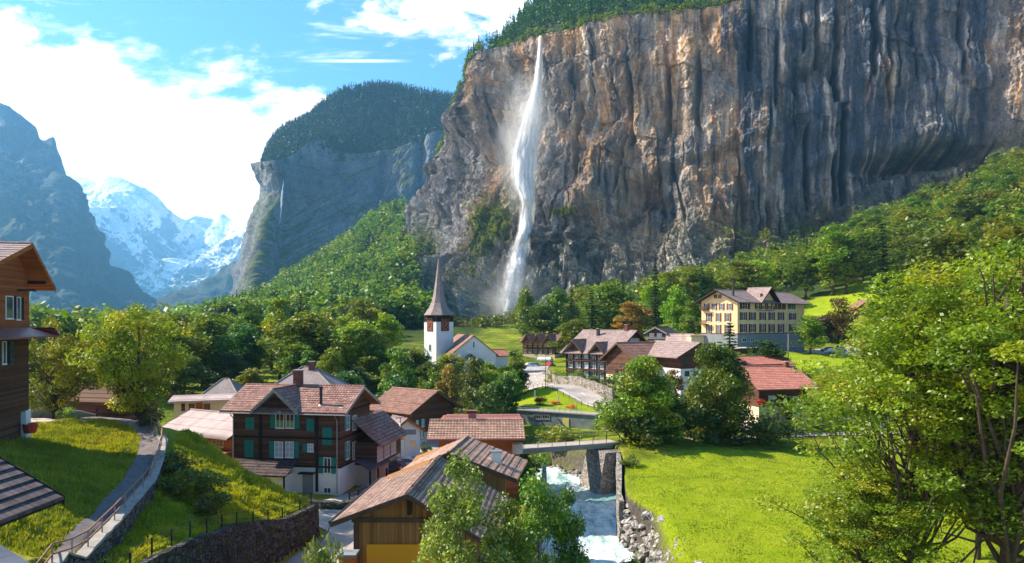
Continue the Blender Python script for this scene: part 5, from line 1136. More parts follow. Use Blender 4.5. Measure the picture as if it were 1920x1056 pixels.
walls(f, 'y', 6, f.w, 4.6, 4.6, f.w / 2, 7.0, 'wood_dark', -3); gable_roof(f.root, 'y', 6, f.w, 4.6, 4.6, f.w / 2, 7.0, 1, 1, 'tile_brown', 'wood_mid', 6, verge='beam')
f = Frame('brown_shed', xy(1518, 236), xy(1560, 238), 16.5, label='shed with brown roof behind the bare brown tree right of the hotel', cat='shed'); walls(f, 'x', f.w, 5, 4.6, 4.6, 2.5, 6.2, 'wood_mid', -3); gable_roof(f.root, 'x', f.w, 5, 4.6, 4.6, 2.5, 6.2, .6, .5, 'tile_brown', 'wood_mid', 5, verge='beam')
f = Frame('church_annex', xy(926, 205), xy(952, 207), 8.6, label='small ochre roofed building just right of the church', cat='building'); walls(f, 'x', f.w, 5, 3.6, 3.6, 2.5, 4.9, 'plaster', -1); gable_roof(f.root, 'x', f.w, 5, 3.6, 3.6, 2.5, 4.9, .6, .5, 'tile_brick', 'wood_mid', 6, verge='beam')
# concrete store cut into the lawn
f = Frame('concrete_store', xy(968, 128), xy(1117, 121), 4.0, label='low mossy concrete store under the lawn, with a yellow door', cat='building')
MB().box(0, 0, -1.5, f.w, 2.4, 2.5).build('wall', M['concrete_blue'], f.root); MB().box(-.15, -.2, 2.51, f.w + .1, 2.6, 2.68).build('roof_slab', M['concrete'], f.root)
uA, _ = f.hit('front', 1055, 790); uB, _ = f.hit('front', 1067, 790); MB().box(uA, -.08, -.2, uB, -.01, 1.75).build('door', M['paint_lemon'], f.root)
for a, b_ in ((1001, 1015), (1017, 1031)): winpx(f, 'front', a, 778, b_, 786, frame='concrete', nx=3, ny=1)
# railing along its roof
# ---------------------------------------------------------------- walls, rails, bridge, street things
def strip_wall(name, pts, top, bot, th, mt, label, cat='wall', seg=.5, cap=None, jit=.05, batter=.0, **kw):
    """pts xy polyline; top/bot arrays along it"""
    L = np.array(pts, float); s_ = np.concatenate([[0], np.cumsum(np.hypot(*np.diff(L, axis=0).T))]); n = max(2, int(s_[-1] / seg)); q = np.linspace(0, s_[-1], n)
    x = np.interp(q, s_, L[:, 0]); y = np.interp(q, s_, L[:, 1]); zt = np.interp(q, s_, top) + jit * fbm(q * .9, 0 * q, 1.5, 3); zb_ = np.interp(q, s_, bot)
    dx = np.gradient(x); dy = np.gradient(y); l = np.hypot(dx, dy); nx, ny = dy / l, -dx / l   # right-hand side normal
    rows = 7; V = []
    for k in range(rows + 1):
        t_ = k / rows; z = zt + (zb_ - zt) * t_; j = jit * 1.5 * fbm(x * 1.5, y * 1.5, z * 1.5, 3) if 0 < k else 0
        V.append(np.stack([x + nx * (th / 2 + j + batter * t_), y + ny * (th / 2 + j + batter * t_), z], 1))
    back = [np.stack([x - nx * th / 2, y - ny * th / 2, zb_], 1), np.stack([x - nx * th / 2, y - ny * th / 2, zt], 1)]
    A = np.array(back + V); me = np_mesh(name, A.reshape(-1, 3), grid_faces(*A.shape[:2]), False)
    b = [A[:, 0], A[:, -1]]
    o = link(name, me, None, M[mt], label=label, cat=cat, **kw)
    e = MB()
    for side in b: e.poly([tuple(p) for p in side])
    e.build('wall_end', M[mt], o)
    if cap:
        cb = np.array([np.stack([x - nx * (th / 2 + .06), y - ny * (th / 2 + .06), zt + .02], 1), np.stack([x - nx * (th / 2 + .06), y - ny * (th / 2 + .06), zt + .13], 1), np.stack([x + nx * (th / 2 + .1), y + ny * (th / 2 + .1), zt + .13], 1), np.stack([x + nx * (th / 2 + .1), y + ny * (th / 2 + .1), zt + .02], 1)])
        link('coping', np_mesh('coping', cb.reshape(-1, 3), grid_faces(*cb.shape[:2]), False), o, M[cap])
    return o
def railing(name, pts, label, h=1.05, rails=(1.0, .5), every=None, r=.035, mt='galv', pr=.03, group=None, flat=False, sink=.3):
    """pts: list of 3d points of post feet"""
    t_ = empty(name, pts[0], 0, label=label, cat='railing' if 'fence' not in name else 'fence', group=group); o = Vector(pts[0])
    P_ = [Vector(p) - o for p in pts]
    for p in P_: MB().box(p.x - pr, p.y - pr, p.z - sink, p.x + pr, p.y + pr, p.z + h).build('post', M[mt if isinstance(mt, str) else mt[0]], t_)
    for q in rails:
        MB().tube([p + Vector((0, 0, h * q)) for p in P_], r, 6).build('rail', M[mt if isinstance(mt, str) else mt[1]], t_, smooth=True)
    return t_
def resample(pts, n):
    L = np.array(pts, float); s_ = np.concatenate([[0], np.cumsum(np.hypot(*np.diff(L[:, :2], axis=0).T))]); q = np.linspace(0, s_[-1], n)
    return [tuple(np.interp(q_, s_, L[:, k]) for k in range(L.shape[1])) for q_ in q]
# path retaining wall and hand rail
PW = [(-20.6, 30), (-21.75, 36), (-22.35, 38.5), (-24.1, 45.5), (-25.6, 51), (-26.6, 55), (-28.8, 61), (-31.3, 67), (-33.5, 71)]
zt = [ground(p[0] - .7, p[1], False) + .28 for p in PW]; zbm = [ground(p[0] + .9, p[1], False) - .6 for p in PW]
strip_wall('retaining_wall', PW, zt, zbm, .55, 'stone_wall', 'grey stone retaining wall under the curving hill path', cap='concrete')
PR = resample([(p[0] - .05, p[1], z) for p, z in zip(PW, zt)] + [(-35.4, 74.5, ground(-36, 74.5) + .2), (-38.5, 78.5, ground(-39, 78.5) + .1)], 21)
railing('path_railing', PR, 'rusty two bar steel railing following the curved hill path', 1.0, (1.0, .52), r=.05, mt=('galv', 'rust'))
# lower retaining wall along the road
LW = [(-20.35, 30), (-20.25, 38), (-20.35, 45), (-20.2, 55), (-19.1, 63), (-18.0, 66.4), (-17.9, 68.2), (-19.0, 69.8), (-21.5, 71.5)]
zt = [max(ground(p[0] - (.9 if p[1] < 67 else .3), min(p[1], 67) if p[1] < 69 else p[1] + .7, False), 2.6) + .1 for p in LW]
strip_wall('road_retaining_wall', LW, zt, [1.6] * len(LW), .5, 'stone_dark', 'dark mossy stone retaining wall between the grass bank and the village road', batter=.15, jit=.08)
FP = resample([(p[0] - .45, p[1], 0) for p in LW[1:7]], 13); FP = [(a, b_, ground(a - .2, b_) ) for a, b_, _ in FP]
railing('bank_fence', FP, 'thin two rail steel fence along the top of the grass bank', 1.0, (1.0, .5), r=.02, mt='iron', pr=.045)
# rubble wall in front of the chalet
RW = [xy(536, 80), xy(580, 78.5), xy(640, 78.5), xy(690, 82)]; strip_wall('rubble_wall', RW, [3.3, 3.1, 2.9, 2.9], [1.8] * 4, .9, 'stone_dark', 'low dark rubble wall at the foot of the timber chalet', batter=.6, jit=.2)
railing('yard_fence', [Vector((*xy(a, d_), 2.9)) for a, d_ in ((655, 79.5), (672, 80.5), (690, 82), (706, 85))], 'low dark wooden fence beside the porch canopy', .8, (.95, .5), r=.06, mt='beam_dark', pr=.07)
# river walls
strip_wall('river_wall', [(11.0, 76.2), (11.0, 77.5), (12.0, 84), (13.0, 91), (13.4, 95)], [3.9, 3.9, 4.5, 4.9, 5.0], [-1.6] * 5, .5, 'stone_wall', 'stone embankment wall holding up the meadow along the river', jit=.1) if False else None
strip_wall('river_wall', [(13.5, 95), (13.1, 91), (12.1, 84), (11.1, 77.5), (11.1, 75.5)], [5.0, 4.9, 4.55, 4.1, 3.6], [-1.6] * 5, .5, 'stone_pale', 'stone embankment wall holding up the meadow along the river', jit=.1)
strip_wall('river_bank_wall', [(1.3, 58), (2.4, 70), (3.2, 80), (4.0, 92)], [2.5, 2.5, 2.6, 4.0], [-1.6] * 4, .5, 'stone_pale', 'stone embankment wall on the village side of the river', jit=.1)
# wall above the valley road
UW = [xy(1027, 186), xy(1042, 165), xy(1082, 153.5), xy(1133, 143.8), xy(1150, 141.5)]; strip_wall('garden_wall', UW, [ground(*UW[0]) + .9] + [ground(*p) + 2.0 for p in UW[1:4]] + [ground(*UW[4]) + 2.0], [ground(*p) - 1 for p in UW], .6, 'stone_pale', 'rough stone garden wall above the valley road below the chalet', jit=.15)

# rocks of the bank
def rock_mesh(seed, n=2):
    r_ = np.random.RandomState(seed); b = [(a, b_, c) for a in (-1, 1) for b_ in (-1, 1) for c in (-1, 1)]
    import bmesh
    bm = bmesh.new(); pts = r_.normal(size=(16, 3)); pts /= np.linalg.norm(pts, axis=1)[:, None]; pts *= r_.uniform(.75, 1.1, (16, 1)) * np.array([1.1, .8, .65])
    for p in pts: bm.verts.new(p)
    bmesh.ops.convex_hull(bm, input=bm.verts); 
    for v in [v for v in bm.verts if not v.link_faces]: bm.verts.remove(v)
    bmesh.ops.bevel(bm, geom=bm.edges[:], offset=.06, segments=1, affect='EDGES')
    me = bpy.data.meshes.new('boulder'); bm.to_mesh(me); bm.free(); me.materials.append(M['rock']); return me
RM = [rock_mesh(i) for i in range(8)]
def put_rock(x, y, z, s, lab, grp):
    o = link('boulder', RM[rnd.randrange(8)], None, None, label=lab, cat='boulder', group=grp); o.location = (x, y, z); o.scale = (s, s * rnd.uniform(.8, 1.2), s * rnd.uniform(.7, 1)); o.rotation_euler = (rnd.uniform(-.5, .5), rnd.uniform(-.5, .5), rnd.uniform(0, 6.28)); return o
for i in range(190):
    y = rnd.uniform(55, 76); e0 = np.interp(y, [50, 58, 70, 76], [11.2, 11.6, 12.1, 11.3]); wd = np.interp(y, [55, 70, 73, 76], [3.4, 2.4, 1.2, .4]); t_ = rnd.random()
    x = e0 + t_ * wd - .3; z = -.6 + t_ * np.interp(y, [55, 70, 76], [3.6, 4.2, 3.6]) + rnd.uniform(-.1, .2)
    put_rock(x, y, z, rnd.uniform(.32, .78), 'pale grey boulder in the rock bank between meadow and river', 'boulders of the rock bank')
for i in range(70):
    t_ = rnd.random(); y = 97 + 14 * t_; e0 = np.interp(y, [96, 101, 106, 112], [13.6, 11.0, 8.5, 5.0]); x = e0 + rnd.uniform(-.8, 1.2); put_rock(x, y, rnd.uniform(-.3, .8), rnd.uniform(.3, .8), 'brownish boulder at the water edge under the footbridge', 'boulders under the bridge')

# footbridge
A0, B0 = Vector((.4, 93.4, 5.75)), Vector((13.4, 98.4, 5.75)); dr = (B0 - A0); Lb = dr.length; rz = math.atan2(dr.y, dr.x)
t_ = empty('footbridge', A0, rz, label='narrow concrete footbridge with thin steel railings crossing the river', cat='bridge')
MB().box(-1, 0, -.22, Lb + 1, 3.4, 0).build('deck', M['asphalt_pale'], t_)
for y_ in (.12, 3.0): MB().box(-1, y_, -.62, Lb + 1, y_ + .28, -.225).build('girder', M['concrete'], t_)
MB().box(-1, -.12, -.18, Lb + 1, -.004, .1).build('kerb', M['concrete'], t_)
for y_ in (-.06, 3.4):
    rl = MB().tube([(-.9, y_, 1.05), (Lb + .9, y_, 1.05)], .03, 6).build('rail', M['iron'], t_); MB().tube([(-.9, y_, .6), (Lb + .9, y_, .6)], .015, 5).build('rail', M['iron'], t_)
    for k in range(9): x_ = -.8 + k * (Lb + 1.6) / 8; MB().box(x_ - .03, y_ - .03, -.1, x_ + .03, y_ + .03, 1.05).build('post', M['iron'], t_)
f = Frame('bridge_abutment', (10.6, 94.6), (14.6, 96.2), -1.4, label='battered stone abutment carrying the right end of the footbridge', cat='abutment')
MB().hexa([(.0, -.3, 0), (f.w, -.3, 0), (f.w, 5.2, 0), (.0, 5.2, 0), (1.4, 0, 6.45), (f.w, -.1, 6.45), (f.w, 5, 6.45), (1.4, 5, 6.45)]).build('masonry', M['stone_pale'], f.root)

# fences by the road, on the store and along the river path
def road_fence(pts, n, lab, h=.9, nm='roadside_fence', mt='beam', **kw):
    R_ = resample(pts, n); return railing(nm, [Vector((a, b_, ground(a, b_))) for a, b_ in [(p[0], p[1]) for p in R_]], lab, h, kw.get('rails', (.9,)), r=.025, mt=mt, pr=.045)
road_fence([p[:2] for p in (pd(983, 733, 158), pd(1050, 757, 144.5), pd(1110, 769, 135.5), pd(1135, 776, 131))], 16, 'row of short brown fence posts between the lawn and the valley road')
fw = Frame('x', xy(968, 128), xy(1117, 121), 6.7); X0 = fw.o.copy(); XX = fw.X.copy(); bpy.data.objects.remove(fw.root)
railing('roof_railing', [X0 + XX * (k * 1.0 + .2) + Vector((0, .1, 0)) for k in range(13)], 'low thin railing on the edge of the concrete store roof', .7, (1.0, .5), r=.02, mt='galv', pr=.02, sink=.1)
road_fence([xy(975, 118), xy(1060, 116), xy(1150, 114)], 14, 'thin fence in front of the concrete store above the grass bank', .9, 'store_fence', 'wood_grey', rails=(.95, .5))
road_fence([xy(1185, 103.3), xy(1300, 108), xy(1400, 109.8), xy(1480, 111), xy(1620, 112)], 40, 'low wooden fence along the river path behind the meadow', 1.0, 'path_fence', 'beam', rails=(.95, .5))
# log barrier
for k in range(4):
    a = P(1117 + k * 7, 775 + k * 5.5, 124 - k * 2.2); o = MB().tube([(0, 0, .35), (1.7, -1.7, .3)], .24, 8).build('log', M['wood_grey'], None, label='squared grey log at the lawn end, ' + ['nearest the concrete store', 'second from the concrete store', 'third from the concrete store', 'nearest the footbridge'][k], cat='log', group='logs at the end of the lawn'); o.location = G(a.x, a.y)

# lamp post, signs
def lamp(px, d, h, lab, arm=True, mt='galv'):
    p = G(*xy(px, d)); t_ = empty('street_lamp', p, 0, label=lab, cat='street lamp', group=None)
    MB().lathe([(.11, 0), (.06, h), (0.001, h)], (0, 0, 0), 8).build('post', M[mt], t_, smooth=True)
    if arm: MB().beam((-.7, 0, h), (.7, 0, h), .08, .06).build('arm', M[mt], t_); MB().box(-.7, -.14, h - .13, -.1, .14, h - .035).build('lamp_head', M['plaster'], t_)
    return t_
lamp(750.5, 97, 6.6, 'tall lamp post with a short cross arm beside the road signs')
def ypole(name, px, d, h, lab, cat='sign'):
    p = G(*xy(px, d)); t_ = empty(name, p, 0, label=lab, cat=cat); MB().lathe([(.04, 0), (.04, h), (0.001, h)], (0, 0, 0), 8).build('post', M['galv'], t_); return t_
t_ = ypole('yield_sign', 754.5, 88, 2.6, 'red and white triangular give way sign standing in the yard')
tri = lambda r, z: [(r * math.sin(a), 0, z + r * math.cos(a)) for a in (math.pi, math.pi + 2.0944, math.pi - 2.0944)]
MB().prism([(x_, -.07, z) for x_, _, z in tri(.62, 2.3)], (0, .03, 0)).build('sign_plate', M['paint_red'], t_); MB().prism([(x_, -.085, z) for x_, _, z in tri(.34, 2.3)], (0, .012, 0)).build('sign_face', M['paint_white'], t_)
MB().box(-.35, -.09, .5, -.06, -.05, 1.5).box(.06, -.09, .5, .35, -.05, 1.5).build('white_board', M['paint_white'], t_)
t_ = ypole('direction_sign', 759, 100, 4.6, 'tall sign post with small blue grey and yellow plates beside the lamp post'); MB().box(-.1, -.1, 3.9, 1.5, -.05, 4.6).build('sign_plate', M['plaster_blue'], t_); MB().box(.7, -.1, 2.2, 1.5, -.05, 3.2).build('sign_plate', M['plaster_cream'], t_); MB().box(-.9, -.1, 3.2, -.1, -.05, 3.5).build('sign_plate', M['paint_yellow'], t_)
p = G(*xy(752, 93)); t_ = empty('notice_board', p, 0, label='grey notice board on legs behind the give way sign', cat='notice board'); MB().box(-.5, -.05, .9, .5, .05, 2.0).build('panel', M['plaster_blue'], t_); MB().box(-.5, -.04, 0, -.42, .04, .9).build('leg', M['galv'], t_); MB().box(.42, -.04, 0, .5, .04, .9).build('leg', M['galv'], t_)
p = G(*xy(790, 100)); o = strip_wall('yard_wall', [xy(735, 96), xy(760, 94), xy(800, 92)], [3.7, 3.6, 3.5], [1.5] * 3, .3, 'concrete', 'low concrete wall across the far side of the yard')
railing('yard_railing', [Vector((*xy(a, d_), 3.6)) for a, d_ in ((736, 96), (745, 95.3), (754, 94.6))], 'short tubular railing by the notice board', .9, (1.0, .5), r=.03, mt='galv')
for px_, d_, h, lab in ((1432, 158, 7.0, 'plain grey utility pole in the lawn below the yellow hotel'),):
    px_ = 1478; p = G(*xy(px_, d_)); t_ = empty('utility_pole', p, 0, label=lab, cat='utility pole'); MB().lathe([(.12, 0), (.08, 8.6), (.001, 8.6)], (0, 0, 0), 8).build('pole', M['wood_grey'], t_); MB().lathe([(.1, 8.6), (.1, 8.9), (.001, 8.95)], (0, 0, 0), 6).build('insulator', M['iron'], t_)
p = G(*xy(1023, 148)); t_ = empty('bare_pole', p, 0, label='thin dark pole with small rungs standing at the lawn edge by the valley road', cat='pole'); MB().lathe([(.07, 0), (.05, 6.5), (.001, 6.5)], (0, 0, 0), 6).build('pole', M['iron'], t_)
for k in range(5): MB().beam((-.5 + .07 * k, 0, 2.6 + k * .8), (.5 - .07 * k, 0, 2.9 + k * .8), .035, .035).build('rung', M['iron'], t_)
# orange kiosk beside the garage
p = Vector((*xy(653, 49.5), 2.2)); t_ = empty('orange_cabin', p, 0, label='small orange red glazed cabin with grey roof left of the garage', cat='cabin')
b = MB().box(-.38, -.4, -.6, -.26, .4, 5.4).box(.26, -.4, -.6, .38, .4, 5.4).box(-.26, -.4, 4.9, .26, .4, 5.4).box(-.26, -.4, -.6, .26, .4, 1.5).box(-.26, -.38, 3.1, .26, .38, 3.3); b.v = [Vector((v.x * 1.35, v.y * 1.3, v.z * .78)) for v in b.v]; b.build('frame', M['paint_orange'], t_)
MB().box(-.34, -.02, 1.18, .34, .02, 3.8).build('pane', M['glass'], t_); MB().box(-.62, -.62, 4.22, .62, .62, 4.4).build('roof', M['plaster_blue'], t_)
# rack by the shed
t_ = empty('wooden_rack', G(*xy(193, 84.5)), 0, label='small brown wooden post frame in front of the log shed', cat='rack'); MB().box(-.75, -.07, 0, -.6, .07, 1.4).build('post', M['wood_mid'], t_); MB().box(.55, -.07, 0, .7, .07, 1.4).build('post', M['wood_mid'], t_); MB().box(-.8, -.08, 1.41, .75, .08, 1.52).build('rail', M['wood_mid'], t_)
strip_wall('terrace_wall', [xy(40, 80), xy(80, 82), xy(150, 84), xy(185, 85)], [13.0, 12.6, 11.8, 11.2], [10] * 4, .35, 'concrete', 'low concrete terrace wall in front of the apple tree')
strip_wall('field_wall', [xy(32, 92), xy(90, 94), xy(136, 93)], [13.6, 13.5, 13.2], [10.5] * 3, .4, 'stone_pale', 'pinkish grey stone wall behind the apple tree left of the log shed')
t_ = empty('red_planter', Vector((-41.3, 64.0, 12.3)), 0, label='red planter tub at the foot of the terrace house', cat='planter'); MB().lathe([(.01, .02), (.45, .02), (.6, .8), (.5, .8), (.48, .6), (.01, .6)], (0, 0, 0), 10).build('tub', M['paint_red'], t_)

# white marker posts and flower beds are planted with the garden; park benches no
for px_, py_, d_ in ((1003, 748, 143), (1047, 752, 138), (1080, 760, 132.5)):
    k = (1003, 1047, 1080).index(px_); o = MB().box(-.09, -.09, 0, .09, .09, 1.5).box(-.12, -.12, 1.5, .12, .12, 1.56).build('white_post', M['paint_white'], None, label=['short white post on the lawn left of all three flower beds', 'short white post on the lawn just right of the middle flower bed', 'short white post on the lawn right of the last flower bed'][k], cat='post', group='white posts on the lawn'); o.location = G(*xy(px_, d_))

# cars
def car_meshes():
    prof = [(0, .35), (0, .75), (.08, .88), (1.0, .98), (1.55, 1.45), (3.0, 1.48), (3.75, 1.02), (4.2, .95), (4.25, .4), (4.25, .28), (0, .28)]
    prof = prof[:-1] + [(0, .28)]; b = MB(); n = len(prof)
    sec = []
    for y_, s_ in ((0, .94), (.12, 1.0), (1.58, 1.0), (1.7, .94)):
        sec.append([Vector((2.12 + (x_ - 2.12) * s_, y_ if z < 1.0 else .85 + (y_ - .85) * .82, z)) for x_, z in prof])
    for i in range(3):
        for k in range(n): b.poly([sec[i][k], sec[i][(k + 1) % n], sec[i + 1][(k + 1) % n], sec[i + 1][k]])
    b.poly(sec[0][::-1]); b.poly(sec[3])
    body = b.mesh('body')
    g = MB(); g.hexa([(1.12, .12, 1.0), (3.62, .12, 1.0), (3.62, 1.58, 1.0), (1.12, 1.58, 1.0), (1.58, .20, 1.42), (2.98, .20, 1.42), (2.98, 1.50, 1.42), (1.58, 1.50, 1.42)])
    for v in g.v: v.y = .85 + (v.y - .85) * 1.06; v.x = 2.35 + (v.x - 2.35) * 1.03
    gl = g.mesh('window_glass'); wh = MB(); 
    wh.lathe([(.001, -.1), (.31, -.1), (.32, .1), (.001, .1)], (0, 0, 0), 14); wm = wh.mesh('wheel'); hb = MB().lathe([(.001, .11), (.18, .11), (.18, -.11), (.001, -.11)], (0, 0, 0), 10).mesh('hubcap')
    lt = MB().box(0, 0, 0, .05, .28, .14).mesh('headlight'); return body, gl, wm, hb, lt
CM = car_meshes()
def car(x, y, rz, mt, lab, grp='parked cars', z=None):
    t_ = empty('parked_car', (x, y, (ground(x, y) if z is None else z) + .13), rz, label=lab, cat='car', group=grp)
    mlink('body', CM[0], t_, M[mt]); mlink('window_glass', CM[1], t_, M['glass'])
    for wx in (.8, 3.4):
        for wy in (.04, 1.66):
            o = mlink('wheel', CM[2], t_, M['rubber']); o.location = (wx, wy, .32); o.rotation_euler = (math.pi / 2, 0, 0); mlink('hubcap', CM[3], o, M['galv'])
    for wy in (.15, 1.27): o = mlink('headlight', CM[4], t_, M['paint_white']); o.location = (-.01, wy, .62)
car(*xy(722, 94), .1, 'car_white', 'white car parked in the yard behind the porch canopy', z=2.9); car(*xy(699, 92), .25, 'car_dark', 'dark car parked under the porch canopy', z=2.75)
for px_, d_, rz_, mt_, lab in ((981, 214, .3, 'car_white', 'white car leftmost in the car park right of the church'), (991, 219, .4, 'car_blue', 'pale blue car second from the left in the car park right of the church'), (1017, 222, .2, 'car_dark', 'dark blue car in the car park below the triple gable chalet'), (1031, 220, 1.2, 'car_red', 'red car at the right end of the car park below the triple gable chalet'),
    (1016, 248, 1.3, 'car_white', 'silver car leftmost of the three in front of the triple gable chalet'), (1024, 247, 1.3, 'car_white', 'silver car in the middle of the three in front of the triple gable chalet'), (1032, 246, 1.3, 'car_white', 'silver car rightmost of the three in front of the triple gable chalet'),
    (1551, 206, .2, 'car_white', 'silver car nearest on the car park right of the yellow hotel'), (1545, 214, .2, 'car_dark', 'dark car behind the silver one on the hotel car park'), (1566, 213, .3, 'car_white', 'white car farther right on the hotel car park')):
    car(*xy(px_, d_), rz_, mt_, lab)
strip_wall('car_park_wall', [xy(1570, 204), xy(1600, 202), xy(1650, 200)], [ground(*xy(1570, 204)) + 1.0, ground(*xy(1600, 202)) + 1.0, ground(*xy(1650, 200)) + 1], [ground(*xy(1600, 202)) - 3] * 3, .4, 'plaster_dirty', 'pale low wall of the hotel car park')
# ---------------------------------------------------------------- trees
def leaf_quads(C, size, r_, up=.35, fold=.0):
    """C centres (n,3) -> verts, quads of randomly turned leaf tufts"""
    n = len(C); a = r_.normal(size=(n, 3)); a[:, 2] = np.abs(a[:, 2]) + up * 2; a /= np.linalg.norm(a, axis=1)[:, None]
    b_ = r_.normal(size=(n, 3)); u = np.cross(a, b_); u /= np.linalg.norm(u, axis=1)[:, None] + 1e-9; v = np.cross(a, u)
    s = size * r_.uniform(.6, 1.3, (n, 1)); u = u * s; v = v * s * .62
    V = np.stack([C - u, C - v * .9 + u * .1, C + u * 1.05, C + v * .9 + u * .1], 1).reshape(-1, 3)
    Q = np.arange(n * 4).reshape(n, 4); return V, Q
def crown_mesh(name, seed, H, R, base, shape='round', prune=0, flat=.72, clumps=40, leaves=4000, leaf=.25, clump_r=.22, holes=.0, squash=.85, lean=(0, 0), yellow=.15):
    """returns mesh of leaf clumps and the clump centres"""
    r_ = np.random.RandomState(seed); hc = (H - base) / 2; mid = base + hc; C = []
    k = 0
    while len(C) < clumps and k < 9000:
        k += 1; p = r_.uniform(-1, 1, 3); q = np.linalg.norm(p)
        if q > 1 or q < .35 and r_.rand() < .8: continue
        t_ = (p[2] + 1) / 2
        if prune and t_ < .5 and r_.rand() < prune: continue
        if shape == 'round': w_ = 1.0
        elif shape == 'egg': w_ = (1.15 - .65 * t_)
        elif shape == 'cone': w_ = 1.25 * (1.02 - t_) ** .8
        elif shape == 'vase': w_ = .55 + .75 * t_ if t_ < .7 else 1.05
        elif shape == 'column': w_ = (1 - abs(t_ - .45) * .9)
        a = math.atan2(p[1], p[0]); lob = 1 + .22 * math.sin(2 * a + seed) + .14 * math.sin(5 * a + seed * 2.1 + 3 * t_)
        c = np.array([p[0] * R * w_ * lob, p[1] * R * w_ * lob, mid + p[2] * hc])
        c[:2] += np.array(lean) * t_ * R
        if any(np.linalg.norm((c - d) / [1, 1, squash]) < R * clump_r * .75 for d in C): continue
        C.append(c)
    C = np.array(C); n = len(C); per = r_.dirichlet(np.ones(n) * 6) * leaves; V = []; K = []; tint = r_.uniform(0, 1, n); yel = (r_.uniform(0, 1, n) < yellow) * r_.uniform(.3, 1, n)
    P_ = []; T = []; Y = []
    for i in range(n):
        m_ = max(6, int(per[i])); d = r_.normal(size=(m_, 3)); d /= np.linalg.norm(d, axis=1)[:, None]; rad_ = R * clump_r * (.35 + .75 * r_.uniform(0, 1, (m_, 1)) ** .45) * r_.uniform(.8, 1.25)
        q = d * rad_ * [1.25, 1.25, flat]; q[:, 2] -= .12 * np.abs(q[:, 0]) + .12 * np.abs(q[:, 1]); P_.append(C[i] + q); T.append(np.full(m_, tint[i]) * .7 + r_.uniform(0, .3, m_)); Y.append(np.full(m_, yel[i]) * r_.uniform(.3, 1, m_))
    P_ = np.concatenate(P_); T = np.concatenate(T); Y = np.concatenate(Y); keep = P_[:, 2] > base * .55; P_, T, Y = P_[keep], T[keep], Y[keep]
    V, Q = leaf_quads(P_, leaf, r_); col = np.zeros((len(V), 3)); col[:, 0] = np.repeat(T, 4); col[:, 1] = np.repeat(Y, 4)
    return np_mesh(name, V, Q, False, None, col), C
def trunk_mesh(name, seed, H, C, r0, base, nb=None, forks=1, lean=(0, 0), R=1):
    r_ = np.random.RandomState(seed + 99); b = MB(); top = H * .86
    ax = lambda z: np.array([lean[0] * R * max(0, (z - base) / (H - base)) * .9 + .12 * math.sin(z * .5 + seed), lean[1] * R * max(0, (z - base) / (H - base)) * .9 + .12 * math.cos(z * .4 + seed), z])
    N = 9; b.tube([ax(-.5 + (top + .5) * i / N) for i in range(N + 1)], [r0 * 1.35] + [r0 * (1 - .9 * (i / N) ** .9) + .02 for i in range(1, N + 1)], 9)
    if nb is None: nb = len(C)
    idx = r_.permutation(len(C))[:nb]
    for i in idx:
        c = C[i]; z0 = max(base * r_.uniform(.55, 1.0), min(top * .9, c[2] - np.linalg.norm(c[:2] - ax(c[2])[:2]) * r_.uniform(.85, 1.7))); s = ax(z0); e = np.array(c)
        m1 = s * .6 + e * .4 + np.array([0, 0, -.06 * H * r_.rand()]) + r_.normal(size=3) * .05 * R; rr_ = max(.025, r0 * .42 * (1 - z0 / H) ** .6)
        m2 = s * .25 + e * .75 + r_.normal(size=3) * .05 * R
        b.tube([s, m1, m2, e], [rr_, rr_ * .7, rr_ * .42, rr_ * .15], 5, False)
    return b.mesh(name, True)
class Species:
    def measure(s, me):
        co = np.empty(len(me.vertices) * 3, np.float32); me.vertices.foreach_get('co', co); co = co.reshape(-1, 3)
        s.H = float(np.percentile(co[:, 2], 99.7)); s.R = float(np.percentile(np.abs(co[:, 0]), 97.5))
    def __init__(s, name, nvar, seed, mt, bark='bark', H=14, R=4.5, base=3, r0=.3, nb=None, lean=(0, 0), **kw):
        s.name = name; s.mt = mt; s.H = H; s.R = R; s.v = []
        for i in range(nvar):
            cm_, C = crown_mesh('crown', seed + i * 7, H, R, base, lean=lean, **kw); cm_.materials.append(M[mt]); s.measure(cm_); tm = trunk_mesh('trunk', seed + i, H, C, r0, base, nb, lean=lean, R=R); tm.materials.append(M[bark]); s.v.append((cm_, tm))
    def plant(s, x, y, z=None, h=None, w=None, label=None, group=None, v=None, name=None, color=None, mt=None, rot=None, sink=.1, cat='tree'):
        z = ground(x, y) if z is None else z; i = rnd.randrange(len(s.v)) if v is None else v; cm_, tm = s.v[i]
        sc = (h or s.H) / s.H; sw = (w / s.R) if w else sc
        r_ = empty(name or s.name, (x, y, z - sink), rnd.uniform(0, 6.28) if rot is None else rot, label=label, cat=cat, group=group); r_.scale = (sw, sw, sc)
        if mt:
            key = (cm_.name, mt)
            if key not in _cache: c2 = cm_.copy(); c2.materials.clear(); c2.materials.append(M[mt]); _cache[key] = c2
            cm_ = _cache[key]
        c = bpy.data.objects.new('crown', cm_); COL.objects.link(c); c.parent = r_; t_ = bpy.data.objects.new('trunk', tm); COL.objects.link(t_); t_.parent = r_
        if color: c.color = tuple(color) + (1,)
        return r_
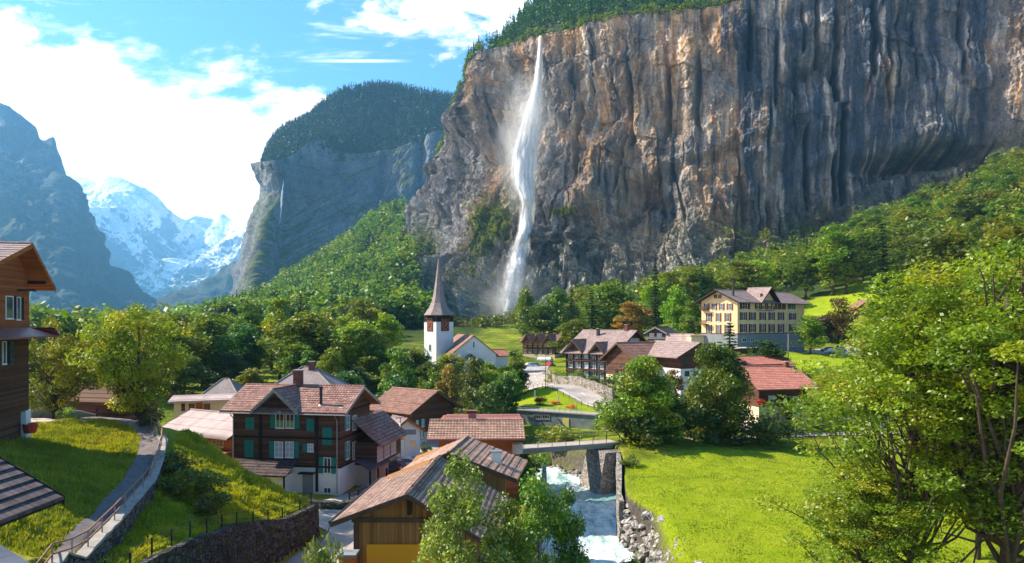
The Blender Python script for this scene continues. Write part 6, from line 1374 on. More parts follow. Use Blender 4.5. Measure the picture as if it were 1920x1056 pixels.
def spruce_mesh(seed, H=20, R=3.4, base=1.5, layers=22, per=9, tufts=7, leaf=.55):
    r_ = np.random.RandomState(seed); P_ = []; T = []; b = MB(); b.tube([(0, 0, -.5), (0, 0, H * .5), (0, 0, H * .98)], [.3, .2, .03], 7)
    D = []
    for k in range(layers):
        t_ = k / (layers - 1); z = base + (H - base) * t_; L = R * (1 - t_) ** .85 + .25; n = max(4, int(per * (1 - t_ * .5)))
        for j in range(n):
            a = 2 * math.pi * (j + r_.rand()) / n; l = L * r_.uniform(.7, 1.1); tt = r_.uniform(0, 1)
            for q in range(max(2, int(tufts * (1 - t_ * .6)))):
                f_ = (q + r_.rand()) / tufts / (1 - t_ * .6); f_ = min(f_, 1); zz = z - l * .38 * f_ + .12 * l * f_ ** 3 + r_.normal() * .08
                wdt = .22 * l * (1 - f_ * .6); P_.append([math.cos(a) * l * f_ + r_.normal() * wdt, math.sin(a) * l * f_ + r_.normal() * wdt, zz]); T.append(tt * .5 + f_ * .5)
    V, Q = leaf_quads(np.array(P_), leaf, r_, .8); col = np.zeros((len(V), 3)); col[:, 0] = np.repeat(T, 4); c = np_mesh('crown', V, Q, False, None, col); return c, b.mesh('trunk', True)

BROAD = Species('broadleaf_tree', 6, 100, 'leaf', H=14, R=4.6, base=2.2, r0=.3, shape='egg', clumps=46, leaves=4600, leaf=.34, clump_r=.27, nb=26)
TALL = Species('broadleaf_tree', 4, 200, 'leaf', H=18, R=4.4, base=2.5, r0=.33, shape='column', clumps=52, leaves=5200, leaf=.36, clump_r=.27, nb=26)
SMALLT = Species('broadleaf_tree', 5, 300, 'leaf', H=10, R=4.3, base=.8, r0=.22, shape='round', clumps=26, leaves=1300, leaf=.62, clump_r=.34, nb=6)
BUSH = Species('bush', 4, 400, 'leaf', H=3, R=1.9, base=.1, r0=.06, shape='round', clumps=18, leaves=1500, leaf=.17, clump_r=.34, nb=6)
SPR = Species.__new__(Species); SPR.name = 'spruce_tree'; SPR.mt = 'needle'; SPR.H = 20; SPR.R = 3.4; SPR.v = []
for i in range(3):
    c, tm = spruce_mesh(500 + i); c.materials.append(M['needle']); tm.materials.append(M['bark']); SPR.v.append((c, tm)); SPR.R = 3.0
BIG = Species('broadleaf_tree', 2, 600, 'leaf', H=17, R=7.0, base=2.5, r0=.42, shape='egg', clumps=85, leaves=26000, leaf=.26, clump_r=.20, nb=60, yellow=.2)
APPLE = Species('orchard_tree', 2, 700, 'leaf_yellow', H=11, R=5.8, base=1.8, r0=.26, shape='round', clumps=70, leaves=15000, leaf=.19, clump_r=.19, nb=60, yellow=.25)

def pt(sp, px, ptop, d, wpx, label, zb=None, **kw):
    """tree at photo column px, depth d, crown top at row ptop, crown width in px"""
    x = (px - 960) / F * d; z = ground(x, d) if zb is None else zb; top = CAMZ + (600 - ptop) / F * d
    return sp.plant(x, d, z, h=max(1.0, top - z) * 1.0, w=wpx / F * d / 2, label=label, **kw)

# --- two big near trees behind the bridge
pt(BIG, 1204, 682, 100, 124, 'big round tree with yellow green top standing at the end of the footbridge', zb=3.4, mt='leaf', v=0, rot=1, color=(1.15, 1.1, 1))
pt(BIG, 1345, 646, 106, 108, 'big loose green tree in front of the white based barn', zb=3.6, mt='leaf', v=1, rot=2.2, color=(1.05, 1.15, 1.1))
pt(BIG, 1300, 735, 112, 70, 'lower green tree between the two big trees by the river path', zb=3.8, mt='leaf_blue', v=0, rot=4)
# --- left trees by the terrace
pt(APPLE, 100, 598, 78, 140, 'round yellow green orchard tree right behind the terrace house', zb=11.4, v=0, rot=.4, mt='leaf', color=(1.5, 1.2, 1))
pt(APPLE, 262, 575, 76, 180, 'spreading yellow green orchard tree standing at the bend of the hill path', zb=10.7, v=1, rot=2.0, mt='leaf', color=(1.6, 1.3, 1))
# --- foreground trees in front of garage and river
NEARL = Species('broadleaf_tree', 2, 800, 'leaf_pale', 'bark_grey', H=16, R=4.5, base=3, r0=.22, shape='egg', clumps=60, leaves=13000, leaf=.17, clump_r=.20, nb=60, yellow=.12)
def near(px, ptop, d, wpx, label, zb, **kw): return pt(NEARL, px, ptop, d, wpx, label, zb=zb, **kw)
near(862, 866, 40, 185, 'pale green ash tree rising in front of the garage roof', 1.0, v=0, rot=0, color=(1.35, 1.35, 1.0))
near(1010, 892, 43, 175, 'dense green tree beside the river right of the garage', -1.0, v=1, rot=1.3, mt='leaf', color=(.85, .9, 1))
near(1062, 925, 44, 110, 'lower green tree leaning over the river at the right of the foreground trees', -1.0, v=0, rot=3.0, mt='leaf', color=(.8, .9, 1))
near(945, 945, 41, 160, 'yellowish bushy tree between the two foreground trees', -1.0, v=0, rot=2.3, mt='leaf_yellow', color=(.8, .9, 1))
pt(BUSH, 598, 985, 40, 90, 'pale leafy sapling at the bottom edge left of the orange cabin', zb=5, mt='leaf_pale', name='sapling')

# --- big maples on the right
MAP1 = Species('maple_tree', 1, 901, 'leaf_maple', H=24, R=8.5, base=4.5, r0=.30, shape='egg', clumps=200, leaves=46000, leaf=.14, clump_r=.12, nb=130, yellow=.28, squash=.5, prune=.35, flat=.6)
MAP2 = Species('maple_tree', 1, 911, 'leaf_maple', H=24, R=7.5, base=6, r0=.5, shape='vase', clumps=190, leaves=46000, leaf=.14, clump_r=.125, nb=180, yellow=.12, squash=.5, prune=.5, flat=.6)
MAP1.plant(*xy(1712, 47), 3.0, h=21.0, w=7.0, label='big maple with fanning branches right of the meadow, its trunk nearest the photo middle', v=0, rot=.5)
MAP2.plant(*xy(1888, 44), 3.0, h=23.3, w=7.4, label='tallest maple with a thick dark trunk at the right edge', v=0, rot=1.0)
MAP1.plant(*xy(1835, 56), 3.0, h=22, w=5.6, label='maple trunk standing between the two largest maples at the right', v=0, rot=3.5)
MAP1.plant(*xy(1620, 46), 3.0, h=10.5, w=4.4, label='low spreading maple reaching farthest left over the meadow', v=0, rot=5.0)

# --- mid belt, hand placed
mid = [ # species, px, top, d, width, mt, color, label
 (TALL, 525, 566, 185, 84, 'leaf', (1.5, 1.35, 1), 'tall bright green tree behind the hipped roofs, left of centre'),
 (TALL, 465, 572, 205, 78, 'leaf_dark', (1.5, 1.4, 1), 'dark tree left of the tall bright green one'),
 (BROAD, 412, 590, 230, 80, 'leaf_dark', (1.8, 1.7, 1), 'dark green tree behind the small hipped house'),
 (BROAD, 595, 590, 190, 76, 'leaf', (1.3, 1.15, 1), 'olive green round tree behind the pyramid roofed house'),
 (TALL, 680, 564, 200, 62, 'leaf', (1.05, .95, .9), 'tall olive tree highest of the belt left of the church'),
 (TALL, 655, 620, 165, 70, 'leaf', (1.3, 1.2, 1), 'green tree in front of the tall olive one left of the church'),
 (TALL, 705, 620, 170, 60, 'leaf_pale', (.75, .8, .8), 'pale green tree with sparse crown left of the church'),
 (BROAD, 622, 660, 150, 54, 'leaf_yellow', (.8, .8, 1), 'yellow green tree right of the pyramid roof'),
 (BROAD, 470, 690, 150, 60, 'leaf_yellow', (.9, .9, 1), 'yellow green round tree left of the pyramid roof'),
 (BROAD, 380, 650, 180, 80, 'leaf', (1.2, 1.2, 1), 'green tree behind the flat roofed building'),
 (BROAD, 430, 660, 165, 60, 'leaf_pale', (.7, .75, .8), 'greyish green tree left of the yellow green round one'),
 (BROAD, 345, 670, 150, 70, 'leaf_pale', (.7, .75, .6), 'pale olive tree just right of the spreading orchard tree'),
 (TALL, 560, 640, 160, 70, 'leaf_dark', (1.6, 1.7, 1), 'dark tree directly behind the brick chimney'),
 (BROAD, 745, 655, 150, 62, 'leaf_dark', (1.9, 1.9, 1), 'dark tree left of the white church tower'),
 (BROAD, 775, 655, 170, 50, 'leaf_yellow', (.75, .8, 1), 'yellow green tree touching the left side of the church tower'),
 (BROAD, 815, 700, 140, 60, 'leaf', (1.1, 1.2, 1), 'green tree at the foot of the church tower'),
 (BROAD, 740, 705, 128, 64, 'leaf_blue', (.9, 1, 1), 'blue green bushy tree behind the tiled house with green shutters'),
 (TALL, 838, 684, 122, 62, 'leaf_rust', (.75, .9, .8), 'rust and olive coloured tree in front of the church'),
 (BROAD, 893, 676, 132, 62, 'leaf_pale', (.62, .66, .6), 'grey olive round tree right of the rust coloured tree, below the nave'),
 (TALL, 945, 692, 124, 70, 'leaf_blue', (1.2, 1.2, .9), 'fresh green birch like tree above the concrete store'),
 (BROAD, 964, 660, 150, 40, 'leaf_dark', (1.9, 2.1, 1), 'dark green round tree right of the church nave'),
 (BROAD, 912, 720, 120, 56, 'leaf_pale', (.65, .75, .6), 'pale bush like tree behind the red metal roof'),
 (BROAD, 985, 543, 330, 44, 'leaf', (1.0, .95, .8), 'umbrella shaped tree on the grassy hump at the foot of the waterfall'),
 (BROAD, 1045, 545, 335, 52, 'leaf_dark', (1.6, 1.8, 1), 'dark tree on the hump right of the umbrella shaped one'),
 (BROAD, 1015, 575, 320, 60, 'leaf_dark', (1.6, 2.0, 1.1), 'low dark clump between the trees of the hump'),
 (SPR, 1110, 545, 290, 50, 'needle', (1.9, 1.9, 1), 'tall slim conifer above the chalet inn'),
 (BROAD, 1075, 600, 250, 62, 'leaf', (1.3, 1.2, 1), 'bright green tree left of the slim conifer'),
 (BROAD, 1150, 565, 300, 60, 'leaf', (1.5, 1.3, 1), 'bright tree right of the slim conifer'),
 (TALL, 1185, 562, 260, 66, 'leaf_rust', (.95, .95, .9), 'rust brown autumn tree above the chalet inn roofs'),
 (TALL, 1268, 535, 250, 56, 'leaf', (1.2, 1.5, 1.2), 'fresh green tree left of the yellow hotel'),
 (TALL, 1232, 520, 290, 70, 'leaf', (1.3, 1.2, 1), 'yellow green tall tree above the maroon house'),
 (TALL, 1300, 560, 240, 56, 'leaf_dark', (1.6, 1.7, 1), 'dark tree touching the left side of the yellow hotel'),
 (TALL, 1562, 425, 330, 92, 'leaf', (1.0, .95, .8), 'big dense tree on the slope above the green meadow'),
 (SPR, 1655, 420, 300, 62, 'needle', (1.6, 1.6, 1), 'dark spruce on the slope right of the big dense tree'),
 (TALL, 1510, 470, 340, 70, 'leaf', (.9, 1, .9), 'tree left of the big dense tree above the hotel'),
 (BROAD, 1520, 590, 192, 50, 'leaf', (1.1, 1.2, 1), 'small round tree in front of the right end of the hotel'),
 (BROAD, 1572, 562, 215, 56, 'leaf_rust', (.42, .42, .7), 'brownish half bare tree by the hotel car park'),
 (BROAD, 1435, 638, 160, 62, 'leaf_blue', (.7, .8, .7), 'flat topped pine like tree over the low chalet'),
 (SPR, 1368, 606, 150, 84, 'needle', (1.8, 2.3, 1.4), 'dark green spruce in front of the yellow hotel'),
 (BROAD, 1262, 692, 140, 34, 'leaf_rust', (.9, .9, .8), 'small golden tree at the corner of the white based barn'),
 (BROAD, 1690, 600, 150, 120, 'leaf_yellow', (.6, .65, 1), 'olive tree behind the upper maple branches'),
 (TALL, 1640, 590, 175, 60, 'leaf', (.9, .9, .9), 'narrow tree right of the hotel car park'),
 (TALL, 1480, 745, 117, 22, 'leaf_pale', (.7, .55, .5), 'slender sparse tree in front of the red roofed chalet'),
 (BROAD, 1900, 420, 180, 150, 'leaf_yellow', (.55, .65, 1), 'large olive tree behind the tallest maple'),
 (BROAD, 1790, 430, 200, 140, 'leaf_yellow', (.55, .65, 1), 'large olive tree left behind the tallest maple'),
 (BROAD, 60, 668, 150, 70, 'leaf', (1.1, 1.1, 1), 'green tree behind the stone field wall'),
 (BROAD, 190, 655, 170, 90, 'leaf', (1.2, 1.2, 1), 'green tree seen between the two orchard trees'),
 (BROAD, 165, 640, 240, 40, 'leaf_dark', (1.6, 1.8, 1.2), 'dark tree far behind the two orchard trees')]
for sp, px_, top, d_, wd, mt_, colr, lab in mid: pt(sp, px_, top, d_, wd, lab, mt=mt_ if mt_ != sp.mt else None, color=colr)

# --- bushes
for px_, py_, d_, wd, mt_, colr, lab in (
 (1010, 820, 112, 52, 'leaf_yellow', (.9, .9, 1), 'small yellow green bush left on the bank above the footbridge'), (1042, 812, 112, 66, 'leaf_yellow', (.9, .85, 1), 'round yellow green bush right on the bank above the footbridge'),
 (1012, 752, 135, 26, 'leaf_dark', (1.3, 1.3, 1), 'round dark shrub on the lawn edge above the store'), (800, 790, 106, 26, 'leaf_yellow', (1.3, 1.2, 1), 'bright yellow green bush beside the tiled house'),
 (1040, 690, 172, 34, 'leaf_yellow', (.8, .9, 1), 'light green bush at the left end of the garden wall'), (1060, 706, 164, 36, 'leaf', (1.3, 1.3, 1), 'green bush on the garden wall, second from the left'), (1085, 712, 158, 40, 'leaf', (1.2, 1.2, 1), 'green bush in the middle of the garden wall'), (1110, 718, 152, 36, 'leaf_pale', (.7, .8, .8), 'greyish bush on the garden wall right of the middle'), (1143, 702, 150, 40, 'leaf_blue', (1, 1, 1), 'tall blue green bush at the right end of the garden wall'),
 (1230, 745, 124, 90, 'leaf_blue', (1.2, 1.2, 1), 'blue green thicket behind the big round tree'), (1275, 760, 120, 80, 'leaf_blue', (1.1, 1.2, 1), 'blue green thicket below the white based barn'),
 (1200, 850, 97, 110, 'leaf_dark', (1.0, 1.1, 1), 'dark hedge bush under the big round tree'), (1265, 838, 101, 110, 'leaf_dark', (1, 1.1, 1), 'dark hedge bush right of the big round tree'), (1330, 832, 104, 110, 'leaf_dark', (1, 1.1, 1), 'dark hedge bush under the loose green tree'), (1395, 838, 106, 90, 'leaf_dark', (1.1, 1.1, 1), 'dark hedge bush right of the loose green tree'), (1450, 822, 108, 80, 'leaf', (.8, .8, .8), 'green hedge bush at the right end of the meadow hedge'),
 (1440, 800, 114, 50, 'leaf_pale', (.8, .75, .7), 'pale shrub in the garden of the red roofed chalet'), (1495, 802, 114, 44, 'leaf_pale', (.6, .7, .6), 'greyish shrub right in the garden of the red roofed chalet'), (1260, 800, 114, 60, 'leaf_yellow', (.9, .95, 1), 'yellow green shrub between the trunks by the river path'),
 (1180, 880, 89, 34, 'leaf', (1, 1.1, 1), 'small bush at the corner of the meadow by the footbridge'), (1000, 858, 99, 60, 'leaf_dark', (1.4, 1.5, 1), 'dark bush on the far bank left under the footbridge'), (985, 850, 84, 40, 'leaf_rust', (.6, .8, .8), 'brownish bush at the near left end of the footbridge'), (1005, 865, 80, 60, 'leaf_blue', (1, 1, 1), 'green bush overhanging the river left of the footbridge'),
 (1185, 985, 69, 44, 'leaf_dark', (1.5, 1.4, 1), 'dark green shrub growing out of the river wall'), (352, 900, 57, 100, 'leaf_dark', (1.9, 1.5, 1.0), 'large dark grassy shrub on the bank below the path wall'), (392, 925, 55, 70, 'leaf_dark', (1.9, 1.5, 1.0), 'dark grassy shrub lower on the bank'), (330, 862, 61, 70, 'leaf_dark', (1.4, 1.0, 1.0), 'dark shrub near the bank crest by the path railing'),
 (120, 768, 82, 34, 'leaf', (1.2, 1.2, 1), 'small bush on the terrace wall'), (356, 812, 80, 30, 'leaf_yellow', (.7, .7, 1), 'thin bush on the bank crest before the red workshop'), (285, 765, 78, 50, 'leaf_dark', (1.4, 1.4, 1), 'dark overhanging bush at the top of the path railing')):
    x_, y_ = xy(px_, d_); BUSH.plant(x_, y_, None, h=wd / F * d_ * .72, w=wd / F * d_ * .5, label=lab, mt=mt_, color=colr, cat='bush')
for px_, py_, d_, lab in ((1012, 746, 141, 'leftmost orange flower bed on the lawn'), (1042, 750, 137, 'middle orange flower bed on the lawn'), (1070, 757, 132, 'rightmost and largest orange flower bed on the lawn')):
    x_, y_ = xy(px_, d_); BUSH.plant(x_, y_, None, h=.8, w=.95, label=lab, mt='flower', name='flower_bed', cat='flower bed', group='orange flower beds on the lawn')
x_, y_ = xy(1425, 114.8); BUSH.plant(x_, y_, 9.0, h=1.0, w=.6, label='red and orange hanging flowers at the left end of the red roofed chalet balcony', mt='flower', name='flower_basket', cat='flower basket')

# --- filling the wooded slopes; hundreds of single trees, nearest first
def inpoly(px, py, poly):
    x = np.array([px]); y = np.array([py]); return sdist(x, y, poly)[0] > 0
def xyz_ok(x, y):
    z = ground(x, y); return z
cnt = {'b': 0}
def scatter(n, poly, dr, sp, hr, mts, lab, grp, spacing=.55, seed=1, wf=(.36, .46), dexp=1.0, polypx=True):
    """random trees whose feet project into poly (photo px) at depths dr"""
    r_ = random.Random(seed); pts = []; tries = 0
    while len(pts) < n and tries < n * 60:
        tries += 1; d = dr[0] * (dr[1] / dr[0]) ** r_.random(); px_ = r_.uniform(min(p[0] for p in poly), max(p[0] for p in poly)); x = (px_ - 960) / F * d; z = ground(x, d); py_ = 600 - (z - CAMZ) / d * F
        if not inpoly(px_, py_, poly): continue
        h = r_.uniform(*hr)
        if any(abs(x - a) < h * spacing and abs(d - b_) < h * spacing for a, b_ in pts): continue
        pts.append((x, d)); mt_, colr = r_.choice(mts); adj = {'leaf': 'mid green', 'leaf_dark': 'dark green', 'leaf_yellow': 'yellowish', 'leaf_blue': 'blue green'}[mt_] + (' lighter' if colr[0] > 1.3 else ''); s_ = sp if not isinstance(sp, (list, tuple)) else r_.choice(sp)
        g_ = grp; lb = lab.replace('@', adj)
        if s_ is SPR: lb = lab.replace('@', 'dark pointed').replace('tree', 'conifer'); g_ = grp.replace('trees', 'conifers'); mt_ = None; colr = (1.4, 1.5, 1.1)
        k = r_.uniform(.85, 1.15); s_.plant(x, d, z, h=h * (1.25 if s_ is SPR else 1), w=h * r_.uniform(*wf) * (.55 if s_ is SPR else 1), label=lb, group=g_, mt=mt_ if mt_ != s_.mt else None, color=tuple(c * k for c in colr)); cnt['b'] += 1
    return pts
G1 = [('leaf', (1.45, 1.3, 1)), ('leaf', (1.15, 1.1, 1)), ('leaf', (1.7, 1.4, .9)), ('leaf_dark', (1.6, 1.6, 1)), ('leaf_yellow', (.85, .9, 1)), ('leaf_blue', (.9, 1, 1))]
G2 = [('leaf', (1.1, 1.1, 1)), ('leaf', (.8, .9, 1)), ('leaf_dark', (1.3, 1.4, 1)), ('leaf_yellow', (.55, .65, 1)), ('leaf_yellow', (.7, .75, .8)), ('leaf', (1.3, 1.15, .8))]
# right slope forest
scatter(54, [(1050, 660), (1100, 575), (1300, 530), (1500, 475), (1600, 440), (1660, 540), (1510, 570), (1320, 600), (1230, 640)], (235, 640), [BROAD, TALL, BROAD, SPR], (14, 23), G1, '@ tree in the wood at the foot of the big cliff', 'trees at the foot of the big cliff', seed=3)
scatter(64, [(1600, 440), (1700, 390), (1800, 350), (1990, 260), (2000, 600), (1660, 600), (1610, 520)], (215, 600), [BROAD, TALL, BROAD], (14, 24), G2, '@ tree in the steep wood at the right edge below the cliff', 'trees of the steep wood at the right', seed=4)
# belt between the village and the church, left middle
scatter(30, [(180, 760), (330, 640), (700, 640), (740, 690), (740, 740), (640, 740), (360, 740)], (150, 330), [BROAD, TALL], (11, 17), G1, '@ tree of the wooded belt behind the village roofs', 'trees of the belt behind the village', seed=5)
scatter(18, [(640, 780), (700, 700), (800, 720), (970, 735), (970, 775), (820, 800)], (122, 180), [BROAD, BROAD, TALL], (5.5, 8.5), G1, '@ leafy tree on the bank between the yard and the church', 'trees on the bank below the church', seed=6)
# far slope below the far cliff
scatter(78, [(400, 612), (480, 575), (560, 560), (660, 520), (760, 470), (790, 600), (700, 640), (400, 640)], (330, 800), [SMALLT, SMALLT, SMALLT, SPR], (13, 19), G2, '@ round tree on the wooded slope left of the waterfall cliff', 'trees on the slope left of the waterfall cliff', seed=7)
print('scattered', cnt['b'])

# --- woods nobody could count: merged low trees
def wood(name, pts, kind, seed, label, cat, mt, leaf, n_leaf, hr, col_lo=0, color=(1, 1, 1)):
    r_ = np.random.RandomState(seed); VV = []; CC = []
    for (x, y, z) in pts:
        h = r_.uniform(*hr); 
        if kind == 'spruce':
            t_ = r_.rand(n_leaf) ** .75; a = r_.uniform(0, 6.28, n_leaf); rr_ = h * .17 * (1.03 - t_) * (.5 + .5 * np.abs(np.sin(t_ * 16 + r_.rand()))) * r_.uniform(.5, 1.15, n_leaf); C_ = np.stack([x + rr_ * np.cos(a), y + rr_ * np.sin(a), z + h * (.05 + .95 * t_)], 1); tint = .25 * r_.rand() + .5 * r_.rand(n_leaf)
            sz = leaf * (1.15 - .8 * t_)[:, None]
        else:
            d = r_.normal(size=(n_leaf, 3)); d /= np.linalg.norm(d, axis=1)[:, None]; lob = 1 + .2 * np.sin(d[:, 0] * 4 + r_.rand() * 6) + .2 * np.sin(d[:, 2] * 5 + r_.rand() * 6); C_ = np.array([x, y, z + h * .52]) + d * (lob * r_.uniform(.75, 1.05, n_leaf))[:, None] * [h * .40, h * .40, h * .48]; tint = .6 * r_.rand() + .4 * r_.rand(n_leaf); sz = leaf
        V, Q = leaf_quads(C_, 1.0, r_, .5 if kind != 'spruce' else .2); V = V.reshape(-1, 4, 3); V = C_[:, None] + (V - C_[:, None]) * (sz if np.isscalar(sz) else sz[:, None]); VV.append(V.reshape(-1, 3)); c = np.zeros((len(C_) * 4, 3)); c[:, 0] = np.repeat(tint, 4); c[:, 1] = (r_.rand() < .18) * .5 if kind != 'spruce' else 0; CC.append(c)
    V = np.concatenate(VV); me = np_mesh(name, V, np.arange(len(V)).reshape(-1, 4), False, None, np.concatenate(CC)); o = link(name, me, None, M[mt], label=label, cat=cat, kind='stuff'); o.color = tuple(color) + (1,); return o
rs = np.random.RandomState(5)
# rim forest of the main cliff
pts = []
for k in range(2600):
    i = rs.randint(1, SA.shape[0] - 1); j = rs.randint(1, SA.shape[1] - 1); p = SA[i, j]; ppx = p[0] / p[1] * F + 960
    if ppx > 1950 or rs.rand() > (1 if i < 10 else .55): continue
    pts.append(p + [rs.uniform(-2, 2), rs.uniform(-3, 3), -1])
wood('rim_forest', pts, 'spruce', 1, 'dark conifer forest crowning the rim of the great cliff', 'forest', 'needle', 1.7, 70, (15, 25), color=(1.5, 1.7, 1.3))
pts = []
for j in range(0, SA.shape[1]):
    ppx = SA[0, j, 0] / SA[0, j, 1] * F + 960
    if rs.rand() < .55 and ppx < 1950: pts.append(SA[0, j] + [0, rs.uniform(-1, 4), rs.uniform(-3, 2)])
wood('rim_bushes', pts, 'round', 2, 'yellow green bushes hanging over the rim of the great cliff', 'bushes', 'leaf_yellow', 1.4, 60, (5, 12), color=(.5, .6, .9))
# dome forest
pts = [D_[i, j] + [rs.uniform(-8, 8), rs.uniform(-8, 8), -2] for i, j in ((rs.randint(0, 58), rs.randint(0, 139)) for _ in range(3600))]
wood('dome_forest', pts, 'spruce', 3, 'dark blue green conifer forest covering the rounded top above the far cliff', 'forest', 'needle', 4.2, 34, (26, 44), color=(.6, .95, 1.2))
# slope woods
def slope_pts(n, poly, dr, seed):
    r_ = np.random.RandomState(seed); N = n * 8; d = dr[0] * (dr[1] / dr[0]) ** r_.rand(N); px_ = r_.uniform(min(p[0] for p in poly), max(p[0] for p in poly), N); x = (px_ - 960) / F * d; z = ground(x, d); py_ = 600 - (z - CAMZ) / d * F
    k = np.where(sdist(px_, py_, poly) > 0)[0][:n]; return np.stack([x[k], d[k], z[k] - .5], 1)
SL = [(380, 612), (440, 590), (480, 570), (520, 538), (560, 515), (620, 475), (700, 410), (745, 385), (770, 370), (800, 420), (800, 620), (600, 640), (420, 640)]
p1 = slope_pts(1500, SL, (420, 1350), 8); wood('slope_wood', p1, 'round', 4, 'broadleaf wood covering the long slope under the far cliff', 'wood', 'leaf', 2.0, 95, (13, 22), color=(.8, .8, .8))
p1 = slope_pts(420, SL, (420, 1350), 9); wood('slope_conifers', p1, 'spruce', 5, 'dark conifers mixed into the wood on the long slope under the far cliff', 'wood', 'needle', 1.9, 60, (16, 28), color=(1.4, 1.6, 1.3))
SRr = [(1060, 640), (1100, 580), (1300, 530), (1500, 480), (1600, 440), (1700, 395), (1800, 345), (2000, 240), (2000, 480), (1700, 520), (1640, 500), (1500, 540), (1320, 580), (1200, 620)]
p1 = slope_pts(430, SRr, (330, 680), 10); wood('cliff_foot_wood', p1, 'round', 6, 'broadleaf wood massed along the foot of the great cliff', 'wood', 'leaf', 1.15, 320, (11, 23), color=(.95, .85, .7))
p1 = slope_pts(120, [(300, 640), (330, 602), (400, 600), (470, 600), (460, 625), (380, 640)], (500, 1500), 11); wood('valley_wood', p1, 'round', 7, 'far strip of trees on the valley floor below the snow mountain', 'wood', 'leaf', 2.0, 80, (12, 20), color=(.8, .9, 1))
p1 = slope_pts(160, [(-50, 660), (0, 630), (330, 612), (330, 640), (200, 660), (0, 700)], (260, 1200), 12); wood('left_valley_wood', p1, 'round', 8, 'trees on the left valley floor under the blue mountain', 'wood', 'leaf', 1.7, 90, (11, 18), color=(.9, .95, 1))
p1 = slope_pts(160, [(755, 640), (770, 596), (960, 592), (975, 612), (930, 616), (860, 628)], (420, 720), 13); wood('cliff_foot_bushes', p1, 'round', 17, 'bushes along the foot of the cliff behind the church', 'bushes', 'leaf_yellow', .9, 90, (3, 9), color=(.6, .75, .9))
# tufts of bushes on the cliff ledges
pts = []
for cx, cy, sx, sy, n in ((925, 420, 45, 45, 80), (800, 500, 22, 55, 40), (1060, 405, 30, 8, 20), (905, 520, 30, 40, 16), (1510, 435, 40, 12, 30), (1400, 455, 60, 10, 20), (750, 345, 12, 8, 0)):
    for _ in range(n):
        qx, qy = rs.normal(cx, sx * .5), rs.normal(cy, sy * .5); k = np.argmin((CL_px[::6, ::6] - qx) ** 2 + (CL_py[::6, ::6] - qy) ** 2); i, j = np.unravel_index(k, CL_px[::6, ::6].shape); pts.append(CL_grid[i * 6, j * 6] + [0, -1, -1.5])
wood('ledge_bushes', pts, 'round', 9, 'yellow green bushes clinging to the ledges of the great cliff beside the waterfall', 'bushes', 'leaf_yellow', .9, 70, (3, 8), color=(.55, .6, .9))

# rough grass tufts on the near banks
pts = []; r_ = np.random.RandomState(21)
def tufts(name, n, poly, hr, w_, label, mt, color, seed):
    r_ = np.random.RandomState(seed); xs_ = [p[0] for p in poly]; ys_ = [p[1] for p in poly]; x = r_.uniform(min(xs_), max(xs_), n * 3); y = r_.uniform(min(ys_), max(ys_), n * 3); k = np.where(sdist(x, y, poly) > 0)[0][:n]; x, y = x[k], y[k]; z = ground(x, y); m_ = len(x); h = r_.uniform(*hr, m_) * (1 + 1.0 * fbm(x * .7, y * .7, 3, 2)); a = r_.uniform(0, 6.28, m_); ln = r_.normal(0, .35, (m_, 2)) * h[:, None]
    dx = np.cos(a) * w_; dy = np.sin(a) * w_; A = np.stack([x - dx, y - dy, z - .03], 1); B = np.stack([x + dx, y + dy, z - .03], 1); T1 = np.stack([x + ln[:, 0] + dx * .3, y + ln[:, 1] + dy * .3, z + h], 1); T0 = np.stack([x + ln[:, 0] - dx * .3, y + ln[:, 1] - dy * .3, z + h], 1)
    V = np.stack([A, B, T1, T0], 1).reshape(-1, 3); tn = np.clip(.5 + .5 * fbm(x * .3, y * .3, 1, 3) + r_.uniform(-.2, .2, m_), 0, 1); yl = (.2 if name != 'meadow_grass' else 0) * np.clip(fbm(x * .2, y * .2, 9, 2) + .2, 0, 1); c = np.zeros((m_ * 4, 3)); c[:, 0] = np.repeat(tn, 4); c[:, 1] = np.repeat(yl, 4); o = link(name, np_mesh(name, V, np.arange(m_ * 4).reshape(-1, 4), False, None, c), None, M[mt], label=label, cat='grass', kind='stuff'); o.color = tuple(color) + (1,)
tufts('bank_grass', 60000, [(-21.0, 38), (-20.7, 55), (-19.6, 64), (-18.4, 67), (-19, 69), (-23, 72), (-29, 77), (-33, 78), (-31.5, 70), (-28.5, 61), (-26.2, 54), (-24.8, 46), (-23, 38)], (.12, .38), .05, 'tall rough grass on the bank between path wall and road wall', 'leaf_yellow', (1.5, 1.35, 1), 31)
tufts('hill_grass', 75000, [(-23.4, 30), (-24.2, 38.5), (-26.3, 46), (-28.7, 55), (-31.7, 63), (-34.4, 69), (-38.2, 75), (-42.5, 79), (-46, 77), (-44, 71.5), (-46, 70), (-48, 60), (-38, 40), (-30, 28)], (.10, .30), .05, 'rough yellow green grass of the slope left of the hill path', 'leaf_yellow', (1.3, 1.22, 1), 32)
tufts('meadow_grass', 90000, [(14.5, 52), (13.2, 60), (12.2, 72), (12.8, 84), (16, 90), (26, 97), (40, 103), (60, 100), (60, 50)], (.03, .08), .06, 'short bright grass of the riverside meadow', 'leaf', (2.3, 1.65, .6), 33)
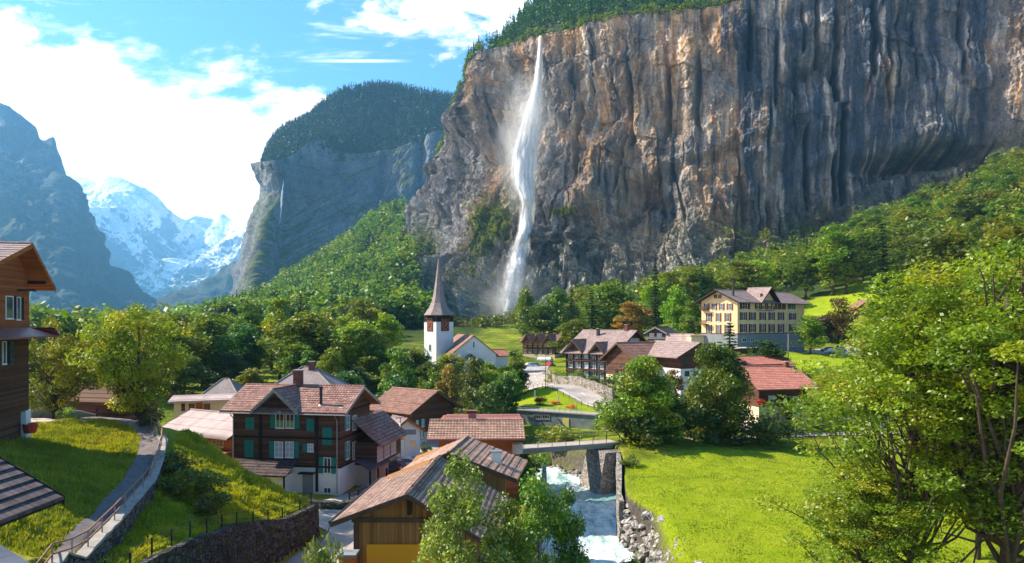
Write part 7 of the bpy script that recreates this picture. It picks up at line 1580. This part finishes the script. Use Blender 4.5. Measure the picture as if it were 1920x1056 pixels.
# ---------------------------------------------------------------- waterfalls, spray, haze
def fall_mat():
    m, t, b = mat('falling_water'); at = t.new('ShaderNodeAttribute', attribute_name='col').outputs[0]; s = t.new('ShaderNodeSeparateColor', ins={0: at}); pos = t.new('ShaderNodeNewGeometry').outputs[0]
    n = t.noise(t.mapping(pos, (1, 1, .07)), .55, 7, .7, .4); n2 = t.noise(t.mapping(pos, (1, 1, .25)), .16, 5, .65, .3)
    a = t.math('ADD', s.outputs[0], t.math('ADD', t.math('MULTIPLY_ADD', n, 1.6, -.8), t.math('MULTIPLY_ADD', n2, 1.1, -.55))); a = t.smooth(a, .05, 1.15)
    t.n.remove(b); d = t.new('ShaderNodeBsdfDiffuse', ins={0: (.95, .95, .95, 1)}); tr = t.new('ShaderNodeBsdfTranslucent', ins={0: (.95, .95, .95, 1)}); mx = t.new('ShaderNodeMixShader', ins={0: .5, 1: d.outputs[0], 2: tr.outputs[0]}); tp = t.new('ShaderNodeBsdfTransparent'); m2 = t.new('ShaderNodeMixShader', ins={0: a, 1: tp.outputs[0], 2: mx.outputs[0]}); t.l.new(m2.outputs[0], t.n['Material Output'].inputs[0]); return m
M['fall'] = fall_mat()
def cliff_depth(px, py, grid, GX, GY):
    k = np.argmin((GX[::4, ::4] - px) ** 2 + (GY[::4, ::4] - py) ** 2); i, j = np.unravel_index(k, GX[::4, ::4].shape); return grid[i * 4, j * 4, 1]
GX2 = CL_grid[..., 0] / CL_grid[..., 1] * F + 960; GY2 = 600 - (CL_grid[..., 2] - CAMZ) / CL_grid[..., 1] * F
def curtain(name, path, parent, layers=3, seed=0, depth=4.0, dens=.55, grid=None, gx_=None, gy_=None, gap=3.0, free=None):
    """path rows (px,py,width px, depth or None): sheets bowed round a core, one behind the other"""
    out = []
    rows = np.array([[p[0], p[1], p[2]] for p in path], float); n = 150; R_ = catmull(rows, n)
    ds = []
    for k in range(n):
        ds.append(cliff_depth(R_[k, 0], R_[k, 1], grid, gx_, gy_) - gap)
    ds = np.array(ds)
    top = ds[0]; kf = int(n * (free or 0)); 
    if kf: ds[:kf] = np.minimum(ds[:kf], np.linspace(ds[0], ds[:kf + 10].min(), kf))
    ds = np.convolve(np.pad(ds, 6, 'edge'), np.ones(13) / 13, 'valid')
    for L in range(layers):
        m_ = 28; a = np.linspace(-1, 1, m_)[None, :]; wv = .12 * fbm(np.arange(n) * .06 + 9 * L, 0, seed, 3)[:, None]; sc = (1.0, .8, .6, .45)[L]
        pxs = R_[:, 0:1] + (a + wv) * R_[:, 2:3] * .5 * sc; d_ = ds[:, None] - depth * (1 - a ** 2) * sc - L * 1.2 + .8 * fbm(np.arange(n)[:, None] * .1, a * 3, L + seed, 2) - (R_[:, 2:3] / 26) * ridged(np.arange(n)[:, None] * .035 - 1.2 * np.abs(a), a * 4 + seed, L * 3.3, 4)
        x = (pxs - 960) / F * d_; z = CAMZ + (600 - R_[:, 1:2]) / F * ds[:, None] + 0 * a; A = np.stack([x, d_, z], 2)
        c = dens * (1 - np.abs(a) ** 1.6) * np.interp(R_[:, 1:2], [0, 420, 470, 620], [1, 1, .62, .5]) + 0 * x + .12 * L - .05; c = np.stack([c] * 3, 2); me = np_mesh(name, A.reshape(-1, 3), grid_faces(n, m_), True, None, np.clip(c, 0, 1).reshape(-1, 3)); out.append(link('water_sheet', me, parent, M['fall']))
    return out, R_, ds
wf = empty('waterfall', P(990, 590, 690), 0, label='tall white waterfall dropping free from the rim of the great cliff', cat='waterfall'); wf.location = (0, 0, 0)
_, R_, ds = curtain('w', [(1013, 74, 8), (1012, 110, 14), (1008, 160, 22), (1000, 210, 38), (991, 255, 54), (983, 300, 62), (983, 345, 54), (989, 375, 38), (988, 410, 34), (983, 440, 36), (975, 470, 48), (968, 500, 54), (964, 530, 56), (958, 560, 56), (953, 600, 56)], wf, 4, 1, 11, 1.35, CL_grid, GX2, GY2, 5, .55)
curtain('w', [(935, 500, 5), (933, 530, 7), (936, 560, 12), (940, 590, 18)], wf, 2, 3, 2, .35, CL_grid, GX2, GY2, 4)
# spray drifting left of the fall: soft mist, thinning outwards from its middle
def mist(name, cx, cy, d, rx, rz_, ry, dens, parent, seed=0):
    c = P(cx, cy, d); b_ = MB().lathe([(1.0 * math.sin(math.pi * k / 12) + .001, -math.cos(math.pi * k / 12)) for k in range(13)], (0, 0, 0), 20); me = b_.mesh(name, True)
    if sum(p_.normal.dot(p_.center) for p_ in me.polygons) < 0: me.flip_normals()
    m, t, b = mat('mist_air'); t.n.remove(b); tc_ = t.new('ShaderNodeTexCoord').outputs['Object']; ln = t.new('ShaderNodeVectorMath', operation='LENGTH', ins={0: tc_}).outputs['Value']
    nn = t.noise(tc_, 1.8, 4, .6); f = t.math('MULTIPLY', t.smooth(ln, 1.0, .1), t.smooth(t.math('SUBTRACT', nn, t.math('MULTIPLY', ln, .18)), .28, .62))
    vs = t.new('ShaderNodeVolumePrincipled'); vs.inputs['Color'].default_value = (1, 1, 1, 1); t.set(vs, 'Density', t.math('MULTIPLY', f, dens)); vs.inputs['Anisotropy'].default_value = .1; t.l.new(vs.outputs[0], t.n['Material Output'].inputs['Volume'])
    o = link(name, me, parent, m); o.location = c; o.scale = (rx, ry, rz_); o.rotation_euler = (0, .0, 0); return o
for i, (cx, cy, rx, rz_, de) in enumerate(((982, 255, 42, 105, .085), (958, 560, 44, 55, .05))): mist('spray', cx, cy, float(np.interp(cy, R_[:, 1], ds)) - 8, rx, rz_, 20, de, wf, seed=i * 3.1)
FX = B2[..., 0] / B2[..., 1] * F + 960; FY = 600 - (B2[..., 2] - CAMZ) / B2[..., 1] * F
w2 = empty('distant_waterfall', (0, 0, 0), 0, label='thin white waterfall on the left end of the far cliff', cat='waterfall'); curtain('w', [(532, 338, 2), (530, 355, 5), (528, 375, 6), (527, 395, 5), (524, 420, 3)], w2, 2, 5, 3, .8, B2, FX, FY, 6)
w2 = empty('distant_waterfall', (0, 0, 0), 0, label='faint double cascade in the gully between the far cliff and the great cliff', cat='waterfall'); curtain('w', [(733, 312, 4), (728, 320, 4), (722, 335, 3), (708, 370, 3), (700, 400, 3)], w2, 1, 6, 3, .45, B2, FX, FY, 6); curtain('w', [(790, 345, 4), (789, 370, 5), (787, 400, 6)], w2, 1, 7, 3, .35, B2, FX, FY, 6)

# haze: one closed box of even pale air
m, t, b = mat('haze_air'); t.n.remove(b); vs = t.new('ShaderNodeVolumePrincipled'); vs.inputs['Color'].default_value = (.24, .61, 1.0, 1); vs.inputs['Density'].default_value = 6.2e-5; vs.inputs['Anisotropy'].default_value = .25; t.l.new(vs.outputs[0], t.n['Material Output'].inputs['Volume'])
hz = MB().box(-12000, -400, -600, 12000, 17500, 3300).build('haze', m, None, kind='stuff', label='blue haze filling the valley air', cat='haze')
for ob in list(COL.objects):
    if ob.type == 'MESH' and not ob.data.materials: ob.data.materials.append(M['concrete'])
